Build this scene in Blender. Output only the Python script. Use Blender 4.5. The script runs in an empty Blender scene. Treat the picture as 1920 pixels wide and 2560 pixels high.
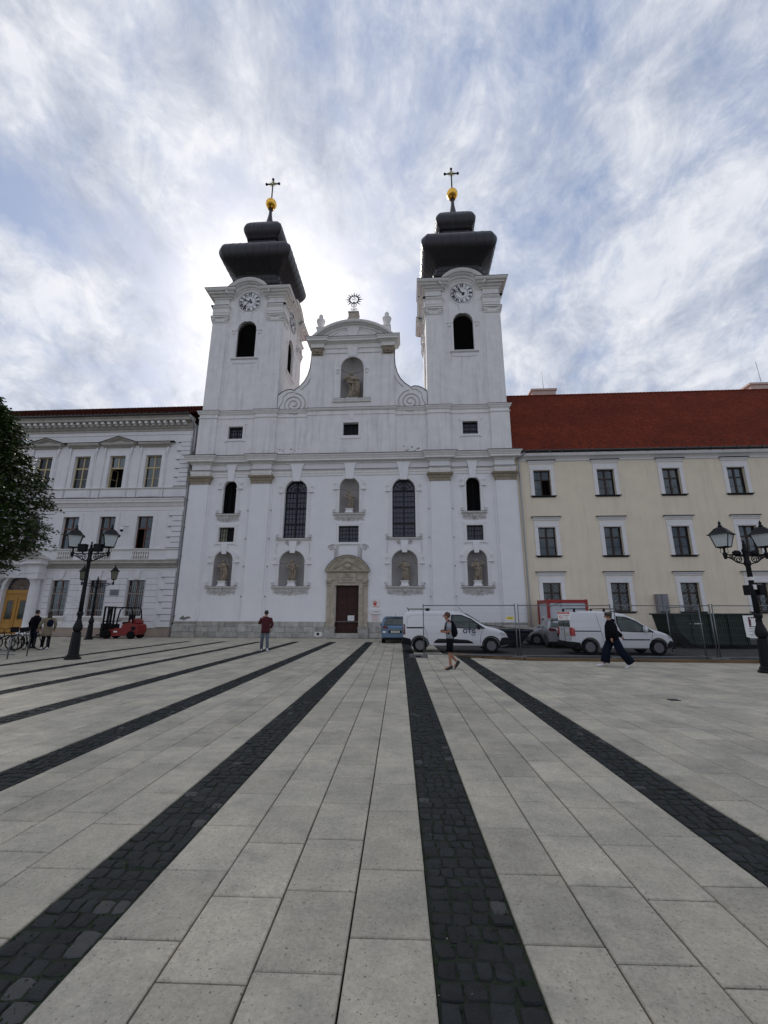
import bpy, bmesh, math, random
from mathutils import Vector, Matrix, noise
from mathutils.geometry import tessellate_polygon
random.seed(7)
R=math.radians; PI=math.pi; sin=math.sin; cos=math.cos
S=bpy.context.scene
C=S.collection
# ------------------------------------------------------------------ camera
cam_d=bpy.data.cameras.new('camera'); cam=bpy.data.objects.new('camera',cam_d); C.objects.link(cam)
cam_d.sensor_fit='HORIZONTAL'; cam_d.sensor_width=36.0; cam_d.lens=36*1052.286/1920; cam_d.clip_end=3000; cam_d.clip_start=.05
yaw,pitch,roll=-0.0599593,0.238472,0.00258569
f=Vector((sin(yaw)*cos(pitch),cos(yaw)*cos(pitch),sin(pitch))); r=Vector((cos(yaw),-sin(yaw),0)); u=r.cross(f)
r2=cos(roll)*r+sin(roll)*u; u2=-sin(roll)*r+cos(roll)*u
m=Matrix((r2,u2,-f)).transposed().to_4x4(); m.translation=Vector((4.5268,-30.9955,1.65))
cam.matrix_world=m; S.camera=cam
S.render.resolution_x=768; S.render.resolution_y=1024
# ------------------------------------------------------------------ sky, sun, exposure
SUN=Vector((-.266,.7524,.6026)).normalized()
sun_el=math.asin(SUN.z); sun_az=math.atan2(SUN.x,SUN.y)
W=bpy.data.worlds.new('World'); S.world=W; W.use_nodes=True
SKYOFF=(31.7,4.6)
def sky():
    nt=W.node_tree; N=nt.nodes; L=nt.links; N.clear()
    def n(t,**k):
        o=N.new(t)
        for a,b in k.items(): setattr(o,a,b)
        return o
    def mth(op,a,b=None,clamp=False):
        o=n('ShaderNodeMath',operation=op); o.use_clamp=clamp
        for i,v in enumerate((a,b)):
            if v is None: continue
            if isinstance(v,(int,float)): o.inputs[i].default_value=v
            else: L.new(v,o.inputs[i])
        return o.outputs[0]
    def ramp(fac,pts):
        o=n('ShaderNodeValToRGB'); cr=o.color_ramp
        while len(cr.elements)<len(pts): cr.elements.new(.5)
        for e,(p,c) in zip(cr.elements,pts): e.position=p; e.color=(*c,1) if isinstance(c,tuple) else (c,c,c,1)
        L.new(fac,o.inputs[0]); return o.outputs[0]
    def mix(fac,a,b,bt='MIX'):
        o=n('ShaderNodeMix',data_type='RGBA',blend_type=bt)
        for i,v in ((0,fac),(6,a),(7,b)):
            if isinstance(v,(int,float)): o.inputs[i].default_value=v
            elif isinstance(v,tuple): o.inputs[i].default_value=(*v,1)
            else: L.new(v,o.inputs[i])
        return o.outputs[2]
    tc=n('ShaderNodeTexCoord'); sep=n('ShaderNodeSeparateXYZ'); L.new(tc.outputs['Generated'],sep.inputs[0])
    z=mth('MAXIMUM',sep.outputs[2],.0); zz=mth('ADD',z,.62)
    cx=mth('DIVIDE',sep.outputs[0],zz); cy=mth('DIVIDE',sep.outputs[1],zz)
    comb=n('ShaderNodeCombineXYZ'); L.new(cx,comb.inputs[0]); L.new(cy,comb.inputs[1])
    def noi(scale,detail,rough,lac=2.1,dist=0,off=(0,0,0),st=(1,1,1),rot=0):
        mp=n('ShaderNodeMapping'); mp.inputs['Location'].default_value=off; mp.inputs['Scale'].default_value=st; mp.inputs['Rotation'].default_value=(0,0,rot)
        L.new(comb.outputs[0],mp.inputs[0])
        o=n('ShaderNodeTexNoise'); L.new(mp.outputs[0],o.inputs['Vector'])
        o.inputs['Scale'].default_value=scale; o.inputs['Detail'].default_value=detail; o.inputs['Roughness'].default_value=rough; o.inputs['Lacunarity'].default_value=lac; o.inputs['Distortion'].default_value=dist
        return o.outputs[0]
    big=noi(1.5,3,.5,off=(3.1+SKYOFF[0],1.7+SKYOFF[1],0),dist=.4)
    med=noi(4.0,10,.60,off=(SKYOFF[0],SKYOFF[1],0),dist=.5,st=(1,.85,1),rot=.12)
    fine=noi(12.5,9,.64,off=(1.2,4.4,0),st=(1,.8,1),dist=.5,rot=-.1)
    cov=mth('ADD',mth('ADD',mth('MULTIPLY',big,.34),mth('MULTIPLY',med,.48)),mth('MULTIPLY',fine,.26))
    low=mth('MULTIPLY',mth('SUBTRACT',1.0,mth('MINIMUM',mth('MULTIPLY',z,1.5),1.0)),.10)
    cov=mth('ADD',cov,low)
    dens=ramp(cov,[(.45,0.0),(.50,.35),(.56,.80),(.64,1.0)])
    ni=n('ShaderNodeTexSky',sky_type='NISHITA'); ni.sun_disc=False; ni.sun_elevation=sun_el; ni.sun_rotation=sun_az; ni.altitude=100; ni.air_density=1.0; ni.dust_density=1.2; ni.ozone_density=1.0
    blue=mix(.75,ni.outputs[0],(1.7,2.3,3.7))
    sh=mth('ADD',mth('MULTIPLY',noi(5.2,10,.60,off=(5.2+SKYOFF[0],SKYOFF[1]+.3,0),dist=.6,st=(1,.85,1)),.6),mth('MULTIPLY',noi(16,9,.66,off=(2.2,.3,0),dist=.5,st=(1,.8,1)),.4))
    shade=ramp(sh,[(.38,(2.6,2.95,3.75)),(.48,(4.1,4.35,4.95)),(.58,(5.9,6.0,6.3))])
    # glow of the veiled sun through the cloud layer
    vd=n('ShaderNodeVectorMath',operation='DOT_PRODUCT'); L.new(tc.outputs['Generated'],vd.inputs[0]); vd.inputs[1].default_value=SUN
    d=mth('MAXIMUM',vd.outputs['Value'],0.0)
    g1=mth('MULTIPLY',mth('POWER',d,9.0),.9); g2=mth('MULTIPLY',mth('POWER',d,70.0),4.5); g3=mth('MULTIPLY',mth('POWER',d,1200.0),12.0)
    glow=mth('ADD',mth('ADD',g1,g2),g3)
    gc=n('ShaderNodeVectorMath',operation='SCALE'); gc.inputs[0].default_value=(1.0,.92,.76); L.new(glow,gc.inputs['Scale'])
    skyc=mix(dens,blue,shade)
    add=mix(1.0,skyc,gc.outputs[0],'ADD')
    # ground half of the environment: dull paving bounce
    hz=ramp(mth('ADD',mth('MULTIPLY',sep.outputs[2],8.0),.5,True),[(.35,0.0),(.55,1.0)])
    fin=mix(hz,(1.3,1.3,1.3),add)
    bg=n('ShaderNodeBackground'); L.new(fin,bg.inputs[0]); bg.inputs[1].default_value=.1
    out=n('ShaderNodeOutputWorld'); L.new(bg.outputs[0],out.inputs[0])
sky()
sd=bpy.data.lights.new('sun','SUN'); sd.energy=2.2; sd.angle=R(12); sd.color=(1,.95,.88)
so=bpy.data.objects.new('sun',sd); C.objects.link(so); so.rotation_euler=SUN.to_track_quat('Z','Y').to_euler(); so.location=(0,0,60)
vs=S.view_settings; vs.view_transform='Standard'; vs.look='None'; vs.gamma=1; vs.use_curve_mapping=False; vs.exposure=0.55
# ------------------------------------------------------------------ materials
def mat(name,col,rough=.65,col2=None,scale=2.5,amt=.5,metal=0,bump=0,bscale=40,streak=0,streak_col=(.2,.2,.2),rnd=0,island=0,spec=.5,trans=0,coords='pos',detail=5,speck=0,speck_col=(.05,.05,.05),speck_scale=60,slo=.68,shi=.75,stretch=(1,1,1),smudge=0,smudge_col=(.12,.13,.12),grain=0):
    m=bpy.data.materials.new(name); m.use_nodes=True; nt=m.node_tree; N=nt.nodes; L=nt.links
    b=N['Principled BSDF']; b.inputs['Base Color'].default_value=(*col,1); b.inputs['Roughness'].default_value=rough; b.inputs['Metallic'].default_value=metal
    b.inputs['Specular IOR Level'].default_value=spec
    def vec():
        if coords=='pos': return N.new('ShaderNodeNewGeometry').outputs['Position']
        return N.new('ShaderNodeTexCoord').outputs['Object']
    def mapping(v,sc):
        mp=N.new('ShaderNodeMapping'); mp.inputs['Scale'].default_value=sc; L.new(v,mp.inputs[0]); return mp.outputs[0]
    def noi(v,s,d=5,rg=.6):
        o=N.new('ShaderNodeTexNoise'); L.new(v,o.inputs['Vector']); o.inputs['Scale'].default_value=s; o.inputs['Detail'].default_value=d; o.inputs['Roughness'].default_value=rg; return o.outputs[0]
    def rampf(f,a,c):
        o=N.new('ShaderNodeMapRange'); L.new(f,o.inputs[0]); o.inputs[1].default_value=a; o.inputs[2].default_value=c; return o.outputs[0]
    def mix(fac,a,c,bt='MIX'):
        o=N.new('ShaderNodeMix'); o.data_type='RGBA'; o.blend_type=bt
        for i,v in ((0,fac),(6,a),(7,c)):
            if isinstance(v,(int,float)): o.inputs[i].default_value=v
            elif isinstance(v,tuple): o.inputs[i].default_value=(*v,1)
            else: L.new(v,o.inputs[i])
        return o.outputs[2]
    v=vec(); cur=col
    if col2 is not None:
        fz=rampf(noi(mapping(v,stretch),scale,detail),.35,.65)
        mm=N.new('ShaderNodeMath'); mm.operation='MULTIPLY'; L.new(fz,mm.inputs[0]); mm.inputs[1].default_value=amt
        cur=mix(mm.outputs[0],cur,col2)
    if streak:
        fz=rampf(noi(mapping(v,(1.6,1.6,.13)),1.7,7,.7),.5,.78)
        mm=N.new('ShaderNodeMath'); mm.operation='MULTIPLY'; L.new(fz,mm.inputs[0]); mm.inputs[1].default_value=streak
        cur=mix(mm.outputs[0],cur,streak_col)
    if grain:
        a_=noi(v,38,6,.75); mr=N.new('ShaderNodeMapRange'); L.new(a_,mr.inputs[0]); mr.inputs[1].default_value=.3; mr.inputs[2].default_value=.7; mr.inputs[3].default_value=1-grain; mr.inputs[4].default_value=1+grain
        b_=noi(v,6,8,.7); mr2=N.new('ShaderNodeMapRange'); L.new(b_,mr2.inputs[0]); mr2.inputs[1].default_value=.3; mr2.inputs[2].default_value=.7; mr2.inputs[3].default_value=1-grain*.7; mr2.inputs[4].default_value=1+grain*.7
        mu=N.new('ShaderNodeMath'); mu.operation='MULTIPLY'; L.new(mr.outputs[0],mu.inputs[0]); L.new(mr2.outputs[0],mu.inputs[1])
        hs=N.new('ShaderNodeHueSaturation'); L.new(mu.outputs[0],hs.inputs['Value'])
        if isinstance(cur,tuple): hs.inputs['Color'].default_value=(*cur,1)
        else: L.new(cur,hs.inputs['Color'])
        cur=hs.outputs[0]
    if smudge:
        fz=rampf(noi(mapping(v,(1,1,1)),2.4,10,.72),.52,.74)
        mm=N.new('ShaderNodeMath'); mm.operation='MULTIPLY'; L.new(fz,mm.inputs[0]); mm.inputs[1].default_value=smudge
        cur=mix(mm.outputs[0],cur,smudge_col)
    if speck:
        fz=rampf(noi(v,speck_scale,3,.6),slo,shi)
        mm=N.new('ShaderNodeMath'); mm.operation='MULTIPLY'; L.new(fz,mm.inputs[0]); mm.inputs[1].default_value=speck
        cur=mix(mm.outputs[0],cur,speck_col)
    if rnd or island:
        src=N.new('ShaderNodeObjectInfo').outputs['Random'] if rnd else N.new('ShaderNodeNewGeometry').outputs['Random Per Island']
        mr=N.new('ShaderNodeMapRange'); L.new(src,mr.inputs[0]); k=rnd or island; mr.inputs[3].default_value=1-k; mr.inputs[4].default_value=1+k
        hs=N.new('ShaderNodeHueSaturation'); L.new(mr.outputs[0],hs.inputs['Value'])
        if isinstance(cur,tuple): hs.inputs['Color'].default_value=(*cur,1)
        else: L.new(cur,hs.inputs['Color'])
        cur=hs.outputs[0]
    if not isinstance(cur,tuple): L.new(cur,b.inputs['Base Color'])
    if bump:
        bp=N.new('ShaderNodeBump'); bp.inputs['Strength'].default_value=bump; bp.inputs['Distance'].default_value=.01
        L.new(noi(v,bscale,4,.6),bp.inputs['Height']); L.new(bp.outputs[0],b.inputs['Normal'])
    return m
def glass_mat(name,tint=(.8,.85,.9),rough=.03,refl=.35,alpha_col=(.55,.6,.62)):
    m=bpy.data.materials.new(name); m.use_nodes=True; nt=m.node_tree; N=nt.nodes; L=nt.links; N.clear()
    o=N.new('ShaderNodeOutputMaterial'); mx=N.new('ShaderNodeMixShader'); t=N.new('ShaderNodeBsdfTransparent'); g=N.new('ShaderNodeBsdfGlossy')
    t.inputs[0].default_value=(*alpha_col,1); g.inputs[0].default_value=(*tint,1); g.inputs['Roughness'].default_value=rough
    fr=N.new('ShaderNodeFresnel'); fr.inputs[0].default_value=1.5; ad=N.new('ShaderNodeMath'); ad.operation='MULTIPLY_ADD'; L.new(fr.outputs[0],ad.inputs[0]); ad.inputs[1].default_value=1.0; ad.inputs[2].default_value=refl*.3
    ad.use_clamp=True; L.new(ad.outputs[0],mx.inputs[0]); L.new(t.outputs[0],mx.inputs[1]); L.new(g.outputs[0],mx.inputs[2]); L.new(mx.outputs[0],o.inputs[0])
    return m
white=mat('white_plaster',(.82,.81,.82),.85,(.74,.735,.75),1.1,.55,bump=.25,bscale=30,streak=.10,streak_col=(.5,.5,.52))
white2=mat('white_stucco_trim',(.80,.785,.765),.8,(.66,.64,.61),2.5,.6,bump=.2,bscale=35,streak=.28,streak_col=(.45,.44,.42))
tower_w=mat('weathered_white_plaster',(.82,.80,.785),.85,(.68,.665,.655),1.3,.6,bump=.25,bscale=30,streak=.6,streak_col=(.40,.39,.40))
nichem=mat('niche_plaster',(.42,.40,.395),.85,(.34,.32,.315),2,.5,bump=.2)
brownstone=mat('brown_capital_stone',(.34,.28,.21),.8,(.22,.18,.13),5,.7,bump=.4,streak=.4,streak_col=(.15,.12,.09))
portalst=mat('portal_limestone',(.50,.44,.36),.8,(.34,.29,.22),3.5,.8,bump=.5,bscale=25,streak=.5,streak_col=(.27,.23,.18))
statuem=mat('statue_sandstone',(.36,.295,.22),.85,(.17,.135,.10),5,.8,bump=.6,bscale=20)
basest=mat('base_limestone',(.46,.44,.41),.8,(.30,.285,.255),2.6,.9,bump=.5,bscale=22,island=0,rnd=.18,speck=.5,speck_scale=30,speck_col=(.22,.2,.17))
copper=mat('dark_patinated_copper',(.032,.028,.033),.42,(.035,.032,.04),1.5,.7,metal=.3,bump=.15,bscale=8,streak=.5,streak_col=(.06,.075,.07))
flash=mat('metal_flashing',(.035,.036,.038),.8,spec=.2)
gold=mat('gilded_metal',(.95,.56,.10),.25,(.8,.4,.05),6,.4,metal=1)
goldpale=mat('gilded_rays',(.75,.66,.36),.4,metal=.8)
ironm=mat('dark_wrought_iron',(.008,.009,.011),.5,metal=.1,spec=.22)
darkwin=mat('dark_steel_window_bar',(.008,.009,.015),.5,spec=.3)
louver=mat('dark_louvre_slat',(.007,.0065,.007),.8,spec=.2)
dark=mat('dark_interior',(.012,.012,.014),.9)
churchglass=mat('leaded_glass',(.05,.052,.085),.2,(.03,.038,.06),1.7,.8,spec=.5)
lglass=glass_mat('window_glass',refl=.12,tint=(.6,.65,.7)); 
blueglass=glass_mat('balustrade_glass',alpha_col=(.72,.86,.86),refl=.3)
doorm=mat('dark_brown_oak',(.048,.012,.007),.7,(.02,.006,.004),3,.7,stretch=(6,6,.6),bump=.2)
cream=mat('cream_plaster',(.80,.70,.55),.88,(.72,.62,.49),.8,.6,bump=.3,bscale=25,streak=.3,streak_col=(.42,.37,.29))
trimw=mat('white_window_trim',(.78,.765,.76),.8,(.68,.66,.66),2,.5,bump=.15)
lwall=mat('pale_white_plaster',(.78,.765,.77),.85,(.68,.67,.68),1.2,.6,bump=.25,bscale=30,streak=.25,streak_col=(.42,.42,.44))
cornst=mat('grey_beige_cornice',(.50,.47,.43),.8,(.36,.33,.30),2.2,.7,bump=.3,streak=.3)
pinkbase=mat('beige_plinth_render',(.40,.32,.26),.85,(.30,.24,.2),1.5,.7,bump=.3)
tile_r=mat('red_roof_tile',(.19,.036,.017),.9,(.12,.022,.012),.35,.7,island=.2,bump=.2,spec=.12)
tile_l=mat('brown_red_roof_tile',(.085,.022,.014),.8,(.05,.017,.011),1.2,.6,island=.2,bump=.2,spec=.12)
brownwood=mat('brown_window_wood',(.030,.013,.009),.6,(.02,.009,.007),4,.6)
redwood=mat('reddish_window_wood',(.12,.045,.025),.5,(.08,.03,.018),4,.6)
creamwood=mat('cream_yellow_window_wood',(.52,.42,.24),.55,(.44,.35,.2),4,.5)
curtain=mat('curtain_cloth',(.42,.42,.44),.9,(.30,.30,.33),2.0,.7,stretch=(7,7,.4))
curtainw=mat('warm_curtain_cloth',(.30,.22,.15),.9,(.12,.075,.045),2.0,.8,stretch=(7,7,.3))
zinc=mat('zinc_pipe',(.32,.33,.34),.4,metal=.7)
zincd=mat('dark_gutter_metal',(.06,.062,.062),.5,metal=.5)
slabm=mat('pale_concrete_slab',(.53,.475,.365),.75,(.38,.35,.285),1.3,1.0,bump=.9,bscale=110,detail=12,grain=.22,smudge=.7,smudge_col=(.23,.215,.18),rnd=.13,speck=.85,speck_scale=48,slo=.60,shi=.70,speck_col=(.11,.10,.08))
slabs_m=mat('pale_concrete_slabs',(.53,.475,.365),.75,(.38,.35,.285),1.3,1.0,bump=.9,bscale=110,detail=12,grain=.22,smudge=.7,smudge_col=(.23,.215,.18),island=.12,speck=.85,speck_scale=48,slo=.60,shi=.70,speck_col=(.11,.10,.08))
cobm_=0
cobm=mat('black_basalt_cobble',(.019,.0225,.0235),.7,(.008,.009,.009),9,.8,bump=.7,bscale=70,spec=.3,rnd=.3)
cobs_m=mat('black_basalt_cobbles',(.019,.0225,.0235),.7,(.008,.009,.009),9,.8,bump=.7,bscale=70,spec=.3,island=.3)
cobg=mat('grey_worn_cobble',(.045,.047,.046),.65,(.03,.031,.03),12,.7,bump=.7,bscale=60)
jointm=mat('mossy_joint_sand',(.005,.006,.004),.95,(.005,.010,.003),7,.8,bump=.8,bscale=60)
jointg=mat('green_mossy_joint',(.006,.011,.004),.95,(.010,.022,.005),5,.9,bump=.8,bscale=60)
asphalt=mat('dark_worn_asphalt',(.034,.032,.030),.9,(.02,.019,.018),1.3,.8,bump=.6,bscale=60)
earth=mat('far_ground',(.12,.12,.11),.9)
grille=mat('cream_iron_grille',(.42,.39,.33),.6)
barm=mat('pale_window_bar',(.40,.38,.35),.6)
joint_shade=mat('painted_joint_shade',(.20,.20,.205),.95)  # groove shade painted as a dark colour, so masonry joints read
timber=mat('weathered_timber',(.19,.12,.06),.9,(.06,.042,.025),2.2,.8,stretch=(.4,4,4),bump=.4)
ocher=mat('ochre_painted_wood',(.46,.24,.045),.5,(.36,.17,.03),3,.6,stretch=(4,4,.6))
vanw=mat('white_vehicle_paint',(.66,.66,.68),.28,(.58,.58,.60),1.5,.4,spec=.6)
blackp=mat('black_plastic',(.010,.010,.012),.6,spec=.15)
rubber=mat('tyre_rubber',(.009,.009,.010),.85,bump=.3,spec=.1)
rimm=mat('steel_wheel_rim',(.13,.13,.14),.45,metal=.3)
cargls=mat('dark_car_glass',(.012,.020,.020),.05,(.05,.085,.08),3.5,.7,spec=.55)
redlamp=mat('red_tail_lamp',(.42,.02,.02),.2,spec=.8)
redlampd=mat('dark_red_tail_lamp',(.12,.015,.02),.2,spec=.8)
hlamp=mat('headlamp_lens',(.5,.52,.55),.1,spec=.9)
bluep=mat('metallic_blue_paint',(.12,.19,.29),.28,metal=.45,spec=.6)
silverp=mat('silver_grey_paint',(.30,.30,.31),.3,metal=.5)
greyp=mat('dark_grey_paint',(.10,.10,.11),.3,metal=.4)
platem=mat('number_plate',(.62,.60,.50),.4)
navy=mat('navy_lettering',(.012,.016,.10),.4)
blackink=mat('black_print',(.015,.015,.02),.6)
redink=mat('red_print',(.55,.08,.05),.6)
darkred=mat('maroon_print',(.10,.008,.02),.6)
paper=mat('white_paper',(.80,.80,.80),.7)
yellow=mat('yellow_sign',(.75,.62,.05),.5)
galv=mat('galvanised_steel',(.20,.21,.22),.4,(.12,.13,.14),4,.6,metal=.7)
concf=mat('grey_concrete_foot',(.14,.14,.14),.85,(.09,.09,.09),6,.6,bump=.4)
greenp=mat('dark_green_steel',(.004,.018,.010),.7,(.004,.014,.009),2,.7,bump=.2)
skipb=mat('dark_blue_skip_steel',(.006,.010,.022),.6,(.01,.015,.03),2,.6)
redst=mat('red_painted_steel',(.34,.025,.02),.45,(.24,.02,.015),3,.5)
cabw=mat('white_cabin_panel',(.55,.56,.60),.5,(.46,.47,.5),1.5,.5)
greytot=mat('grey_cabinet_panel',(.22,.22,.24),.5,(.16,.16,.18),2,.6)
redfk=mat('forklift_red',(.22,.008,.007),.35,(.16,.007,.006),3,.4)
skin=mat('skin',(.42,.22,.15),.6)
skint=mat('tanned_skin',(.34,.15,.09),.6)
hairk=mat('black_hair',(.015,.012,.011),.6); hairr=mat('short_reddish_hair',(.085,.035,.025),.8); hairb=mat('dark_brown_hair',(.028,.016,.011),.6)
clred=mat('maroon_shirt_cloth',(.075,.008,.014),.9,(.04,.005,.01),6,.6,coords='obj')
clgrey=mat('grey_tee_cloth',(.28,.29,.33),.9,(.22,.23,.26),8,.5,coords='obj')
clblack=mat('black_cloth',(.007,.007,.010),.95,spec=.08); clnavy=mat('navy_denim',(.009,.013,.026),.95,(.006,.009,.016),7,.6,coords='obj',spec=.08)
cljean=mat('faded_grey_blue_denim',(.12,.145,.18),.9,(.07,.09,.12),6,.6,coords='obj')
clbeige=mat('beige_coat_cloth',(.22,.185,.13),.9,(.16,.13,.09),6,.5,coords='obj')
shoew=mat('white_shoe',(.62,.62,.64),.6); shoeb=mat('black_shoe',(.015,.015,.017),.6)
leafm=mat('lime_tree_leaf',(.034,.072,.014),.5,(.055,.09,.018),1.3,.6,island=.45)
barkm=mat('tree_bark',(.06,.05,.04),.9,(.035,.03,.025),6,.7,bump=.8)
frost=mat('frosted_lantern_glass',(.50,.54,.55),.25,(.40,.43,.45),3,.5,spec=.7)
frostd=mat('amber_dusty_lantern_glass',(.16,.15,.10),.3,(.11,.10,.07),3,.5,spec=.7)
redbike=mat('red_bicycle_paint',(.32,.03,.02),.35); 
dirtp=mat('peeled_plaster_patch',(.22,.21,.20),.9,(.12,.12,.12),9,.7)
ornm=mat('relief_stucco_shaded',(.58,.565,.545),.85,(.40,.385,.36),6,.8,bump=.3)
chimm=mat('pink_render_chimney',(.60,.45,.40),.85,(.5,.38,.33),2,.5)
# ------------------------------------------------------------------ mesh helpers
def wm(o):
    b=Matrix.LocRotScale(o.location,o.rotation_euler,o.scale)
    return wm(o.parent)@o.matrix_parent_inverse@b if o.parent else b
def link(name,me,parent=None,world=True,loc=None,rot=None):
    o=bpy.data.objects.new(name,me); C.objects.link(o)
    if loc is not None: o.location=loc
    if rot is not None: o.rotation_euler=rot
    if parent is not None:
        o.parent=parent
        if world: o.matrix_parent_inverse=wm(parent).inverted()
    return o
def tag(o,label=None,cat=None,group=None,kind=None):
    if label: o['label']=label
    if cat: o['category']=cat
    if group: o['group']=group
    if kind: o['kind']=kind
    return o
def empty(name,loc,label=None,cat=None,group=None,kind=None,rot=0):
    o=bpy.data.objects.new(name,None); C.objects.link(o); o.location=loc; o.rotation_euler=(0,0,rot); o.empty_display_size=.2
    return tag(o,label,cat,group,kind)
def copy_tree(o,parent=None):
    c=o.copy(); C.objects.link(c)
    if parent is not None: c.parent=parent
    for ch in list(o.children): copy_tree(ch,c)
    return c
class MB:
    def __init__(s): s.v=[]; s.f=[]; s.sm=[]
    def add(s,vs,fs,smooth=False):
        o=len(s.v); s.v+= [tuple(p) for p in vs]; s.f+=[tuple(i+o for i in q) for q in fs]; s.sm+=[smooth]*len(fs); return s
    def box(s,x0,x1,y0,y1,z0,z1):
        v=[(x,y,z) for z in (z0,z1) for y in (y0,y1) for x in (x0,x1)]
        return s.add(v,[(0,2,3,1),(4,5,7,6),(0,1,5,4),(2,6,7,3),(0,4,6,2),(1,3,7,5)])
    def boxm(s,M,sx,sy,sz):
        v=[M@Vector((x*sx/2,y*sy/2,z*sz/2)) for z in (-1,1) for y in (-1,1) for x in (-1,1)]
        return s.add(v,[(0,2,3,1),(4,5,7,6),(0,1,5,4),(2,6,7,3),(0,4,6,2),(1,3,7,5)])
    def prism(s,poly,a0,a1,ax='y',smooth=False):
        # poly in the two other axes; ax='y': (x,z); 'x': (y,z); 'z': (x,y)
        def P(p,a): return (p[0],a,p[1]) if ax=='y' else ((a,p[0],p[1]) if ax=='x' else (p[0],p[1],a))
        n=len(poly); v=[P(p,a0) for p in poly]+[P(p,a1) for p in poly]
        s.add(v,[(i,(i+1)%n,n+(i+1)%n,n+i) for i in range(n)],smooth)
        tr=tessellate_polygon([[Vector((p[0],p[1],0)) for p in poly]])
        s.add(v,[tuple(t) for t in tr]+[tuple(i+n for i in t) for t in tr]); return s
    def plate(s,outline,holes,y0,y1,rev=None):
        # front plate in the xz-plane with holes, front at y0, outer thickness to y1, hole reveals go back to rev
        loops=[outline]+holes
        flat=[p for l in loops for p in l]
        tr=tessellate_polygon([[Vector((p[0],p[1],0)) for p in l] for l in loops])
        s.add([(p[0],y0,p[1]) for p in flat],[tuple(t) for t in tr])
        n=len(outline); v=[(p[0],y0,p[1]) for p in outline]+[(p[0],y1,p[1]) for p in outline]
        s.add(v,[(i,(i+1)%n,n+(i+1)%n,n+i) for i in range(n)])
        for h in holes:
            n=len(h); rv=y1 if rev is None else rev; v=[(p[0],y0,p[1]) for p in h]+[(p[0],rv,p[1]) for p in h]
            s.add(v,[(i,(i+1)%n,n+(i+1)%n,n+i) for i in range(n)])
        return s
    def tube(s,path,r,n=8,closed=False,caps=True,smooth=True):
        P=[Vector(p) for p in path]; m=len(P); rr=r if isinstance(r,(list,tuple)) else [r]*m
        up=None; rings=[]
        for i in range(m):
            if closed: t=(P[(i+1)%m]-P[i-1])
            else: t=(P[min(i+1,m-1)]-P[max(i-1,0)])
            t.normalize()
            if up is None: up=Vector((0,0,1)) if abs(t.z)<.9 else Vector((1,0,0))
            a=t.cross(up)
            if a.length<1e-4: a=t.cross(Vector((1,0,0)))
            a.normalize(); b=a.cross(t).normalized(); up=b
            rings.append([P[i]+rr[i]*(cos(2*PI*k/n)*a+sin(2*PI*k/n)*b) for k in range(n)])
        v=[q for rg in rings for q in rg]; f=[]
        for i in range(m if closed else m-1):
            j=(i+1)%m
            for k in range(n): f.append((i*n+k,i*n+(k+1)%n,j*n+(k+1)%n,j*n+k))
        s.add(v,f,smooth)
        if caps and not closed: s.add(rings[0],[tuple(range(n))]); s.add(rings[-1],[tuple(range(n))])
        return s
    def lathe(s,prof,c=(0,0),n=16,smooth=True,sy=1.0,caps=True):
        # prof: (r,z)
        v=[]; f=[]
        for rr,z in prof:
            for k in range(n): v.append((c[0]+rr*cos(2*PI*k/n),c[1]+rr*sy*sin(2*PI*k/n),z))
        m=len(prof)
        for i in range(m-1):
            for k in range(n): f.append((i*n+k,i*n+(k+1)%n,(i+1)*n+(k+1)%n,(i+1)*n+k))
        s.add(v,f,smooth)
        if caps and prof[0][0]>1e-3: s.add(v[:n],[tuple(range(n))])
        if caps and prof[-1][0]>1e-3: s.add(v[-n:],[tuple(range(n))])
        return s
    def sphere(s,c,r,n=12,m=8,sx=1,sy=1,sz=1):
        v=[];f=[]
        for i in range(m+1):
            t=PI*i/m
            for k in range(n): v.append((c[0]+r*sx*sin(t)*cos(2*PI*k/n),c[1]+r*sy*sin(t)*sin(2*PI*k/n),c[2]+r*sz*cos(t)))
        for i in range(m):
            for k in range(n): f.append((i*n+k,(i+1)*n+k,(i+1)*n+(k+1)%n,i*n+(k+1)%n))
        return s.add(v,f,True)
    def loft(s,rings,smooth=True,caps=True,closed=True):
        n=len(rings[0]); v=[q for rg in rings for q in rg]; f=[]
        for i in range(len(rings)-1):
            for k in range(n if closed else n-1): f.append((i*n+k,i*n+(k+1)%n,(i+1)*n+(k+1)%n,(i+1)*n+k))
        s.add(v,f,smooth)
        if caps: s.add(rings[0],[tuple(range(n))]); s.add(rings[-1],[tuple(range(n))])
        return s
    def sweep(s,path,prof,closed=False,smooth=False):
        # plan moulding: outward is to the right of travel; prof (d,z)
        P=[Vector((p[0],p[1])) for p in path]; m=len(P); v=[]; n=len(prof)
        for i in range(m):
            a=(P[i]-P[i-1]).normalized() if (i>0 or closed) else None
            b=(P[(i+1)%m]-P[i]).normalized() if (i<m-1 or closed) else None
            na=Vector((a.y,-a.x)) if a else None; nb=Vector((b.y,-b.x)) if b else None
            if na and nb: k=(na+nb); k=k/max(.2,(1+na.dot(nb)))
            else: k=na or nb
            for d,z in prof: v.append((P[i].x+k.x*d,P[i].y+k.y*d,z))
        f=[]
        for i in range(m if closed else m-1):
            j=(i+1)%m
            for q in range(n-1): f.append((i*n+q,j*n+q,j*n+q+1,i*n+q+1))
        s.add(v,f,smooth)
        if not closed:
            s.add(v[:n],[tuple(range(n))]); s.add(v[-n:],[tuple(range(n))])
        return s
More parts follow.
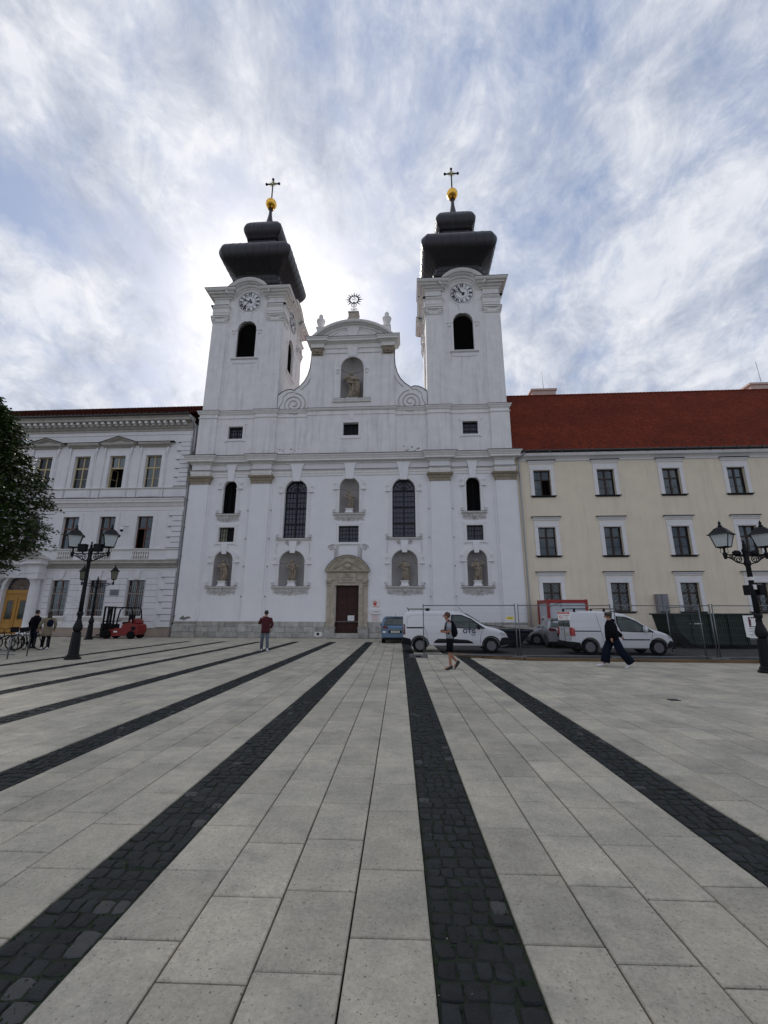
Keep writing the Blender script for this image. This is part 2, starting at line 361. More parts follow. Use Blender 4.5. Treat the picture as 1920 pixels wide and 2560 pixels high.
    def arcsweep(s,pts,prof,y0):
        # elevation moulding: pts (x,z); prof (h,d): h along the normal pointing up/out, d towards -y
        P=[Vector(p) for p in pts]; m=len(P); v=[]; n=len(prof)
        for i in range(m):
            a=(P[i]-P[i-1]).normalized() if i>0 else None; b=(P[i+1]-P[i]).normalized() if i<m-1 else None
            na=Vector((-a.y,a.x)) if a else None; nb=Vector((-b.y,b.x)) if b else None
            k=((na+nb)/(1+na.dot(nb))) if (na and nb) else (na or nb)
            for h,d in prof: v.append((P[i].x+k.x*h,y0-d,P[i].y+k.y*h))
        f=[(i*n+q,(i+1)*n+q,(i+1)*n+q+1,i*n+q+1) for i in range(m-1) for q in range(n-1)]
        s.add(v,f); s.add(v[:n],[tuple(range(n))]); s.add(v[-n:],[tuple(range(n))]); return s
    def xf(s,M,start=0):
        s.v[start:]=[tuple(M@Vector(p)) for p in s.v[start:]]; return s
    def mesh(s,name,mt,recalc=True):
        me=bpy.data.meshes.new(name); me.from_pydata(s.v,[],s.f)
        me.polygons.foreach_set('use_smooth',s.sm)
        if recalc:
            bm=bmesh.new(); bm.from_mesh(me); bmesh.ops.remove_doubles(bm,verts=bm.verts,dist=1e-5); bmesh.ops.recalc_face_normals(bm,faces=bm.faces); bm.to_mesh(me); bm.free()
        me.materials.append(mt); return me
    def build(s,name,mt,parent=None,world=True,loc=None,rot=None,recalc=True):
        return link(name,s.mesh(name,mt,recalc),parent,world,loc,rot)
def arch(cx,w,z0,zs,rise=None,n=14):
    # closed loop of an arched opening: half-width w, sill z0, springing zs
    rise=w if rise is None else rise
    p=[(cx-w,z0),(cx+w,z0)]
    for i in range(n+1):
        t=PI*i/n; p.append((cx+w*cos(t),zs+rise*sin(t)))
    return p
def rect(x0,x1,z0,z1): return [(x0,z0),(x1,z0),(x1,z1),(x0,z1)]
def arcpts(cx,cz,r,a0,a1,n=16): return [(cx+r*cos(a0+(a1-a0)*i/n),cz+r*sin(a0+(a1-a0)*i/n)) for i in range(n+1)]
def segarc(x0,x1,z,rise,n=20):
    w=(x1-x0)/2; cx=(x0+x1)/2; rr=(w*w+rise*rise)/(2*rise); cz=z+rise-rr; a=math.asin(min(1,w/rr)) 
    if rise>w: a=PI-a
    return [(cx+rr*sin(-a+2*a*i/n),cz+rr*cos(-a+2*a*i/n)) for i in range(n+1)]
def spiral(cx,cz,r0,r1,turns,y,a0=0,sgn=1,n=36):
    return [(cx+sgn*(r0+(r1-r0)*i/n)*cos(a0+turns*2*PI*i/n),y,cz+(r0+(r1-r0)*i/n)*sin(a0+turns*2*PI*i/n)) for i in range(n+1)]
FONT=None
def text_mesh(txt,size,depth=.002,align='CENTER'):
    cu=bpy.data.curves.new('txt','FONT'); cu.body=txt; cu.size=size; cu.align_x=align; cu.align_y='CENTER'; cu.extrude=depth; cu.resolution_u=2
    o=bpy.data.objects.new('txt',cu); C.objects.link(o); dg=bpy.context.evaluated_depsgraph_get(); me=bpy.data.meshes.new_from_object(o.evaluated_get(dg)); 
    vs=[tuple(v.co) for v in me.vertices]; fs=[tuple(p.vertices) for p in me.polygons]
    bpy.data.objects.remove(o); bpy.data.curves.remove(cu); bpy.data.meshes.remove(me); return vs,fs
def text_on(mb,txt,size,cx,cz,y,bold=1.0,rot=0,sx=1.0):
    # upright text in the xz plane facing -y
    vs,fs=text_mesh(txt,size); c,s_=cos(rot),sin(rot)
    mb.add([(cx+(p[0]*sx*c-p[1]*s_),y+p[2],cz+(p[0]*sx*s_+p[1]*c)) for p in vs],fs); return mb
def skinned(name,joints,edges,mt,parent,root=0,sub=1,world=True,ysc=1.0):
    me=bpy.data.meshes.new(name); bm=bmesh.new(); ly=bm.verts.layers.skin.verify()
    vs=[bm.verts.new(j[:3]) for j in joints]
    for i,(v,j) in enumerate(zip(vs,joints)): v[ly].radius=(j[3],j[3]); v[ly].use_root=(i==root)
    for a,b in edges: bm.edges.new((vs[a],vs[b]))
    bm.to_mesh(me); bm.free()
    o=bpy.data.objects.new(name,me); C.objects.link(o)
    md=o.modifiers.new('skin','SKIN'); md.use_smooth_shade=True; md.branch_smoothing=.6
    if sub: sb=o.modifiers.new('sub','SUBSURF'); sb.levels=sub; sb.render_levels=sub
    dg=bpy.context.evaluated_depsgraph_get(); nm=bpy.data.meshes.new_from_object(o.evaluated_get(dg)); bpy.data.objects.remove(o)
    nm.materials.clear(); nm.materials.append(mt); nm.name=name
    nm.polygons.foreach_set('use_smooth',[True]*len(nm.polygons))
    return link(name,nm,parent,world)
# ------------------------------------------------------------------ ground
CAMX,CAMY=4.5268,-30.9955
def sheet(name,pts,z,mt,kind='structure'):
    me=bpy.data.meshes.new(name); me.from_pydata([(x,y,z) for x,y in pts],[],[tuple(range(len(pts)))]); me.materials.append(mt)
    return tag(link(name,me),kind=kind)
sheet('ground',[(-900,-900),(900,-900),(900,900),(-900,900)],-.06,earth)
sheet('paving_bed',[(-45,-60),(40,-60),(40,.6),(-45,.6)],-.032,jointm)
ASPH=[(5.9,.5),(6.0,-12.0),(6.5,-12.7),(7.4,-13.45),(8.6,-13.95),(10.5,-14.15),(34,-14.3),(34,.5)]
sheet('asphalt_road',ASPH,-.004,asphalt)
def inpoly(x,y,P):
    c=False; j=len(P)-1
    for i in range(len(P)):
        if (P[i][1]>y)!=(P[j][1]>y) and x<(P[j][0]-P[i][0])*(y-P[i][1])/(P[j][1]-P[i][1])+P[i][0]: c=not c
        j=i
    return c
TH=.0244; ORG=Vector((0,-25.84,0))
pav=empty('paving',(ORG.x,ORG.y,0),kind='structure',rot=TH)
def p2w(u,v): return (ORG.x+u*cos(TH)-v*sin(TH),ORG.y+u*sin(TH)+v*cos(TH))
LEFTS=[6.70,4.56,2.354,.107,-2.15,-4.40,-6.62,-8.87]
SW=.47
def visible(x,y,marg=2.5):
    d=y-CAMY
    return d>1.4 and abs(x-CAMX+.06*d)<.97*d+marg
def slab_verts(u0,u1,v0,v1,top,rng,tilt=.0015):
    g=.0055; e=.006; a=[rng.uniform(-tilt,tilt) for _ in range(4)]
    P=[(u0+g,v0+g),(u1-g,v0+g),(u1-g,v1-g),(u0+g,v1-g)]
    cu,cv=(u0+u1)/2,(v0+v1)/2
    vs=[(p[0],p[1],-.031) for p in P]+[(p[0],p[1],top-.006+a[i]) for i,p in enumerate(P)]
    vs+=[(p[0]+(e if p[0]<cu else -e),p[1]+(e if p[1]<cv else -e),top+a[i]) for i,p in enumerate(P)]
    return vs
SF=[(8,9,10,11)]+[(i,(i+1)%4,4+(i+1)%4,4+i) for i in range(4)]+[(4+i,4+(i+1)%4,8+(i+1)%4,8+i) for i in range(4)]
rng=random.Random(3)
cols=[]
edges=sorted(LEFTS)
for i,l in enumerate(edges):
    nx=edges[i+1] if i+1<len(edges) else l+2.15
    w=(nx-l-SW)/4
    for k in range(4): cols.append((l+SW+k*w,l+SW+(k+1)*w,i+1<len(edges)))
u=edges[-1]+2.15
while u<34: cols.append((u,u+.47,False)); u+=.47
u=edges[0]
while u>-40: cols.append((u-.44,u,False)); u-=.44
slabs=[]
VEND=21.55
for (a,b,bay) in cols:
    off=rng.uniform(0,.61); v=-3.6-off
    while v<25.9:
        ln=.61 if rng.random()<.93 else rng.choice([.4,.85])
        x,y=p2w((a+b)/2,v+ln/2)
        if y<-.35 and visible(x,y) and not inpoly(x,y,ASPH): slabs.append((a,b,v,min(v+ln,25.9),x,y))
        v+=ln
# strip ends: slabs fill the strip's place beyond its end near the church
for l in LEFTS:
    v=VEND
    while v<25.6:
        x,y=p2w(l+SW/2,v+.3)
        if y<-.35 and visible(x,y) and not inpoly(x,y,ASPH): slabs.append((l,l+SW,v,v+.61,x,y))
        v+=.61
slabs.sort(key=lambda s:(s[4]-CAMX)**2+(s[5]-CAMY)**2)
inview=[s for s in slabs if visible(s[4],s[5],.3) and s[5]-CAMY>1.9]
near=set(id(s) for s in inview[:300])
variants={}
far=MB()
for s in slabs:
    a,b,v0,v1,x,y=s
    if id(s) in near:
        key=(round(b-a,3),round(v1-v0,3),rng.randrange(3))
        if key not in variants:
            mb=MB(); mb.add(slab_verts(-(b-a)/2,(b-a)/2,-(v1-v0)/2,(v1-v0)/2,0,rng),SF); variants[key]=mb.mesh('slab',slabm,False)
        link('slab',variants[key],pav,False,((a+b)/2,(v0+v1)/2,rng.uniform(-.0015,.0015)),(0,0,rng.uniform(-.002,.002)))
    else: far.add(slab_verts(a,b,v0,v1,rng.uniform(-.0015,.0015),rng,.001),SF)
tag(far.build('slabs',slabs_m,pav,False,recalc=False),kind='stuff')
# cobble strips
for l in LEFTS:
    me=bpy.data.meshes.new('strip_bed'); me.from_pydata([(l,-34,-.013),(l+SW,-34,-.013),(l+SW,VEND,-.013),(l,VEND,-.013)],[],[(0,1,2,3)]); me.materials.append(jointg); link('strip_bed',me,pav,False)
def cob(cx,cy,w,l,rng,top):
    q=[]; cs=[(-1,-1),(0,-1),(1,-1),(1,0),(1,1),(0,1),(-1,1),(-1,0)]
    jit=[(rng.uniform(-.007,.007),rng.uniform(-.007,.007)) for _ in cs]
    def ring(sc,z,push):
        o=[]
        for (sx,sy),(jx,jy) in zip(cs,jit):
            k=1.0 if sx*sy==0 else .93
            o.append((cx+sx*w/2*sc*k+jx*push,cy+sy*l/2*sc*k+jy*push,z))
        return o
    tz=[rng.uniform(-.004,.004) for _ in range(3)]
    r0=ring(1,-.031,1); r1=ring(.99,top-.008,1); r2_=ring(.88,top-.001,.95)
    r2_=[(x,y,z+tz[0]*(x-cx)/w*2+tz[1]*(y-cy)/l*2) for x,y,z in r2_]
    vs=r0+r1+r2_+[(cx,cy,top+.003)]
    fs=[(i,(i+1)%8,8+(i+1)%8,8+i) for i in range(8)]+[(8+i,8+(i+1)%8,16+(i+1)%8,16+i) for i in range(8)]+[(16+i,16+(i+1)%8,24) for i in range(8)]
    return vs,fs
cobs=[]
for l in LEFTS:
    v=-3.6
    while v<VEND:
        rl=rng.uniform(.095,.13); n=rng.choice([4,4,5]); ws=[rng.uniform(.8,1.25) for _ in range(n)]; t=sum(ws); uu=l+.006
        for w_ in ws:
            w=w_/t*(SW-.012); x,y=p2w(uu+w/2,v+rl/2)
            if visible(x,y,1.5) and not inpoly(x,y,ASPH): cobs.append((uu+w/2,v+rl/2+rng.uniform(-.012,.012),w,rl,x,y))
            uu+=w
        v+=rl
cobs.sort(key=lambda s:(s[4]-CAMX)**2+(s[5]-CAMY)**2)
inv=[s for s in cobs if visible(s[4],s[5],.05) and s[5]-CAMY>2.0][:300]; near=set(id(s) for s in inv)
farc=MB(); farg=MB()
pool=[]
for k in range(14):
    mb=MB(); mb.add(*cob(0,0,.103,.1,rng,0)); pool.append(mb.mesh('cobblestone',cobm,False))
grey=pool[0].copy(); grey.materials.clear(); grey.materials.append(cobg)
for s in cobs:
    uu,v,w,rl,x,y=s; gp=rng.random()<(.015 if noise.noise(Vector((x*.8,y*.8,0)))<.28 else .2)
    if id(s) in near:
        o=link('cobblestone',grey if gp else rng.choice(pool),pav,False,(uu,v,rng.uniform(-.009,-.001)),(0,0,rng.uniform(-.06,.06))); o.scale=((w-.009)/.103,(rl-.010)/.1,1)
    else: (farg if gp else farc).add(*cob(uu,v,w-.009,rl-.010,rng,rng.uniform(-.009,-.001)))
tag(farc.build('cobblestones',cobs_m,pav,False,recalc=False),kind='stuff')
tag(farg.build('worn_cobblestones',cobg,pav,False,recalc=False),kind='stuff')
# moss tufts and litter specks in the strips
mossm=mat('moss',(.018,.045,.010),.95,(.03,.06,.012),20,.6)
mb=MB()
for k in range(2600):
    l=rng.choice(LEFTS[:5]); v=-3.4+(rng.random()**1.8)*14; uu=l+rng.uniform(0,SW); x,y=p2w(uu,v)
    if not visible(x,y,.5): continue
    for q in range(3):
        a=rng.uniform(0,2*PI); r_=rng.uniform(.004,.012); h=rng.uniform(.004,.014)
        px,py=uu+rng.uniform(-.012,.012),v+rng.uniform(-.012,.012)
        mb.add([(px-r_*cos(a),py-r_*sin(a),-.012),(px+r_*cos(a),py+r_*sin(a),-.012),(px+.004*cos(a+1),py+.004*sin(a+1),-.010+h)],[(0,1,2)])
tag(mb.build('moss',mossm,None,recalc=False),kind='stuff').location=(ORG.x,ORG.y,0); bpy.data.objects['moss'].rotation_euler=(0,0,TH)
mb=MB()
litm=mat('pale_litter',(.45,.43,.38),.8)
for k in range(420):
    l=rng.choice(LEFTS[:4]); v=-3.3+(rng.random()**1.5)*12; uu=l+rng.uniform(0,SW); a=rng.uniform(0,PI); s_=rng.uniform(.002,.0045)
    mb.add([(uu+s_*cos(a+q*2.1),v+s_*sin(a+q*2.1),.003+.002*q) for q in range(3)],[(0,1,2)])
o=tag(mb.build('litter_specks',litm,None,recalc=False),kind='stuff'); o.location=(ORG.x,ORG.y,0); o.rotation_euler=(0,0,TH)
# ------------------------------------------------------------------ church
ch=empty('church',(0,0,0),'large white baroque church with twin dark onion towers and gilded crosses','church')
def P_(name,mb,mt,parent=None,label=None):
    o=mb.build(name,mt,parent or ch)
    if label: o['label']=label
    return o
# base stones
rngb=random.Random(11)
def blocks(x0,x1,y,rows,name='stone_block',mt=basest,dep=.5):
    for z0,z1 in rows:
        x=x0
        while x<x1-.02:
            w=rngb.uniform(.45,.95); 
            if x+w>x1-.3: w=x1-x
            mb=MB(); g=.006; pr=rngb.uniform(-.012,.012); b=.01
            a0,a1,b0,b1=x+g,x+w-g,z0+g,z1-g
            mb.add([(a0,y+dep,b0),(a1,y+dep,b0),(a1,y+dep,b1),(a0,y+dep,b1),(a0,y+pr,b0),(a1,y+pr,b0),(a1,y+pr,b1),(a0,y+pr,b1),(a0+b,y+pr-b,b0+b),(a1-b,y+pr-b,b0+b),(a1-b,y+pr-b,b1-b),(a0+b,y+pr-b,b1-b)],SF)
            P_(name,mb,mt); x+=w
ROWS=[(0,.38),(.38,.76),(.76,1.125)]
PIL=[(-12.59,-11.14),(-7.69,-6.22),(6.22,7.69),(11.14,12.59)]
for a,b in [(-11.14,-7.69),(-6.22,-1.56),(1.56,6.22),(7.69,11.14)]: blocks(a,b,-.03,ROWS)
for a,b in PIL: blocks(a-.12,b+.12,-.37,[(0,.4),(.4,.8)])
for a,b in ((-12.6,-.86),(.86,12.6)): mb=MB(); mb.box(a,b,.02,.4,-.05,1.12); P_('base_backing',mb,basest)
for a,b in PIL:
    mb=MB(); mb.sweep([(a,.1),(a,-.25),(b,-.25),(b,.1)],[(0,.8),(.12,.8),(.12,.86),(.04,.93),(.04,1.02),(.10,1.05),(.10,1.12),(.0,1.16)]); mb.box(a+.01,b-.01,-.24,.1,.8,1.15); P_('pilaster_base',mb,basest)
# main wall
TW=[(-4.17,.87),(4.17,.87)]
holes=[]
for cx in (-4.17,4.17): holes.append(arch(cx,.87,7.2,10.97))
for cx in (-9.43,9.43): holes.append(arch(cx,.52,9.15,11.33)); holes.append(rect(cx-.61,cx+.61,6.98,8.12))
for cx in (-9.46,9.46): holes.append(arch(cx,.72,3.62,5.56))
for cx in (-4.2,4.2): holes.append(arch(cx,.96,3.62,5.42,.88))
holes.append(arch(0,.76,9.12,11.17,.8)); holes.append(rect(-.76,.76,6.9,8.15)); holes.append(rect(-.84,.84,1.15,3.7))
mb=MB(); mb.plate([(-12.6,1.12),(-.84,1.12),(.84,1.12),(12.6,1.12),(12.6,13.3),(-12.6,13.3)],holes[:-1]+[[(-.84,1.13),(.84,1.13),(.84,3.7),(-.84,3.7)]],0,.45,.42); P_('front_wall',mb,white)
mb=MB(); mb.box(-12.4,12.4,1.0,34,0,17.6); P_('nave_wall',mb,white)
mb=MB(); mb.prism([(-12.8,17.5),(12.8,17.5),(0,21.8)],6.6,34.2); P_('nave_roof',mb,tile_r)
for a,b in ((-12.6,-12.25),(12.25,12.6)): mb=MB(); mb.box(a,b,.46,6.2,0,17.9); P_('side_wall',mb,white)
# pilasters
for a,b in PIL:
    mb=MB(); mb.box(a,b,-.25,.02,1.14,11.56)
    mb.box(a-.16 if a<0 else a-.16,a,-.1,.02,1.14,11.56); mb.box(b,b+.16,-.1,.02,1.14,11.56)
    P_('pilaster',mb,white)
    mb=MB(); mb.sweep([(a,.1),(a,-.25),(b,-.25),(b,.1)],[(0,11.54),(.06,11.56),(.05,11.72),(.09,11.78),(.14,11.95),(.22,12.02),(.26,12.10),(.26,12.17),(0,12.17)]); mb.box(a+.01,b-.01,-.24,0,11.55,12.16); P_('capital',mb,brownstone)
def front_path(extra_end=True):
    p=[(-12.59,1.2),(-12.59,-.25),(-11.14,-.25),(-11.14,0),(-7.69,0),(-7.69,-.25),(-6.22,-.25),(-6.22,0),(6.22,0),(6.22,-.25),(7.69,-.25),(7.69,0),(11.14,0),(11.14,-.25),(12.59,-.25),(12.59,1.2)]
    return p
FP=front_path()
mb=MB(); mb.sweep(FP,[(0,12.17),(.05,12.17),(.05,12.36),(.08,12.38),(.08,12.55),(.11,12.57),(.15,12.62),(.15,12.66),(0,12.67)]); P_('architrave',mb,white2)
mb=MB(); mb.sweep(FP,[(0,12.66),(.02,12.66),(.02,13.2),(0,13.2)]); P_('frieze',mb,white)
mb=MB(); mb.sweep(FP,[(0,13.14),(.08,13.16),(.10,13.24),(.20,13.30),(.38,13.33),(.38,13.47),(.42,13.50),(.46,13.60),(.54,13.70),(.56,13.80),(0,13.90)]); P_('main_cornice',mb,white2)
mb=MB(); mb.sweep(FP,[(0,13.905),(.575,13.805),(.585,13.79),(.585,13.83),(0,13.94)]); P_('cornice_flashing',mb,flash)
mb=MB(); mb.sweep(FP,[(.151,12.64),(.17,12.64),(.17,12.675),(0,12.69)]); P_('string_flashing',mb,flash)
# keystone panels over openings
for cx,w0,w1,zt,zb in [(-4.17,.55,.25,13.15,11.72),(4.17,.55,.25,13.15,11.72),(0,.45,.28,13.15,11.85),(-9.43,.4,.2,13.15,11.78),(9.43,.4,.2,13.15,11.78)]:
    mb=MB(); mb.plate([(cx-w1,zb),(cx+w1,zb),(cx+(w0+w1)/2,12.7),(cx+w0,zt),(cx-w0,zt),(cx-(w0+w1)/2,12.7)],[],-.19,.0); P_('keystone',mb,white)
for cx,w0,w1,zt,zb in [(-4.2,.3,.18,6.98,6.1),(4.2,.3,.18,6.98,6.1),(-9.46,.26,.16,6.9,6.05),(9.46,.26,.16,6.9,6.05)]:
    mb=MB(); mb.plate([(cx-w1,zb),(cx+w1,zb),(cx+w0,zt),(cx-w0,zt)],[],-.15,.0); P_('keystone',mb,white)
# frames
def scrollpair(mb,cx,dx,z,r,y=-.04):
    for s in (-1,1):
        mb.tube(spiral(cx+s*dx,z,r,.03,1.6,y,a0=0,sgn=s,n=26),.035,6)
        mb.lathe([(r*.9,0),(r*.9,.03),(0.001,.04)],n=14); st=len(mb.v)-14*3-14
        M=Matrix.Translation((cx+s*dx,0,z))@Matrix.Rotation(R(90),4,'X'); mb.xf(M,st)
def surround(cx,hw,z0,zs,rise,ears=True,ext=.26,apron=True,bigz=.6):
    ho=hw+ext; top=zs+rise
    out=[(cx-ho,z0),(cx+ho,z0),(cx+ho,zs-.12)]
    if ears: out+=[(cx+ho+.22,zs-.12),(cx+ho+.22,zs-.04),(cx+ho+.16,zs+.05),(cx+ho+.2,zs+.32)]
    out+=[(cx+ho+.1,zs+rise*.62),(cx+hw*.7,top+.18),(cx+hw*.35,top+.2)]
    L_=[(2*cx-x,z) for x,z in reversed(out[2:])]
    out=out+L_
    # ring between outline and opening: open at the sill, so build as one polygon
    inner=[(cx-hw,z0)]+[(cx+hw*cos(PI-PI*i/16),zs+rise*sin(PI-PI*i/16)) for i in range(17)]+[(cx+hw,z0)]
    poly=[(cx+ho,z0)]+out[2:]+[(cx-ho,z0)]+inner
    mb=MB(); mb.prism(poly,-.07,.01)
    # archivolt
    a=[(cx-(hw+.10)*cos(PI*i/18),zs+(rise+.10)*sin(PI*i/18)) for i in range(19)]
    mb.arcsweep(a,[(-.09,0),(-.09,.11),(.0,.13),(.04,.10),(.04,0)],0)
    for s in (-1,1):
        x0,x1=sorted((cx+s*(hw-.02),cx+s*(ho+.24))); mb.box(x0,x1,-.14,0,zs-.16,zs-.09)
        x0,x1=sorted((cx+s*(hw+.015),cx+s*(hw+.14))); mb.box(x0,x1,-.10,0,z0,zs-.165)
    scrollpair(mb,cx,ho+.08,z0+.22,.17)
    if ears: scrollpair(mb,cx,ho+.08,zs+.3,.10,-.07)
    P_('opening_surround',mb,trimw)
    mb=MB(); w=ho+.22; mb.sweep([(cx-w,0),(cx+w,0)],[(0,z0-.14),(.10,z0-.12),(.16,z0-.08),(.20,z0-.04),(.20,z0),(0,z0+.01)]); P_('sill',mb,white2)
    mb=MB(); mb.box(cx-w-.01,cx+w+.01,-.21,0,z0+.011,z0+.026); P_('sill_flashing',mb,flash)
    if apron:
        n=int(w*2/.13); pts=[]
        for i in range(n*3+1):
            t=i/(n*3); x=cx-w*.9+t*w*1.8; pts.append((x,z0-.42-.10*abs(sin(t*n*PI/1.5))-.1*cos((t-.5)*PI)**2+.05*sin(t*37)))
        mb=MB(); mb.prism([(cx+w*.9,z0-.14),(cx-w*.9,z0-.14)]+pts,-.05,.01)
        rr=random.Random(int(cx*10+z0*7))
        for k in range(int(w*7)):
            t=(k+.5)/int(w*7); x=cx-w*.82+t*w*1.64; s=1 if x>cx else -1
            mb.tube(spiral(x,z0-.34+rr.uniform(-.04,.04),.11,.02,1.2,-.06,a0=rr.uniform(0,6),sgn=s,n=12),.025,5)
        mb.tube([(cx,-.07,z0-.16),(cx,-.09,z0-.32),(cx,-.05,z0-.58)],[.06,.08,.02],6)
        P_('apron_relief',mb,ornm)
def rect_surround(cx,hw,z0,z1,e=.17):
    mb=MB(); o=[(cx-hw-e,z0-e),(cx+hw+e,z0-e),(cx+hw+e,z1+e),(cx+hw+e+.08,z1+e),(cx+hw+e+.08,z1+e+.07),(cx-hw-e-.08,z1+e+.07),(cx-hw-e-.08,z1+e),(cx-hw-e,z1+e)]
    mb.plate(o,[rect(cx-hw,cx+hw,z0,z1)],-.06,.01)
    mb.box(cx-hw-e-.08,cx-hw-.1,-.065,0,z0-e-.07,z0-e+.02); mb.box(cx+hw+.1,cx+hw+e+.08,-.065,0,z0-e-.07,z0-e+.02)
    P_('opening_surround',mb,trimw)
def niche(cx,hw,z0,zs,rise,dep=.7,flutes=14):
    mb=MB(); n=28; rows=[]
    for z in (z0,zs): rows.append([(cx+hw*cos(PI*k/n),.41*0+dep*sin(PI*k/n),z) for k in range(n+1)])
    for i in range(1,9):
        ph=PI/2*i/8; fl=lambda k:1-.05*abs(sin(flutes*PI*k/n/2))*min(1,i/2)
        rows.append([(cx+hw*cos(ph)*cos(PI*k/n)*fl(k),dep*cos(ph)*sin(PI*k/n)*fl(k),zs+rise*sin(ph)*fl(k)) for k in range(n+1)])
    v=[p for r_ in rows for p in r_]; f=[(i*(n+1)+k,i*(n+1)+k+1,(i+1)*(n+1)+k+1,(i+1)*(n+1)+k) for i in range(len(rows)-1) for k in range(n)]
    mb.add([(x,y+.002,z) for x,y,z in v],f,True); 
    # impost band inside
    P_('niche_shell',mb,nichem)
    mb=MB(); mb.prism([(cx+(hw-.002)*cos(PI*k/n),dep*sin(PI*k/n)) for k in range(n+1)],z0-.02,z0+.004,'z'); P_('niche_floor',mb,white2)
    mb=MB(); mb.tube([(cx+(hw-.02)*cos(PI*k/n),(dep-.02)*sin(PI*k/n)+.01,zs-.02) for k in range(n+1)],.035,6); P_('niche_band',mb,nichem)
for cx in (-4.17,4.17): surround(cx,.87,7.2,10.97,.87,apron=False)
for cx in (-9.43,9.43): surround(cx,.52,9.15,11.33,.52,ext=.22)
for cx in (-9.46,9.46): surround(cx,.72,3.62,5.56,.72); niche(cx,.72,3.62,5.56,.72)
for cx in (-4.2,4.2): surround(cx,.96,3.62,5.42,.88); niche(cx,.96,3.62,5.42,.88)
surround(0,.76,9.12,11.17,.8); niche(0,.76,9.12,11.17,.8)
for cx in (-9.43,9.43): rect_surround(cx,.61,6.98,8.12)
rect_surround(0,.76,6.9,8.15)
# tall arched windows
def pane(mb,parent,mt=churchglass,name='pane',label=None): return P_(name,mb,mt,parent,label)
for cx in (-4.17,4.17):
    hw=.87; z0=7.2; zs=10.97; mb=MB(); t=.055
    mb.box(cx-hw,cx-hw+.07,.2,.3,z0,zs); mb.box(cx+hw-.07,cx+hw,.2,.3,z0,zs); mb.box(cx-hw+.071,cx+hw-.071,.2,.3,z0,z0+.08)
    mb.box(cx-t,cx+t,.19,.3,z0+.081,zs+hw-.03)
    rows=[z0+.08,8.36,9.62,zs-.06]
    for z in rows[1:]: mb.box(cx-hw+.071,cx-t-.001,.195,.3,z-.055,z+.055); mb.box(cx+t+.001,cx+hw-.071,.195,.3,z-.055,z+.055)
    mb.arcsweep([(cx-(hw-.035)*cos(PI*i/20),zs+(hw-.035)*sin(PI*i/20)) for i in range(21)],[(-.04,0),(-.04,.1),(.035,.1),(.035,0)],.3)
    for rr in (.55,.28): mb.arcsweep([(cx-rr*cos(PI*i/16),zs+rr*sin(PI*i/16)) for i in range(17)],[(-.012,0),(-.012,.05),(.012,.05),(.012,0)],.3)
    for a in (30,60,120,150):
        mb.tube([(cx+.05*cos(R(a)),.27,zs+.05*sin(R(a))),(cx+.82*cos(R(a)),.27,zs+.82*sin(R(a)))],.014,4)
    for j in range(3):
        for s in (-1,1):
            xa,xb=(cx+t,cx+hw-.07) if s>0 else (cx-hw+.07,cx-t); za,zb=rows[j]+(.055 if j else 0),rows[j+1]-.055
            for k in (1,2): x=xa+(xb-xa)*k/3; mb.box(x-.014,x+.014,.24,.29,za,zb)
            for k in (1,2): z=za+(zb-za)*k/3; mb.box(xa,xb,.245,.288,z-.014,z+.014)
    w=P_('window',mb,darkwin)
    for j in range(3):
        for s in (-1,1):
            xa,xb=(cx+.0,cx+hw) if s>0 else (cx-hw,cx)
            b=MB(); b.box(xa+.002,xb-.002,.30+.002*j,.32,rows[j]-.05,rows[j+1]-.0); pane(b,w)
    for s in (-1,1):
        b=MB(); b.prism([(cx+s*.001,zs-.06)]+[(cx+s*(hw)*cos(PI/2*i/10),zs+(hw)*sin(PI/2*i/10)) for i in range(11)],.305,.33); pane(b,w)
# louvred openings
def louvre_win(cx,hw,z0,zs,parent,y=0,step=.13):
    mb=MB(); mb.box(cx-hw,cx-hw+.05,y+.16,y+.3,z0,zs); mb.box(cx+hw-.05,cx+hw,y+.16,y+.3,z0,zs); mb.box(cx-.03,cx+.03,y+.14,y+.22,z0,zs+hw-.02)
    mb.arcsweep([(cx-(hw-.025)*cos(PI*i/14),zs+(hw-.025)*sin(PI*i/14)) for i in range(15)],[(-.03,0),(-.03,.12),(.03,.12),(.03,0)],y+.3)
    w=mb.build('louvre_window',louver,parent)
    sl=MB(); z=z0+.04
    while z<zs+hw-.1:
        ww=hw-.05 if z<zs else math.sqrt(max(.01,hw*hw-(z-zs)**2))-.05
        sl.add([(cx-ww,y+.18,z),(cx+ww,y+.18,z),(cx+ww,y+.28,z+step*.8),(cx-ww,y+.28,z+step*.8),(cx-ww,y+.18,z+.02),(cx+ww,y+.18,z+.02)],[(0,1,2,3),(0,1,5,4)]); z+=step
    sl.build('louvres',louver,w)
    b=MB(); b.prism(arch(cx,hw,z0,zs),y+.33,y+.36); b.build('backing_board',dark,w)
for cx in (-9.43,9.43): louvre_win(cx,.52,9.15,11.33,ch)
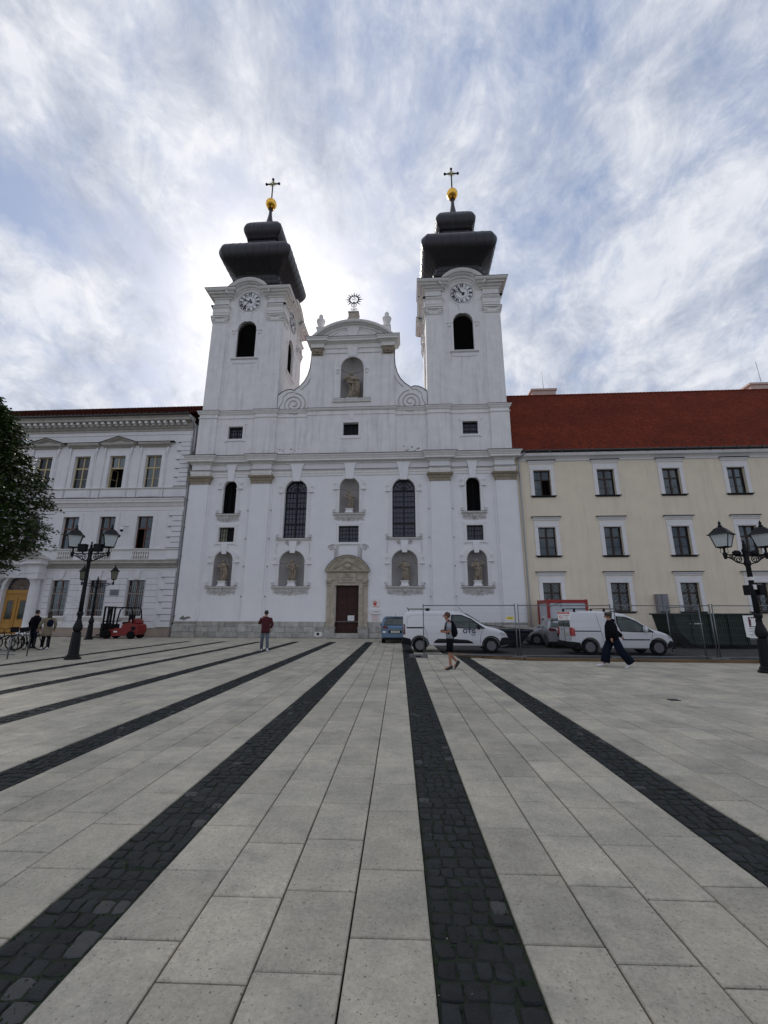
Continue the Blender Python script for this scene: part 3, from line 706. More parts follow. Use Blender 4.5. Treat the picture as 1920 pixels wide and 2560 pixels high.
def grid_win(cx,hw,z0,z1,nx,nz,y=0,paneover=None,mid=True,parent=None,open_=False):
    mb=MB(); mb.box(cx-hw,cx-hw+.05,y+.2,y+.3,z0,z1); mb.box(cx+hw-.05,cx+hw,y+.2,y+.3,z0,z1); mb.box(cx-hw+.051,cx+hw-.051,y+.2,y+.3,z0,z0+.05); mb.box(cx-hw+.051,cx+hw-.051,y+.2,y+.3,z1-.05,z1)
    if mid: mb.box(cx-.035,cx+.035,y+.19,y+.3,z0+.051,z1-.051)
    for i in range(1,nx):
        x=cx-hw+2*hw*i/nx
        if mid and abs(x-cx)<.04: continue
        mb.box(x-.013,x+.013,y+.235,y+.29,z0+.051,z1-.051)
    for j in range(1,nz): z=z0+(z1-z0)*j/nz; mb.box(cx-hw+.051,cx+hw-.051,y+.24,y+.288,z-.013,z+.013)
    w=P_('window',mb,darkwin,parent)
    for s,(xa,xb) in enumerate(((cx-hw,cx),(cx,cx+hw))):
        b=MB(); b.box(xa+.002,xb-.002,y+.30+.003*s,y+.33,z0,z1); P_('pane',b,(paneover or (churchglass,churchglass))[s],w)
yellowpane=mat('yellowish_pane',(.36,.35,.25),.25,(.25,.25,.18),3,.5)
grid_win(-9.43,.61,6.98,8.12,6,3,paneover=(yellowpane,dark)); grid_win(9.43,.61,6.98,8.12,6,3); grid_win(0,.76,6.9,8.15,6,4)
# portal
pt=MB()
for s in (-1,1):
    a,b=sorted((s*.86,s*1.18)); pt.box(a,b,-.18,.3,.78,3.85)
pt.box(-.86,.86,-.18,.3,3.701,3.85)
pl=P_('portal',pt,portalst)
for s in (-1,1):
    mb=MB(); a,b=sorted((s*1.185,s*1.5)); mb.box(a,b,-.12,.1,.78,3.7); P_('portal_pilaster',mb,portalst,pl)
    mb=MB(); a,b=sorted((s*.98,s*1.10)); mb.box(a,b,-.21,-.181,1.2,3.6); P_('portal_moulding',mb,portalst,pl)
for s in (-1,1):
    mb=MB(); a,b=sorted((s*.84,s*1.56)); mb.box(a,b,-.27,.2,0,.66); mb.box(a-.03,b+.03,-.3,.2,.66,.75); P_('portal_plinth',mb,basest,pl)
mb=MB(); mb.box(-1.5,1.5,-.16,.1,3.851,4.62); 
mb.sweep([(-1.5,.05),(-1.5,-.16),(1.5,-.16),(1.5,.05)],[(0,4.08),(.05,4.1),(.05,4.14),(0,4.15)])
mb.box(-.62,.62,-.24,-.161,3.9,4.58)
P_('portal_entablature',mb,portalst,pl)
for s in (-1,1):
    mb=MB(); x=s*1.34; mb.box(x-.2,x+.2,-.2,.05,3.7,3.78); mb.tube(spiral(x,3.95,.17,.03,1.4,-.2,sgn=s,n=20),.05,6); mb.tube([(x-.16,-.2,3.86),(x,-.25,3.98),(x+.16,-.2,4.08)],.06,6); mb.box(x-.16,x+.16,-.15,.05,3.78,4.12); P_('portal_capital',mb,portalst,pl)
mb=MB(); mb.sweep([(-1.52,.05),(-1.52,-.2),(1.52,-.2),(1.52,.05)],[(0,4.62),(.06,4.64),(.10,4.70),(.16,4.74),(.16,4.80),(0,4.82)]); P_('portal_cornice',mb,portalst,pl)
seg=segarc(-1.62,1.62,4.81,1.08,24)
mb=MB(); mb.prism([(1.62,4.80),(-1.62,4.80)]+seg[1:-1],-.14,.05); mb.arcsweep(seg,[(-.14,0),(-.14,.24),(-.04,.3),(0,.3),(0,0)],.04)
mb.arcsweep([(-1.35,4.83),(0,5.52),(1.35,4.83)],[(-.10,0),(-.10,.22),(.0,.27),(.03,.2),(.03,0)],0)
P_('portal_pediment',mb,portalst,pl)
mb=MB(); mb.arcsweep(seg,[(.002,0),(.002,.32),(.03,.32),(.03,0)],.04); P_('portal_flashing',mb,flash,pl)
mb=MB()
for k in range(9):
    a=R(20+140*k/8); mb.tube([(0,-.18,4.92),(.14*cos(a),-.24,5.05+.06*sin(a)),(.30*cos(a),-.2,4.95+.34*sin(a))],[.03,.05,.035],6)
mb.sphere((0,-.17,5.08),.24,12,8,1,.3,.9)
for s in (-1,1):
    mb.tube(spiral(s*.6,5.45,.14,.03,1.3,-.17,sgn=s,n=16),.035,6); mb.tube(spiral(s*.85,5.25,.1,.03,1.3,-.17,sgn=-s,n=16),.03,6); mb.tube(spiral(s*.3,5.68,.1,.02,1.2,-.17,sgn=s,n=16),.03,6)
    mb.tube([(s*.2,-.17,4.9),(s*.5,-.2,4.86),(s*.7,-.2,4.75),(s*.68,-.2,4.62)],[.03,.06,.07,.04],6)
P_('shell_relief',mb,portalst,pl)
mb=MB(); rr=random.Random(2)
for j,n in enumerate((3,5,8,9,7)):
    for k in range(n):
        x=(k-(n-1)/2)*.11; mb.box(x-.03,x+rr.uniform(.0,.035),-.247,-.2405,4.44-j*.11,4.44-j*.11+.06)
P_('carved_inscription',mb,blackink,pl)
mb=MB(); mb.box(-.9,.9,-.35,.42,0,.17); mb.box(-.838,.838,-.1,.42,.171,.33); P_('door_step',mb,basest,pl)
dr=MB(); dr.box(-.84,.84,.18,.26,.33,3.7); dr.box(-.012,.012,.155,.18,.33,3.7); dr.box(-.838,.838,.13,.18,2.95,3.02)
dr.box(-.838,-.76,.14,.18,.34,3.69); dr.box(.76,.838,.14,.18,.34,3.69)
door=P_('door',dr,doorm)
for s in (-1,1):
    for z0,z1 in ((.45,1.0),(1.1,1.85),(1.95,2.85),(3.08,3.62)):
        mb=MB(); a,b=sorted((s*.10,s*.70)); mb.box(a,b,.152,.18,z0,z1); mb.box(a+.08,b-.08,.135,.152,z0+.08,z1-.08)
        if z1-z0<.95 and z0<3: mb.lathe([(.13,0),(.13,.02),(.09,.035),(0.001,.03)],n=12); mb.xf(Matrix.Translation(((a+b)/2,.135,(z0+z1)/2))@Matrix.Rotation(R(90),4,'X'),len(mb.v)-48-12)
        P_('door_panel',mb,doorm,door)
mb=MB(); mb.tube([(.05,.13,1.5),(.05,.09,1.52),(.05,.09,1.68),(.05,.13,1.7)],.012,6); P_('door_handle',mb,flash,door)
# scroll stucco above the portal
mb=MB()
for s in (-1,1):
    mb.tube(spiral(s*1.28,6.5,.24,.03,1.6,-.05,sgn=s,n=26),.03,6)
    for k in range(7): mb.tube([(s*.72,-.04,6.6-k*.14),(s*.9,-.05,6.5-k*.15),(s*1.05,-.03,6.3-k*.17)],.022,5)
mb.tube([(-1.25,-.04,6.74),(-.7,-.04,6.72),(0,-.04,6.72),(.7,-.04,6.72),(1.25,-.04,6.74)],.025,5)
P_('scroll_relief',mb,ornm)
mb=MB()
for a in (-4.2,4.2):
    for s in (-1,1): mb.tube(spiral(a+s*.42,6.86,.16,.03,1.4,-.05,sgn=s,n=20),.03,6); mb.tube([(a+s*1.25,-.04,6.9),(a+s*1.3,-.04,6.3),(a+s*1.22,-.04,5.8),(a+s*1.3,-.04,5.6)],.018,5)
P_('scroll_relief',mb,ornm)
# peeled patch, vents, anchors
mb=MB(); mb.prism([(-12.3,1.28),(-11.9,1.2),(-11.5,1.34),(-11.35,1.3),(-11.55,1.48),(-11.9,1.4),(-12.0,1.55),(-12.2,1.38)],-.256,-.2505); P_('peeled_plaster',mb,dirtp)
mb=MB(); mb.box(-2.28,-1.76,-.055,-.03,.1,.42); P_('vent_plate',mb,white2); mb=MB(); mb.box(-2.13,-1.95,-.062,-.056,.18,.36); P_('vent_hole',mb,dark)
mb=MB()
for a,b in PIL[1:3]:
    for x in (a-.17,b+.17):
        for z in (2.9,5.1,7.2,9.4): mb.box(x-.03,x+.03,-.16,-.1,z-.04,z+.04)
P_('wall_anchors',mb,zincd)
# second level
h2=[rect(-10.05,-8.85,15.42,16.5),rect(8.85,10.05,15.42,16.5),rect(-.62,.62,15.47,16.58)]
mb=MB(); mb.plate([(-12.58,13.85),(12.58,13.85),(12.58,17.9),(-12.58,17.9)],h2,0,.45,.42); P_('attic_wall',mb,tower_w)
LV=[(-12.52,-11.05),(-7.88,-6.1),(6.1,7.88),(11.05,12.52)]
for a,b in LV:
    mb=MB(); mb.box(a,b,-.18,.01,13.86,17.6); P_('attic_pier',mb,tower_w)
P2=[(-12.56,6.3),(-12.56,-.18),(-11.05,-.18),(-11.05,0),(-7.88,0),(-7.88,-.18),(-6.1,-.18),(-6.1,0),(-3.55,0)]
for sgn in (1,-1):
    pth=P2 if sgn>0 else [(-x,y) for x,y in reversed(P2)]
    mb=MB(); mb.sweep(pth,[(0,17.2),(.05,17.22),(.05,17.3),(0,17.32)]); 
    mb.sweep(pth,[(0,17.55),(.06,17.58),(.10,17.7),(.16,17.78),(.16,17.86),(0,17.94)]); P_('attic_cornice',mb,white2)
    mb=MB(); mb.sweep(pth,[(0,17.945),(.165,17.865),(.185,17.865),(.185,17.885),(0,17.975)]); P_('attic_flashing',mb,flash)
mb=MB(); mb.plate(rect(-3.55,3.55,13.86,17.65),[rect(-.85,.85,15.2,16.85)],-.12,.0); mb.box(-3.5,3.5,-.15,-.121,13.87,14.6)
mb.sweep([(-3.55,0),(-3.55,-.12),(3.55,-.12),(3.55,0)],[(0,17.3),(.04,17.3),(.04,17.36),(0,17.36)])
P_('attic_panel',mb,tower_w)
mb=MB(); mb.sweep([(-3.58,0),(-3.58,-.12),(3.58,-.12),(3.58,0)],[(0,17.66),(.06,17.68),(.12,17.76),(.14,17.80),(.14,17.86),(0,17.9)]); P_('attic_cornice',mb,white2)
mb=MB(); mb.sweep([(-3.58,.1),(-3.58,-.12),(3.58,-.12),(3.58,.1)],[(-.1,17.91),(.145,17.865),(.165,17.865),(.165,17.885),(-.1,17.94)]); P_('attic_flashing',mb,flash)
for cx,a,b in ((-9.45,15.42,16.5),(9.45,15.42,16.5)): rect_surround(cx,.6,a,b); grid_win(cx,.6,a,b,6,3)
mb=MB(); mb.plate(rect(-.85,.85,15.2,16.85),[rect(-.62,.62,15.47,16.58)],-.16,.0); P_('opening_surround',mb,trimw)
grid_win(0,.62,15.47,16.58,2,1,paneover=(dark,dark))
mb=MB(); mb.plate([(-.2,16.86),(.2,16.86),(.32,17.6),(-.32,17.6)],[],-.17,-.1); P_('keystone',mb,tower_w)
mb=MB(); rr=random.Random(5)
for cx in (-5.0,4.6):
    for k in range(9):
        x=cx+rr.uniform(-.9,.9); z=14.1+rr.uniform(0,.45); s=rr.uniform(.03,.09); mb.prism([(x+s*cos(q*1.3)*rr.uniform(.5,1.2),z+s*sin(q*1.3)*rr.uniform(.5,1.2)) for q in range(5)],-.006,-.001)
P_('peeled_spots',mb,dirtp)
# gable
vol=[(-3.46,23.5),(-3.48,22.6),(-3.55,21.7),(-3.72,21.0),(-3.98,20.45),(-4.35,20.0),(-4.72,19.72),(-4.80,19.62),(-5.1,19.74),(-5.45,19.70),(-5.8,19.52),(-6.12,19.22)]
gv=[(x,z) for x,z in vol]
right=[(-x,z) for x,z in reversed(vol)]
outl=[(-6.12,17.86),(6.12,17.86)]+right+gv
mb=MB(); mb.plate(outl,[arch(0,.95,18.76,21.6,.98)],0.0,1.0,.42); P_('gable_wall',mb,tower_w)
mb=MB(); mb.arcsweep(list(reversed(gv)),[(-.01,-.9),(-.01,.05),(.05,.05),(.05,-.9)],.03); mb.arcsweep(list(reversed(right)),[(-.01,-.9),(-.01,.05),(.05,.05),(.05,-.9)],.03); P_('gable_coping',mb,flash)
mb=MB()
for s in (-1,1):
    mb.tube(spiral(s*4.77,18.38,1.02,.12,2.6,-.02,a0=R(95),sgn=s,n=60),.045,5)
    mb.tube([(s*x,-.02,z) for x,z in ((3.2,22.6),(3.24,21.6),(3.42,20.85),(3.75,20.2),(4.2,19.7))],.03,5)
    mb.tube([(s*6.05,-.02,18.0),(s*5.9,-.02,18.3),(s*5.75,-.02,18.6),(s*5.7,-.02,19.1),(s*5.3,-.02,19.45),(s*4.8,-.02,19.5)],.03,5)
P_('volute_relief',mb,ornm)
for s in (-1,1):
    a,b=sorted((s*2.5,s*3.46)); mb=MB(); mb.box(a,b,-.16,0,17.9,22.78); c,d=sorted((s*2.36,s*2.5)); mb.box(c,d,-.08,0,17.9,22.78); P_('gable_pilaster',mb,tower_w)
    x=(a+b)/2; mb=MB(); mb.box(a-.02,b+.02,-.2,0,22.7,22.78); mb.box(a+.03,b-.03,-.22,0,22.781,23.36); mb.box(a-.06,b+.06,-.28,0,23.361,23.44)
    for q in (-1,1):
        mb.tube(spiral(x+q*.36,23.2,.15,.03,1.5,-.22,sgn=q,n=18),.05,6); mb.tube([(x+q*.1,-.24,22.85),(x+q*.28,-.3,22.95),(x+q*.42,-.26,23.05)],.06,6)
    mb.sphere((x,-.25,23.06),.14,10,6); mb.tube([(x-.3,-.26,22.84),(x,-.3,22.78),(x+.3,-.26,22.84)],.05,6)
    P_('composite_capital',mb,brownstone)
GP=[(-3.5,1),(-3.5,-.2),(-2.45,-.2),(-2.45,-.04),(2.45,-.04),(2.45,-.2),(3.5,-.2),(3.5,1)]
mb=MB(); mb.box(-3.44,3.44,-.03,.9,23.40,24.35); mb.sweep(GP,[(0,23.45),(.03,23.45),(.03,23.8),(.08,23.84),(.2,23.92),(.34,23.96),(.34,24.08),(.42,24.2),(.44,24.28),(0,24.34)]); P_('gable_cornice',mb,white2)
mb=MB(); mb.sweep(GP,[(0,24.345),(.45,24.285),(.47,24.285),(.47,24.305),(0,24.37)]); P_('gable_flashing',mb,flash)
mb=MB(); mb.sweep([(-2.45,-.02),(-.5,-.02)],[(0,22.98),(.04,22.98),(.04,23.04),(0,23.05)]); mb.sweep([(.5,-.02),(2.45,-.02)],[(0,22.98),(.04,22.98),(.04,23.04),(0,23.05)]); mb.plate([(-.28,22.65),(.28,22.65),(.44,23.46),(-.44,23.46)],[],-.1,0); P_('keystone',mb,tower_w)
seg=segarc(-3.55,3.55,24.3,1.62,28)
mb=MB(); mb.prism([(3.5,24.32),(-3.5,24.32)]+[(x,z-.1) for x,z in seg[1:-1]],-.04,.9)
mb.arcsweep(seg,[(-.52,-.3),(-.52,.1),(-.36,.14),(-.30,.26),(-.2,.34),(-.2,.44),(-.06,.5),(0,.5),(0,-.8)],0)
i0=segarc(-2.25,2.25,24.35,.92,20); mb.arcsweep(i0,[(-.03,0),(-.03,.08),(.03,.08),(.03,0)],0)
mb.plate([(-.36,24.4),(.36,24.4),(.55,25.55),(-.55,25.55)],[],-.11,0)
P_('arched_pediment',mb,white2)
for s in (-1,1):
    mb=MB(); x=s*2.86; mb.box(x-.28,x+.28,-.1,.5,24.9,25.5); mb.box(x-.34,x+.34,-.16,.56,25.45,25.55)
    mb.lathe([(.14,25.56),(.12,25.64),(.2,25.72),(.30,25.95),(.36,26.2),(.38,26.3),(.40,26.34),(.36,26.42),(.2,26.5),(.13,26.56),(.16,26.66),(.2,26.78),(.15,26.92),(.05,27.02),(0.001,27.06)],(x,.2),14)
    P_('urn',mb,tower_w if s<0 else white2)
mb=MB(); mb.box(-.5,.5,-.2,.6,25.75,26.3); mb.box(-.42,.42,-.15,.55,26.3,26.85); mb.box(-.46,.46,-.2,.6,26.851,26.93); P_('emblem_pedestal',mb,portalst)
e=MB(); e.tube([(0,.1,26.93),(0,.1,27.9)],.035,8); cz=28.32
e.tube([(.36*cos(2*PI*k/24),.1,cz+.36*sin(2*PI*k/24)) for k in range(24)],.035,6,closed=True)
for k in range(16):
    a=2*PI*k/16; l=.78 if k%2==0 else .68; w=.085
    p=[(.37*cos(a-.19),.1,cz+.37*sin(a-.19)),(.37*cos(a+.19),.1,cz+.37*sin(a+.19)),(l*cos(a),.1,cz+l*sin(a))]
    e.add([(x,.085,z) for x,y,z in p]+[(x,.115,z) for x,y,z in p],[(0,1,2),(3,5,4),(0,1,4,3),(1,2,5,4),(2,0,3,5)])
for s in (-1,1): e.tube(spiral(s*.16,27.3,.14,.03,1.3,.1,sgn=s,n=16),.018,5); e.tube(spiral(s*.14,27.62,.1,.02,1.3,.1,sgn=s,n=16),.015,5)
text_on(e,'IHS',.34,0,cz,.1,sx=.9); e.tube([(0,.1,cz+.12),(0,.1,cz+.3)],.02,5); e.tube([(-.08,.1,cz+.22),(.08,.1,cz+.22)],.02,5); e.lathe([(.05,27.9),(.1,28.0),(.05,28.1)],(0,.1),8)
P_('sunburst_emblem',e,ironm,label='iron sunburst with letters IHS on a pole')
surround_done=True
mb=MB(); a=[(-(.95+.08)*cos(PI*i/18),21.6+(.98+.08)*sin(PI*i/18)) for i in range(19)]
mb.arcsweep(a,[(-.075,0),(-.075,.06),(.06,.06),(.06,0)],0)
for s in (-1,1): q,w=sorted((s*.955,s*1.09)); mb.box(q,w,-.06,0,18.78,21.6); q,w=sorted((s*1.09,s*1.35)); mb.box(q,w,-.1,0,21.4,21.48); q,w=sorted((s*1.14,s*1.28)); mb.box(q,w,-.07,0,21.1,21.38)
P_('opening_surround',mb,trimw)
mb=MB(); mb.sweep([(-1.55,0),(1.55,0)],[(0,18.42),(.1,18.45),(.16,18.6),(.2,18.66),(.2,18.72),(0,18.74)]); P_('sill',mb,white2)
mb=MB(); mb.box(-1.56,1.56,-.21,0,18.725,18.742); P_('sill_flashing',mb,flash)
niche(0,.95,18.76,21.6,.98,.8,26)
for s in (-1,1):
    a,b=sorted((s*4.75,s*6.2)); mb=MB(); mb.box(a,b,1.2,1.22,19.0,20.15); o=P_('glass_balustrade',mb,blueglass)
# ------------------------------------------------------------------ tower (built at the origin, faces at +-3.1)
def facexf(k): return Matrix.Rotation(k*PI/2,4,'Z')
def build_tower(cx,mins_h,mins_m):
    cy=3.12; T=Matrix.Translation((cx,cy,0))
    tw=MB()
    def out(name,mb,mt,label=None):
        mb.xf(T); o=mb.build(name,mt,ch)
        if label: o['label']=label
        return o
    full=MB(); corn=MB(); caps=MB(); fl=MB(); reveal=MB(); keys=MB()
    for k in range(4):
        F=facexf(k)
        w=MB(); w.plate([(-3.1,17.9),(3.1,17.9),(3.1,28.95),(1.42,28.95),(1.3,29.4),(.85,29.8),(0,30.0),(-.85,29.8),(-1.3,29.4),(-1.42,28.95),(-3.1,28.95)],[arch(0,.83,22.92,25.72,.85)],-3.0,-2.6,-2.55)
        for s in (-1,1):
            a,b=sorted((s*1.78,s*3.1)); w.box(a,b,-3.13,-3.0,17.95,26.45); a,b=sorted((s*1.6,s*1.78)); w.box(a,b,-3.06,-3.0,17.95,26.45)
            a,b=sorted((s*1.78,s*3.1)); w.box(a,b,-3.13,-3.0,27.02,28.9)
        w.xf(F); out('tower_wall',w,tower_w)
        c=MB()
        for s in (-1,1):
            a,b=(1.78,3.13) if s>0 else (-3.13,-1.78)
            c.sweep([(a,-3.0),(a,-3.14),(b,-3.14)] if s>0 else [(a,-3.14),(b,-3.14),(b,-3.0)],[(0,27.0),(.05,27.0),(.05,27.35),(.08,27.4),(.08,27.75),(.14,27.85),(.20,27.95),(.20,28.03),(0,28.06)])
        # arched cornice hump
        hp=[(-1.42,28.87)]+segarc(-1.36,1.36,28.92,.86,18)+[(1.42,28.87)]
        hp=segarc(-1.46,1.46,28.90,1.02,24)
        c.arcsweep(hp,[(-.12,-.1),(-.12,.05),(0,.08),(.06,.2),(.2,.26),(.26,.42),(.36,.46),(.36,.58),(.5,.66),(.62,.70),(.62,-.1)],-3.0-.003)
        c.xf(F); corn.add(c.v,c.f)
        c=MB()
        for s in (-1,1):
            c=MB(); a,b=sorted((s*1.80,s*3.12)); x=(a+b)/2
            c.box(a-.02,b+.02,-3.18,-3.0,26.42,26.5); c.box(a+.02,b-.02,-3.2,-3.0,26.501,26.9); c.box(a-.1,b+.1,-3.3,-3.0,26.901,27.02)
            for q in (-1,1): c.tube(spiral(x+q*.55,26.72,.2,.04,1.5,-3.2,sgn=q,n=18),.06,6)
            c.tube([(x-.35,-3.2,26.88),(x,-3.22,26.8),(x+.35,-3.2,26.88)],.04,6)
            c.xf(F); out('pilaster_capital',c,white2)

        c=MB()
        for s in (-1,1):
            a,b=sorted((s*1.70,s*3.12)); c.box(a-.02,b+.12,-3.32,-3.0,27.022,27.045) if s>0 else c.box(a-.12,b+.02,-3.32,-3.0,27.022,27.045)
            a,b=sorted((s*1.72,s*3.30)); c.box(a,b,-3.36,-3.0,28.062,28.08)
        c.arcsweep(hp,[(.622,-.1),(.622,.72),(.64,.72),(.64,-.1)],-3.0)
        c.xf(F); fl.add(c.v,c.f)
        c=MB(); aa=[(-(.83+.1)*cos(PI*i/18),25.72+(.85+.1)*sin(PI*i/18)) for i in range(19)]
        c.arcsweep(aa,[(-.1,0),(-.1,.06),(.1,.06),(.1,0)],-3.0)
        for s in (-1,1): a,b=sorted((s*.835,s*1.0)); c.box(a,b,-3.05,-3.0,22.94,25.72); a,b=sorted((s*.84,s*1.32)); c.box(a,b,-3.09,-3.0,25.6,25.72); a,b=sorted((s*1.02,s*1.25)); c.box(a,b,-3.05,-3.0,25.3,25.6)
        c.plate([(-.22,26.5),(.22,26.5),(.32,27.45),(-.32,27.45)],[],-3.08,-3.0)
        c.sweep([(-1.18,-3.0),(1.18,-3.0)],[(0,22.74),(.1,22.78),(.16,22.86),(.16,22.92),(0,22.93)])
        pts=[]; n=24
        for i in range(n*2+1): t=i/(n*2); pts.append((-1.05+2.1*t,22.5-.08*abs(sin(t*6*PI))-.06*cos((t-.5)*PI)))
        c.prism([(1.05,22.74),(-1.05,22.74)]+pts,-3.04,-3.0)
        # clock ring
        c.tube([(1.12*cos(2*PI*i/40),-3.0,28.5+1.12*sin(2*PI*i/40)) for i in range(40)],.035,5,closed=True)
        c.xf(F); out('bell_opening_surround',c,trimw)
    sq=[(-3.1,-3.1),(3.1,-3.1),(3.1,3.1),(-3.1,3.1)]
    for k in range(4):
        pass
    # straight cornice runs round each corner
    for k in range(4):
        c=MB(); c.sweep([(1.38,-3.0),(1.72,-3.0),(1.72,-3.13),(3.13,-3.13),(3.13,-1.72),(3.0,-1.72),(3.0,-1.38)],[(0,28.76),(.05,28.78),(.08,28.90),(.2,28.95),(.26,29.08),(.42,29.12),(.46,29.24),(.58,29.28),(.66,29.40),(.68,29.50),(-.1,29.56)]); c.xf(facexf(k)); corn.add(c.v,c.f)
        c=MB(); c.sweep([(1.42,-3.0),(1.72,-3.0),(1.72,-3.13),(3.13,-3.13),(3.13,-1.72),(3.0,-1.72),(3.0,-1.42)],[(-.1,29.565),(.69,29.505),(.71,29.505),(.71,29.53),(-.1,29.60)]); c.xf(facexf(k)); fl.add(c.v,c.f)
    out('tower_cornice',corn,white2); out('tower_flashing',fl,flash)
    inner=MB(); inner.box(-2.5,2.5,-2.5,2.5,14,29.2); out('bell_chamber',inner,dark)
    for k in ((0,1) if cx<0 else (0,3)):
        p=empty('tmp',(0,0,0)); 
        for o in (p,): pass
        bpy.data.objects.remove(p)
        mb=MB(); hw=.83; z0=22.92; zs=25.72
        mb.box(-hw,-hw+.05,-2.84,-2.7,z0,zs); mb.box(hw-.05,hw,-2.84,-2.7,z0,zs)
        mb.xf(T@facexf(k)); w=mb.build('bell_louvre_window',louver,ch)
        sl=MB(); z=z0+.03
        while z<zs+hw-.1:
            ww=hw-.01 if z<zs else math.sqrt(max(.01,.85**2-(z-zs)**2))-.01
            sl.add([(-ww,-2.85,z),(ww,-2.85,z),(ww,-2.68,z+.17),(-ww,-2.68,z+.17),(-ww,-2.85,z+.03),(ww,-2.85,z+.03)],[(0,1,2,3),(0,1,5,4)]); z+=.2
        sl.xf(T@facexf(k)); sl.build('louvres',louver,w)
    # clocks on the front and the inner side
    for k in ((0,1) if cx<0 else (0,3)):
        M=T@facexf(k)
        mb=MB(); mb.lathe([(1.0,0),(1.0,.05),(0.001,.05)],n=40,smooth=False); mb.xf(Matrix.Translation((0,-3.0,28.52))@Matrix.Rotation(R(90),4,'X')); mb.xf(M); cf=mb.build('clock_face',paper,ch)
        mb=MB()
        for r_,t_ in ((.95,.03),(.53,.028)):
            mb.arcsweep([(r_*cos(2*PI*i/48),28.52+r_*sin(2*PI*i/48)) for i in range(49)],[(-t_/2,0),(-t_/2,.012),(t_/2,.012),(t_/2,0)],-3.052)
        mb.xf(M); mb.build('clock_ring',blackink,cf)
        mb=MB()
        for i,nm in enumerate(['XII','I','II','III','IV','V','VI','VII','VIII','IX','X','XI']):
            a=PI/2-2*PI*i/12; [text_on(mb,nm,.40,.745*cos(a)+q*sin(a),28.52+.745*sin(a)-q*cos(a),-3.06-abs(q)*.1,rot=a-PI/2,sx=.72) for q in (-.014,0,.014)]
        for p in range(len(mb.v)): pass
        mb.xf(M); mb.build('clock_numerals',blackink,cf)
        def hand(ang,ln,wd,yy,name,tail):
            h=MB(); a=R(90-ang)
            q=[(-tail,-wd*1.6),(-tail*.6,-wd*2.2),(-tail*.3,-wd*.7),(ln*.55,-wd*.6),(ln*.6,-wd*2.0),(ln*.78,-wd*1.4),(ln,0),(ln*.78,wd*1.4),(ln*.6,wd*2.0),(ln*.55,wd*.6),(-tail*.3,wd*.7),(-tail*.6,wd*2.2),(-tail,wd*1.6)]
            h.prism([(x*cos(a)-z*sin(a),28.52+x*sin(a)+z*cos(a)) for x,z in q],yy-.02,yy); h.xf(M); h.build(name,blackink,cf)
        hand(mins_h,.62,.045,-3.09,'hour_hand',.28); hand(mins_m,.88,.035,-3.12,'minute_hand',.25)
    # dome: square rolls with chamfered corners
    def sqring(h,z,ch_):
        c_=h*ch_ ; p=[(-h+c_,-h),(h-c_,-h),(h,-h+c_),(h,h-c_),(h-c_,h),(-h+c_,h),(-h,h-c_),(-h,-h+c_)]
        q=[]
        for i in range(8):
            a=p[i]; b=p[(i+1)%8]; q+= [(a[0],a[1],z),((a[0]+b[0])/2,(a[1]+b[1])/2,z)]
        return q
    def roll(hm,zc,rx,rz,a0,a1,n): return [(hm+rx*cos(R(a0+(a1-a0)*i/n)),zc+rz*sin(R(a0+(a1-a0)*i/n))) for i in range(n+1)]
    prof=[(2.96,29.5),(2.8,29.7),(2.45,30.2),(2.2,30.75)]
    prof+=roll(1.95,31.35,.38,.45,-70,70,7)
    prof+=[(1.98,31.9),(2.0,32.2),(2.2,32.5),(2.5,32.75)]+roll(2.32,34.15,1.04,1.12,-62,85,12)+[(1.95,35.4),(1.62,35.6),(1.5,35.9),(1.45,36.6),(1.42,36.95),(1.5,37.05)]
    prof+=[(1.58,37.15),(1.52,37.3)]+[(1.66,37.5),(1.80,37.7),(1.87,38.0),(1.86,38.3),(1.74,38.65),(1.55,38.95),(1.32,39.1),(1.28,39.28),(.85,39.42),(.6,39.75)]
    mb=MB(); mb.loft([sqring(h,z,.11) for h,z in prof],smooth=False); 
    mb.xf(T); d=mb.build('onion_dome',copper,ch)
    d.data.polygons.foreach_set('use_smooth',[True]*len(d.data.polygons)); 
    try: d.data.set_sharp_from_angle(angle=R(32))
    except Exception: pass
    mb=MB()
    for zc,hh in ((32.35,2.08),(35.75,1.56),(37.0,1.5)):
        mb.loft([sqring(hh,zc-.04,.11),sqring(hh+.05,zc,.11),sqring(hh,zc+.04,.11)],smooth=False)
    for k in range(4):
        for u_ in (-.75,-.5,-.25,0,.25,.5,.75):
            st=len(mb.v); mb.tube([(u_*h*.89,-h-.004,z) for h,z in prof if z<39.5],.02,4); mb.xf(facexf(k),st)
    out('dome_seams',mb,copper)
    mb=MB(); mb.lathe([(.62,39.7),(.50,40.0),(.36,40.5),(.24,41.1),(.17,41.6),(.15,42.1),(.2,42.15),(.2,42.25),(.12,42.3)],n=8,smooth=False); out('spire',mb,copper)
    mb=MB(); mb.sphere((0,0,42.95),.55,20,14); mb.lathe([(.3,42.3),(.2,42.4),(.25,42.5)],n=12)
    for k in range(6): a=k*PI/3; mb.tube([(.12*cos(a),.12*sin(a),42.28),(.28*cos(a),.28*sin(a),42.33),(.3*cos(a),.3*sin(a),42.5)],.04,5)
    out('gilded_ball',mb,gold)
    mb=MB(); mb.tube([(0,0,43.4),(0,0,46.15)],.07,8); mb.tube([(-.62,0,45.6),(.62,0,45.6)],.07,8)
    for x,z in ((-.66,45.6),(.66,45.6),(0,46.2)): mb.sphere((x,0,z),.14,8,6); 
    mb.tube([(0,0,46.2),(0,0,46.5)],[.05,.004],6); mb.tube([(-.62,0,45.6),(-.78,0,45.6)],[.06,.02],6); mb.tube([(.62,0,45.6),(.78,0,45.6)],[.06,.02],6)
    cr=out('cross',mb,ironm)
    mb=MB()
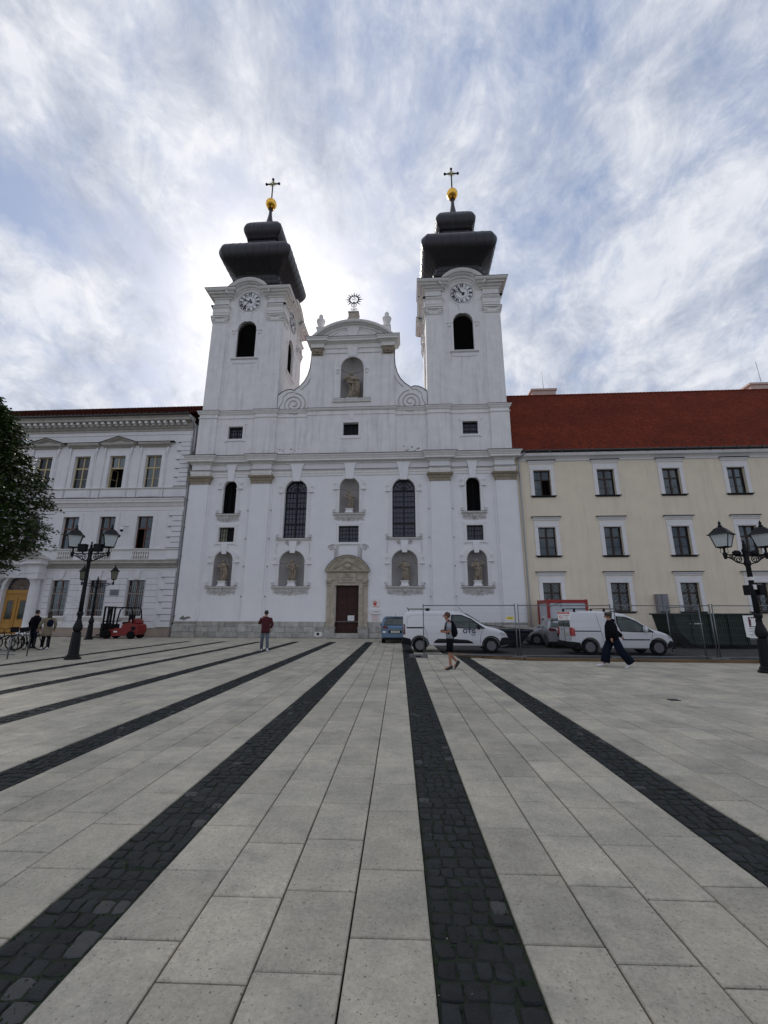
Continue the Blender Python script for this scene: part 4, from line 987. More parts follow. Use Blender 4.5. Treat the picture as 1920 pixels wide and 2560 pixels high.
    for k in range(28):
        a=2*PI*k/28; 
        if min(abs(sin(a)),abs(cos(a)))<.1: continue
        l=.52 if k%2 else .42; n_=(-sin(a)*.035,cos(a)*.035)
        mb.add([(.1*cos(a)-n_[0],-.012,45.6+.1*sin(a)-n_[1]),(.1*cos(a)+n_[0],-.012,45.6+.1*sin(a)+n_[1]),(l*cos(a),0,45.6+l*sin(a)),(.1*cos(a)-n_[0],.012,45.6+.1*sin(a)-n_[1]),(.1*cos(a)+n_[0],.012,45.6+.1*sin(a)+n_[1])],[(0,1,2),(3,4,2)])
    mb.sphere((0,0,45.6),.1,8,6); mb.xf(T); mb.build('cross_rays',goldpale,cr)
build_tower(-9.32,293,215)
build_tower(9.30,327,285)
# ------------------------------------------------------------------ statues
def statue(x,y,z,h,label,lean=.0,seed=0,arms=0,plinth=True,wide=1.0):
    rr=random.Random(seed); st=empty('statue',(x,y,z),label,'statue','stone saints in the facade niches')
    ph=.42*h/1.55 if plinth else .12
    if plinth:
        mb=MB(); mb.loft([[(x+sx*w,y+sy*w*.8,z+zz) for sx,sy in ((-1,-1),(1,-1),(1,1),(-1,1))] for w,zz in ((.34,0.005),(.34,.05),(.27,.12),(.25,ph-.08),(.31,ph-.05),(.31,ph))],smooth=False); mb.build('plinth',trimw,st)
    else:
        mb=MB(); mb.box(x-.45,x+.45,y-.25,y+.3,z+.005,z+ph); mb.build('plinth',trimw,st)
    b=MB(); n=20; rings=[]; H=h
    prof=[(0,.23),(.06,.235),(.2,.205),(.38,.195),(.5,.20),(.58,.165),(.66,.175),(.76,.20),(.82,.185),(.845,.10),(.86,.06)]
    for t,w in prof:
        zz=z+ph+t*H; cxo=lean*sin(t*PI*1.3)*.14*H+.02*sin(t*9+seed); rg=[]
        for k in range(n):
            a=2*PI*k/n; fold=1+.10*(1-t*.8)*sin(a*6+seed+t*5)+.06*sin(a*9+seed*2)
            rg.append((x+cxo+w*H*.78*wide*fold*cos(a),y+w*H*.55*fold*sin(a),zz))
        rings.append(rg)
    b.loft(rings)
    hx=x+lean*sin(.9*PI*1.3)*.14*H; hz=z+ph+.93*H
    b.sphere((hx,y-.01,hz),.075*H,12,9,.85,.95,1.1); b.sphere((hx,y+.015,hz+.01*H),.082*H,10,7,.95,.95,1.05)
    b.tube([(hx,y-.08*H,hz),(hx,y-.095*H,hz-.015*H)],.012*H,5)
    sh=z+ph+.79*H; cx0=x+lean*sin(.79*PI*1.3)*.14*H
    A=[[(-.17,.0,0),(-.24,-.06,-.14),(-.10,-.17,-.2)],[(.17,0,0),(.25,-.05,-.15),(.12,-.18,-.17)]] if arms==0 else ([[(-.17,0,0),(-.26,-.06,-.13),(-.2,-.15,.02)],[(.17,0,0),(.22,-.1,-.12),(.05,-.18,-.14)]] if arms==1 else [[(-.17,0,0),(-.23,-.08,-.15),(-.07,-.18,-.11)],[(.17,0,0),(.27,-.06,-.1),(.24,-.14,.08)]])
    for a in A:
        b.tube([(cx0+p[0]*H,y+p[1]*H,sh+p[2]*H) for p in a],[.062*H,.052*H,.03*H],8); p=a[-1]; b.sphere((cx0+p[0]*H,y+p[1]*H,sh+p[2]*H),.032*H,7,5)
    # cloak folds
    for k in range(7):
        a=rr.uniform(-2.6,-.5); q=[]
        for t in (.72,.55,.38,.2,.03):
            q.append((x+lean*sin(t*PI*1.3)*.14*H+.17*H*wide*cos(a+(.72-t)*rr.uniform(-.7,.7)),y+.13*H*sin(a),z+ph+t*H))
        b.tube(q,[.015*H,.028*H,.03*H,.028*H,.02*H],6)
    b.tube([(x-.16*H,y-.1*H,z+ph+.62*H),(x,y-.14*H,z+ph+.52*H),(x+.17*H,y-.09*H,z+ph+.56*H)],[.03*H,.045*H,.03*H],7)
    o=b.build('figure',statuem,st)
    return st
statue(-9.46,.12,3.63,1.55,'sandstone saint holding a child in the lower niche nearest the church left end',.5,1,2)
statue(-4.2,.15,3.63,1.55,'sandstone saint with hands at the chest in the lower niche left of the door',.2,4,0)
statue(4.2,.15,3.63,1.55,'sandstone saint with a raised arm in the lower niche right of the door',.6,7,1)
statue(9.46,.12,3.63,1.55,'sandstone robed saint holding an orb in the lower niche nearest the church right end',.4,9,2,wide=1.1)
statue(0,.12,9.13,1.42,'slender sandstone saint in the niche high above the church door',.8,12,0,wide=.85)
statue(0,.2,18.76,2.35,'large stone saint with a book in the shell niche of the gable',.6,15,1,plinth=False,wide=1.15)
# notices by the church door
def thing_board(name,x0,x1,z0,z1,y0,y1,mt,label,cat):
    e=empty(name,((x0+x1)/2,y1,z0),label,cat); mb=MB(); mb.box(x0,x1,y0,y1,z0,z1); mb.build('board',mt,e); return e
def scribble(mb,x0,x1,z,y,h,rr,gap=.012,w=(.02,.05)):
    x=x0
    while x<x1:
        l=rr.uniform(*w); l=min(l,x1-x); mb.box(x,x+l,y-.003,y,z,z+h); x+=l+gap
rr=random.Random(8)
e=thing_board('notice_board',1.76,2.46,2.02,2.76,-.03,0,trimw,'white panel with a red hand emblem and red lines beside the church door','notice')
mb=MB()
for k in range(5): mb.tube([(1.93+k*.055,-.036,2.35),(1.91+k*.06,-.036,2.56+.05*cos((k-2)*.8))],.016,5)
mb.sphere((2.03,-.034,2.36),.11,10,7,1,.15,1)
scribble(mb,1.84,2.38,2.20,-.031,.03,rr); scribble(mb,1.9,2.34,2.13,-.031,.025,rr); scribble(mb,2.25,2.42,2.45,-.031,.02,rr); mb.build('red_print',redink,e)
e=thing_board('notice_case',1.74,2.46,1.66,2.02,-.12,0,trimw,'shallow white case sign between the two red printed notices','notice')
mb=MB(); scribble(mb,1.85,2.36,1.85,-.121,.02,rr); scribble(mb,1.95,2.3,1.78,-.121,.02,rr); mb.lathe([(.02,0),(.02,.01),(0.001,.01)],(0,0),8); mb.build('print',blackink,e)
e=thing_board('notice_board',1.77,2.42,1.18,1.62,-.025,0,trimw,'white lower notice with faded red lines above the church base stones','notice')
mb=MB()
for z in (1.52,1.44,1.36,1.27,1.2): scribble(mb,1.8+rr.uniform(0,.1),2.36-rr.uniform(0,.15),z,-.026,.025,rr)
mb.build('red_print',redink,e)
e=thing_board('paper_notice',.06,.53,1.2,1.56,.075,.083,paper,'white paper sheet stuck on the brown church door','notice')
mb=MB()
for k in range(7): scribble(mb,.11,.48,1.5-k*.04,.0745,.006,rr,.006,(.01,.04))
mb.build('print',blackink,e)
# ------------------------------------------------------------------ tiled roofs
def tiled_roof(x0,x1,y0,z0,y1,z1,mt,parent,seed,tw=.175,ex=.165):
    rr=random.Random(seed); d=Vector((0,y1-y0,z1-z0)); Ln=d.length; d.normalize(); nrm=Vector((0,-d.z,d.y))
    mb=MB(); mb.add([(x0,y0,z0-.03),(x1,y0,z0-.03),(x1,y1,z1-.03),(x0,y1,z1-.03)],[(0,1,2,3)]); mb.build('roof_deck',mt,parent)
    v=[];f=[]; n=int(Ln/ex)
    for j in range(n+1):
        s=j*ex; off=(j%2)*tw/2; x=x0-off
        while x<x1:
            a=max(x,x0)+.004; b=min(x+tw,x1)-.004
            if b-a>.03:
                h=.022+rr.uniform(0,.008); e=s-.008+rr.uniform(-.004,.004)
                def P(xx,ss,hh): q=Vector((xx,y0,z0))+d*ss+nrm*hh; return (q.x,q.y,q.z)
                o=len(v); c=(a+b)/2
                v+=[P(a,e+.03,h),P(c,e,h),P(b,e+.03,h),P(b,min(e+ex+.03,Ln),.008),P(a,min(e+ex+.03,Ln),.008),P(a,e+.03,0),P(c,e,0),P(b,e+.03,0)]
                f+=[(o,o+1,o+2,o+3,o+4),(o+5,o+6,o+1,o),(o+6,o+7,o+2,o+1)]
            x+=tw
    m=MB(); m.add(v,f); tag(m.build('roof_tiles',mt,parent,recalc=False),kind='stuff')
    m=MB(); x=x0
    while x<x1: m.tube([(x,y1,z1+.0),(x+.36,y1,z1+.01)],[.10,.12],8); x+=.34
    m.build('ridge_tiles',mt,parent)
    m=MB()
    for s_,dz in ((.55,0),(.95,0),(Ln-.6,0)):
        x=x0+.3
        while x<x1:
            q=Vector((x,y0,z0))+d*s_; m.box(q.x-.02,q.x+.02,q.y-.06,q.y+.02,q.z-.0,q.z+.09); x+=.7
    m.build('snow_guards',zincd,parent)
# ------------------------------------------------------------------ right building
rb=empty('building',(12.7,0,0),'long cream three-storey building with steep red tiled roof right of the church','building')
Y0=.1
xs=[14.67,19.37,24.12,28.75,33.4,38.1]
rows=[(10.33,12.34),(5.82,7.91),(1.90,3.86)]
hl=[rect(x-.63,x+.63,a,b) for x in xs for a,b in rows]
mb=MB(); mb.plate([(12.61,0),(42,0),(42,13.5),(12.61,13.5)],hl,Y0,Y0+.5,Y0+.3); mb.build('wall',cream,rb)
mb=MB(); mb.box(12.65,42,Y0+1.2,Y0+1.25,0,13.4); mb.build('room_backing',dark,rb)
mb=MB(); mb.box(12.65,42,14,14.3,0,13.5); mb.build('rear_wall',cream,rb)
mb=MB(); mb.box(12.62,41.98,Y0-.05,Y0-.001,0,.55); mb.build('plinth_band',concf,rb)
mb=MB(); mb.sweep([(12.98,Y0),(42,Y0)],[(0,13.05),(.06,13.07),(.10,13.2),(.2,13.32),(.36,13.4),(.4,13.5),(.4,13.62),(-.1,13.66)]); mb.build('eaves_cornice',trimw,rb)
mb=MB(); mb.tube([(12.95,Y0-.5,13.76),(42,Y0-.5,13.72)],.085,8); 
x=13.5
while x<42: mb.box(x-.015,x+.015,Y0-.6,Y0-.3,13.6,13.86); x+=.9
mb.build('gutter',zincd,rb)
tiled_roof(12.62,42,Y0-.45,13.82,7.0,22.35,tile_r,rb,5)
mb=MB(); mb.add([(12.7,7,22.3),(42,7,22.3),(42,14.4,13.8),(12.7,14.4,13.8)],[(0,1,2,3)]); mb.build('rear_roof',tile_r,rb)
for x0,x1 in ((16.9,19.2),(37.6,40.6)):
    mb=MB(); mb.box(x0,x1,7.6,8.6,20.5,23.25); mb.box(x0-.12,x1+.12,7.5,8.7,23.25,23.45); mb.build('chimney',chimm,rb)
mb=MB(); mb.tube([(18.2,8,23.4),(18.15,8,25.6)],.02,5); mb.tube([(39,8,23.4),(38.9,8,26)],.02,5); mb.build('lightning_rod',zincd,rb)
def r_window(cx,z0,z1,kind,seed):
    rr=random.Random(seed); hw=.63
    y=Y0+.2
    mb=MB(); W_=.055
    mb.box(cx-hw,cx-hw+W_,y,y+.07,z0,z1); mb.box(cx+hw-W_,cx+hw,y,y+.07,z0,z1); mb.box(cx-hw+W_,cx+hw-W_,y,y+.07,z1-W_,z1); mb.box(cx-hw+W_,cx+hw-W_,y,y+.07,z0,z0+W_+.02)
    H=z1-z0; zt=z0+H*.64
    mb.box(cx-.065,cx+.065,y-.01,y+.06,z0+W_+.021,z1-W_-.001); mb.box(cx-hw+W_+.001,cx-.066,y-.008,y+.06,zt-.05,zt+.05); mb.box(cx+.066,cx+hw-W_-.001,y-.008,y+.06,zt-.05,zt+.05)
    zm=z0+(zt-z0)*.47
    mb.box(cx-hw+W_+.001,cx-.066,y+.01,y+.05,zm-.015,zm+.015); mb.box(cx+.066,cx+hw-W_-.001,y+.01,y+.05,zm-.015,zm+.015)
    if kind=='open':
        mb=MB(); mb.box(cx-hw,cx-hw+W_,y,y+.07,z0,z1); mb.box(cx+hw-W_,cx+hw,y,y+.07,z0,z1); mb.box(cx-hw+W_,cx+hw-W_,y,y+.07,z1-W_,z1); mb.box(cx-hw+W_,cx+hw-W_,y,y+.07,z0,z0+W_+.02)
        mb.box(cx-.05,cx+.065,y-.01,y+.06,zt,z1-W_-.001); mb.box(cx-hw+W_+.001,cx+hw-W_-.001,y-.008,y+.06,zt-.05,zt+.05); mb.box(cx-.05,cx+.0,y-.01,y+.06,z0+W_+.021,zt-.05); mb.box(cx-hw+W_+.001,cx-.051,y+.01,y+.05,zm-.015,zm+.015)
        M=Matrix.Translation((cx+hw-W_,y+.1,0))@Matrix.Rotation(R(-68),4,'Z')
        st=len(mb.v)
        for a,b,c,d in ((-.5,-.44,z0+.1,zt-.06),(-.06,0,z0+.1,zt-.06),(-.5,0,z0+.08,z0+.14),(-.5,0,zt-.11,zt-.05),(-.5,0,zm-.015,zm+.015)): mb.box(a,b,-.02,.02,c,d)
        mb.xf(M,st)
    w=mb.build('window',brownwood,rb)
    P=[(cx-hw+W_,cx-.065,zt+.05,z1-W_),(cx+.065,cx+hw-W_,zt+.05,z1-W_),(cx-hw+W_,cx-.065,zm+.015,zt-.05),(cx-hw+W_,cx-.065,z0+W_+.02,zm-.015)]
    if kind!='open': P+=[(cx+.065,cx+hw-W_,zm+.015,zt-.05),(cx+.065,cx+hw-W_,z0+W_+.02,zm-.015)]
    for a,b,c,d in P:
        q=MB(); q.box(a,b,y+.03,y+.036,c,d); q.build('pane',lglass,w)
    if kind!='bare':
        for s in ((-1,1) if kind!='open' else (-1,)):
            f=rr.uniform(.35,.95); q=MB(); a,b=(cx-hw+.03,cx-hw+.03+f*(hw-.05)) if s<0 else (cx+hw-.03-f*(hw-.05),cx+hw-.03)
            n=10; vs=[]
            for i in range(n+1): x=a+(b-a)*i/n; vs+= [(x,y+.16+.025*sin(i*2.3),z0+.05),(x,y+.16+.025*sin(i*2.3),z1-.03)]
            q.add(vs,[(2*i,2*i+2,2*i+3,2*i+1) for i in range(n)],True); q.build('curtain',curtain,w)
    if kind=='grille':
        q=MB()
        for s in (-1,1):
            xa,xb=(cx-hw+W_,cx-.065) if s<0 else (cx+.065,cx+hw-W_)
            for (za,zb) in ((z0+.08,zt-.05),(zt+.05,z1-W_)):
                nz=3 if zb-za>.8 else 2; 
                for k in range(-3,nz*2+3):
                    for sg in (1,-1):
                        xa0,za0=xa,za+(zb-za)*k/nz; xb0,zb0=xb,za0+sg*(xb-xa)*1.0
                        # clip
                        pts=[]
                        for t in range(13):
                            x=xa0+(xb0-xa0)*t/12; z=za0+(zb0-za0)*t/12
                            if za<=z<=zb: pts.append((x,y-.03,z))
                        if len(pts)>1: q.tube([pts[0],pts[-1]],.008,4)
        q.build('lattice_grille',grille,w)
    q=MB(); q.prism([(cx-hw,z0),(cx-hw,z1),(cx+hw,z1),(cx+hw,z0),(cx+hw+.27,z0),(cx+hw+.27,z1+.45),(cx-hw-.27,z1+.45),(cx-hw-.27,z0)],Y0-.05,Y0+.01)
    q.box(cx-hw-.2,cx+hw+.2,Y0-.07,Y0-.0501,z1+.06,z1+.1)
    q.build('window_surround',trimw,w)
    q=MB(); q.sweep([(cx-.98,Y0),(cx+.98,Y0)],[(0,z1+.5),(.05,z1+.52),(.08,z1+.62),(.14,z1+.68),(.14,z1+.74),(0,z1+.76)]); q.build('window_hood',trimw,w)
    q=MB(); q.box(cx-1.08,cx+1.08,Y0-.2,Y0,z1+.765,z1+.80); q.build('hood_flashing',flash,w)
    q=MB(); q.box(cx-.95,cx+.95,Y0-.14,Y0+.2,z0-.045,z0-.004); q.box(cx-.85,cx+.85,Y0-.06,Y0-.0,z0-.13,z0-.046); q.build('sill',flash,w)
k=0
for i,x in enumerate(xs):
    for j,(a,b) in enumerate(rows):
        k+=1; kind='grille' if j==2 else ('open' if (i,j)==(0,0) else 'curt')
        r_window(x,a,b,kind,k)
# ------------------------------------------------------------------ left building
lb=empty('building',(-13.1,0,0),'pale white three-storey palace with columned ochre entrance left of the church','building')
X1=-13.02
c3=[-16.03,-19.08,-22.06,-25.32,-28.3,-31.3]; c2=[-16.05,-19.1,-22.1,-25.3,-28.3,-31.3]; c1=[-16.05,-19.08,-22.05]
hl=[rect(x-.66,x+.66,11.45,14.17) for x in c3]+[rect(x-.65,x+.65,6.54,9.08) for x in c2]+[rect(x-.67,x+.67,1.48,4.12) for x in c1]+[rect(-31.4,-30.0,1.48,4.12),arch(-25.4,1.07,.12,3.45,1.15)]
mb=MB(); mb.plate([(-42,0),(X1,0),(X1,17.0),(-42,17.0)],hl,0,.5,.32); mb.build('wall',lwall,lb)
mb=MB(); mb.box(-42,X1-.01,1.2,1.25,0,16.9); mb.build('room_backing',dark,lb)
mb=MB(); mb.box(-42,X1-.01,12,12.3,0,17); mb.box(X1-.3,X1-.001,.55,12,0,17); mb.build('rear_wall',lwall,lb)
for a,b in ((-42,-27.0),(-23.6,X1+.0)):
    mb=MB(); mb.box(a,b,-.08,-.001,0,.6); mb.box(a,b,-.10,-.001,.601,.64); mb.build('plinth_band',pinkbase,lb)
    mb=MB(); mb.sweep([(a,-.0),(b,-.0)],[(0,5.0),(.05,5.02),(.05,5.18),(.1,5.24),(.16,5.3),(.3,5.36),(.3,5.5),(.36,5.58),(.36,5.64),(0,5.68)]); mb.build('string_cornice',cornst,lb)
    mb=MB(); x=a
    while x<b-.06: mb.box(x,x+.06,-.11,-.051,5.06,5.14); x+=.12
    mb.build('dentils',cornst,lb)
    mb=MB(); mb.sweep([(a,-.0),(b,-.0)],[(0,4.88),(.03,4.88),(.03,4.93),(0,4.94)]); mb.build('thin_moulding',lwall,lb)
for z,pp in ((6.42,[(0,6.38),(.05,6.4),(.12,6.46),(.12,6.52),(0,6.54)]),(9.7,[(0,9.55),(.03,9.56),(.03,9.62),(0,9.63)]),(10,[(0,9.85),(.06,9.88),(.10,10.0),(.16,10.12),(.26,10.18),(.26,10.3),(.32,10.4),(.32,10.48),(0,10.54)]),(11.4,[(0,11.3),(.05,11.32),(.1,11.38),(.1,11.43),(0,11.44)]),(16,[(0,15.93),(.04,15.95),(.04,16.0),(0,16.02)])):
    mb=MB(); mb.sweep([(-42,0),(X1,0)],pp); mb.build('string_moulding',white2,lb)
mb=MB(); mb.box(-42,X1,-.275,-.0,10.545,10.565); mb.box(-42,X1,-.3,-.0,5.685,5.70) if False else None; mb.build('string_flashing',flash,lb)
mb=MB(); mb.sweep([(-42,0),(X1,0)],[(0,16.25),(.05,16.28),(.05,16.42),(.12,16.46),(.12,16.62),(.18,16.7),(.18,16.95),(.62,17.0),(.62,17.2),(.70,17.26),(.76,17.36),(-.2,17.42)]); mb.build('main_cornice',cornst,lb)
mb=MB(); x=-41.8
while x<X1-.2: mb.box(x,x+.22,-.58,-.181,16.76,16.94); mb.box(x+.02,x+.2,-.42,-.181,16.66,16.759); x+=.53
mb.build('modillions',white2,lb)
mb=MB(); x=-41.9
while x<X1-.08: mb.box(x,x+.07,-.175,-.121,16.48,16.6); x+=.13
mb.build('dentils',cornst,lb)
mb=MB(); mb.tube([(-42,-.82,17.42),(X1-.05,-.82,17.40)],.08,8); mb.build('gutter',zincd,lb)
tiled_roof(-42,X1-.02,-.8,17.44,6.0,21.6,tile_l,lb,9)
mb=MB(); mb.add([(-42,6,21.55),(X1,6,21.55),(X1,12.3,17.4),(-42,12.3,17.4)],[(0,1,2,3)]); mb.build('rear_roof',tile_l,lb)
# rusticated ground floor courses, quoins
mb=MB()
def course(a,b,z): mb.box(a,b,-.012,.004,z,z+.012)
crs=mat('joint_shadow_groove',(.42,.42,.44),.9)
rr=random.Random(4)
for z in (1.1,1.55,2.0,2.45,2.9,3.35,3.8,4.25):
    for (a,b) in ((-23.3,-22.72),(-21.38,-19.75),(-18.41,-16.72),(-15.38,-14.35)):
        q=MB(); g=.012
        x=a+.02
        while x<b-.05:
            w=min(rr.uniform(.7,1.1),b-.02-x)
            if b-.02-x-w<.25: w=b-.02-x
            s=MB(); s.box(x,x+w,-.006,-.001,z-.011,z+.011); s.build('course_joint_shade',joint_shade,lb)  # thin dark strip paints the shade between courses
            s=MB(); s.box(x+g,x+w-g,-.03,.0,z+g,z+.45-g); s.build('stone_course',lwall,lb); x+=w
        del q
def quoins(z0,z1,n):
    h=(z1-z0)/n
    for k in range(n):
        w=1.05 if k%2==0 else .72
        s=MB(); s.box(X1-.08-w,X1-.02,-.11,-.001,z0+k*h+.022,z0+(k+1)*h-.022); s.build('quoin',lwall,lb)
        s=MB(); s.box(X1-.08-w,X1-.03,-.018,-.002,z0+k*h-.021,z0+k*h+.021); s.build('quoin_joint_shade',joint_shade,lb)  # dark strip painted in as shade between quoins
quoins(.68,4.78,9); quoins(6.56,9.5,7); quoins(11.5,15.6,11)
q=MB(); q.box(X1-1.0,X1-.03,-.08,-.001,5.72,6.36); q.build('corner_block',lwall,lb)
def l_window(cx,z0,z1,wood,kind,seed,fl,hw=.65):
    rr=random.Random(seed); y=.2; W_=.06; mb=MB(); H=z1-z0; zt=z0+H*.63; zm=z0+(zt-z0)*.48
    mb.box(cx-hw,cx-hw+W_,y,y+.07,z0,z1); mb.box(cx+hw-W_,cx+hw,y,y+.07,z0,z1); mb.box(cx-hw+W_,cx+hw-W_,y,y+.07,z1-W_,z1); mb.box(cx-hw+W_,cx+hw-W_,y,y+.07,z0,z0+W_)
    mb.box(cx-hw+W_,cx+hw-W_,y-.015,y+.06,zt-.06,zt+.06); mb.box(cx-.05,cx+.05,y-.01,y+.06,zt+.061,z1-W_)
    P=[(cx-hw+W_,cx-.05,zt+.06,z1-W_),(cx+.05,cx+hw-W_,zt+.06,z1-W_)]
    if kind=='open':
        for s,ang in ((-1,70),):
            M=Matrix.Translation((cx+s*(hw-W_),y+.1,0))@Matrix.Rotation(R(ang),4,'Z'); st=len(mb.v); L_=hw-W_-.03
            for a,b,c,d in ((0,.05,z0+.08,zt-.07),(L_-.05,L_,z0+.08,zt-.07),(.051,L_-.051,z0+.08,z0+.13),(.051,L_-.051,zt-.12,zt-.07),(.051,L_-.051,zm-.015,zm+.015)): mb.box(a,b,-.02,.02,c,d)
            mb.xf(M,st)
    elif kind=='halfopen':
        mb.box(cx-.05,cx+.05,y-.01,y+.06,z0+W_,zt-.061); mb.box(cx+.051,cx+hw-W_,y+.01,y+.05,zm-.015,zm+.015); P+=[(cx+.05,cx+hw-W_,zm+.015,zt-.06),(cx+.05,cx+hw-W_,z0+W_,zm-.015)]
    else:
        mb.box(cx-.05,cx+.05,y-.01,y+.06,z0+W_,zt-.061)
        for s in (-1,1):
            a,b=(cx-hw+W_,cx-.051) if s<0 else (cx+.051,cx+hw-W_); mb.box(a,b,y+.01,y+.05,zm-.015,zm+.015); P+=[(a,b,zm+.015,zt-.06),(a,b,z0+W_,zm-.015)]
    w=mb.build('window',wood,lb)
    for a,b,c,d in P: q=MB(); q.box(a,b,y+.03,y+.036,c,d); q.build('pane',lglass,w)
    for s in (-1,1):
        if kind=='open' or (kind=='halfopen' and s<0): zb=zt
        else: zb=z0+.05
        f=rr.uniform(.5,1.0); a,b=(cx-hw+.03,cx-hw+.03+f*(hw-.05)) if s<0 else (cx+hw-.03-f*(hw-.05),cx+hw-.03); vs=[]; n=9
        for i in range(n+1): x=a+(b-a)*i/n; vs+=[(x,y+.2+.03*sin(i*2.1),zb),(x,y+.2+.03*sin(i*2.1),z1-.03)]
        q=MB(); q.add(vs,[(2*i,2*i+2,2*i+3,2*i+1) for i in range(n)],True); q.build('curtain',curtain if fl==3 else curtainw,w)
    q=MB(); e=.30
    q.prism([(cx-hw,z0),(cx-hw,z1),(cx+hw,z1),(cx+hw,z0),(cx+hw+e,z0),(cx+hw+e,z1+e),(cx-hw-e,z1+e),(cx-hw-e,z0)],-.045,.005)
    if fl==1: q=MB(); q.prism([(cx-hw,z0),(cx-hw,z1),(cx+hw,z1),(cx+hw,z0),(cx+hw+.06,z0),(cx+hw+.06,z1+.08),(cx-hw-.06,z1+.08),(cx-hw-.06,z0)],-.03,.005)
    q.build('window_surround',lwall,w)
    if fl==3:
        zh=14.85
        q=MB(); q.sweep([(cx-1.32,0),(cx+1.32,0)],[(0,zh-.0),(.05,zh+.02),(.1,zh+.1),(.2,zh+.16),(.3,zh+.2),(.34,zh+.3),(.34,zh+.36),(0,zh+.4)])
        x=cx-1.3
        while x<cx+1.25: q.box(x,x+.06,-.13,-.02,zh+.03,zh+.09); x+=.11
        q.build('window_hood',cornst,w)
        q=MB(); q.box(cx-1.68,cx+1.68,-.35,0,zh+.405,zh+.425)
        if kind in('ped','open'): 
            q=MB(); q.arcsweep([(cx-1.64,zh+.38),(cx,zh+.92),(cx+1.64,zh+.38)],[(.0,0),(0,.36),(.02,.36),(.02,0)],0); q.build('hood_flashing',flash,w)
            q=MB(); q.prism([(cx-1.3,zh+.36),(cx+1.3,zh+.36),(cx,zh+.84)],-.06,0); q.arcsweep([(cx-1.55,zh+.36),(cx,zh+.88),(cx+1.55,zh+.36)],[(-.16,0),(-.16,.12),(-.05,.3),(.0,.34),(0,0)],0); q.build('window_pediment',cornst,w)
        else: q.build('hood_flashing',flash,w)
        q=MB()
        for s in (-1,1): q.tube([(cx+s*1.12,-.02,zh),(cx+s*1.12,-.1,zh-.2),(cx+s*1.08,-.04,zh-.7),(cx+s*1.1,-.02,zh-1.2),(cx+s*1.12,-.02,z0-.9)],[.1,.09,.04,.03,.02],6)
        q.box(cx-.85,cx+.85,-.03,.0,z0-.75,z0-.2); q.build('consoles',lwall,w)
    if fl==2:
        q=MB(); q.box(cx-hw-.02,cx+hw+.02,-.004,.0,5.76,6.3)
        q.build('baluster_recess',cornst,w)
        for k in range(7):
            x=cx-hw+.1+k*(2*hw-.2)/6; q=MB(); q.lathe([(.035,5.76),(.035,5.82),(.025,5.85),(.065,5.95),(.07,6.0),(.03,6.13),(.028,6.2),(.045,6.25),(.045,6.3)],(x,-.05),8); q.build('baluster',white2,w)
    if fl==1:
        q=MB(); q.plate([(cx-.16,4.2),(cx+.16,4.2),(cx+.26,4.82),(cx-.26,4.82)],[],-.12,-.0); q.build('keystone',lwall,w)
        q=MB(); q.sweep([(cx-.88,0),(cx+.88,0)],[(0,1.1),(.05,1.12),(.12,1.25),(.2,1.34),(.22,1.4),(.22,1.46),(0,1.475)]); q.box(cx-.7,cx+.7,-.05,0,.85,1.1); q.build('sill',white2,w)
        q=MB()
        n=9
        for k in range(n):
            x=cx-hw+.06+(2*hw-.12)*k/(n-1); q.tube([(x,.06,z0+.02),(x,.06,z0+2.05)],.009,5); q.tube([(x,.06,z0+2.05),(x,.06,z0+2.2)],[.03,.003],5)
        for zz in (z0+.42,z0+1.62): q.box(cx-hw,cx+hw,.045,.075,zz-.02,zz+.02)
        q.build('window_bars',barm,w)
for i,x in enumerate(c3): l_window(x,11.45,14.17,creamwood,{1:'open'}.get(i,'ped' if i%2 else 'plain'),50+i,3,.66)
for i,x in enumerate(c2): l_window(x,6.54,9.08,redwood,'halfopen' if i==0 else 'closed',70+i,2,.65)
for i,x in enumerate(c1+[-30.7]): l_window(x,1.48,4.12,redwood,'closed',90+i,1,.67)
# entrance portico
for x in (-23.8,-27.03):
    mb=MB(); mb.box(x-.40,x+.40,-.72,-.001,0,.35); mb.lathe([(.40,.35),(.40,.45),(.34,.52),(.34,1.0),(.335,1.6),(.33,3.4),(.30,4.05),(.34,4.1),(.34,4.18)],(x,-.30),20)
    mb.lathe([(.345,2.05),(.352,2.055),(.352,2.07),(.345,2.075)],(x,-.30),20); mb.lathe([(.35,1.2),(.357,1.205),(.357,1.22),(.35,1.225)],(x,-.30),20); mb.lathe([(.34,2.9),(.347,2.905),(.347,2.92),(.34,2.925)],(x,-.30),20)
    mb.box(x-.40,x+.40,-.70,-.001,4.18,4.3); mb.build('column',lwall,lb)
PP=[(-27.45,0),(-27.45,-.68),(-26.6,-.68),(-26.6,-.24),(-24.23,-.24),(-24.23,-.68),(-23.4,-.68),(-23.4,0)]
mb=MB(); mb.sweep(PP,[(-.2,4.3),(.0,4.3),(.0,4.6),(.04,4.62),(.04,5.1),(.1,5.2),(.28,5.3),(.28,5.45),(.34,5.6),(-.2,5.66)]); mb.box(-26.6,-24.23,-.23,0,4.75,5.6); mb.build('portico_entablature',lwall,lb)
mb=MB(); mb.prism([(-27.3,5.66),(-23.55,5.66),(-25.42,6.65)],-.6,0); mb.arcsweep([(-27.7,5.6),(-25.42,6.75),(-23.15,5.6)],[(-.05,0),(-.05,.9),(.1,1.0),(.1,0)],0); mb.build('portico_pediment',cornst,lb)
mb=MB(); aa=[(-25.4-(1.17)*cos(PI*i/18),3.45+1.25*sin(PI*i/18)) for i in range(19)]; mb.arcsweep(aa,[(-.1,0),(-.1,.1),(.1,.14),(.14,0)],0)
for s in (-1,1): a,b=sorted((-25.4+s*1.08,-25.4+s*1.4)); mb.box(a,b,-.12,0,.1,3.3); mb.box(a-.02,b+.02,-.16,0,3.3,3.44)
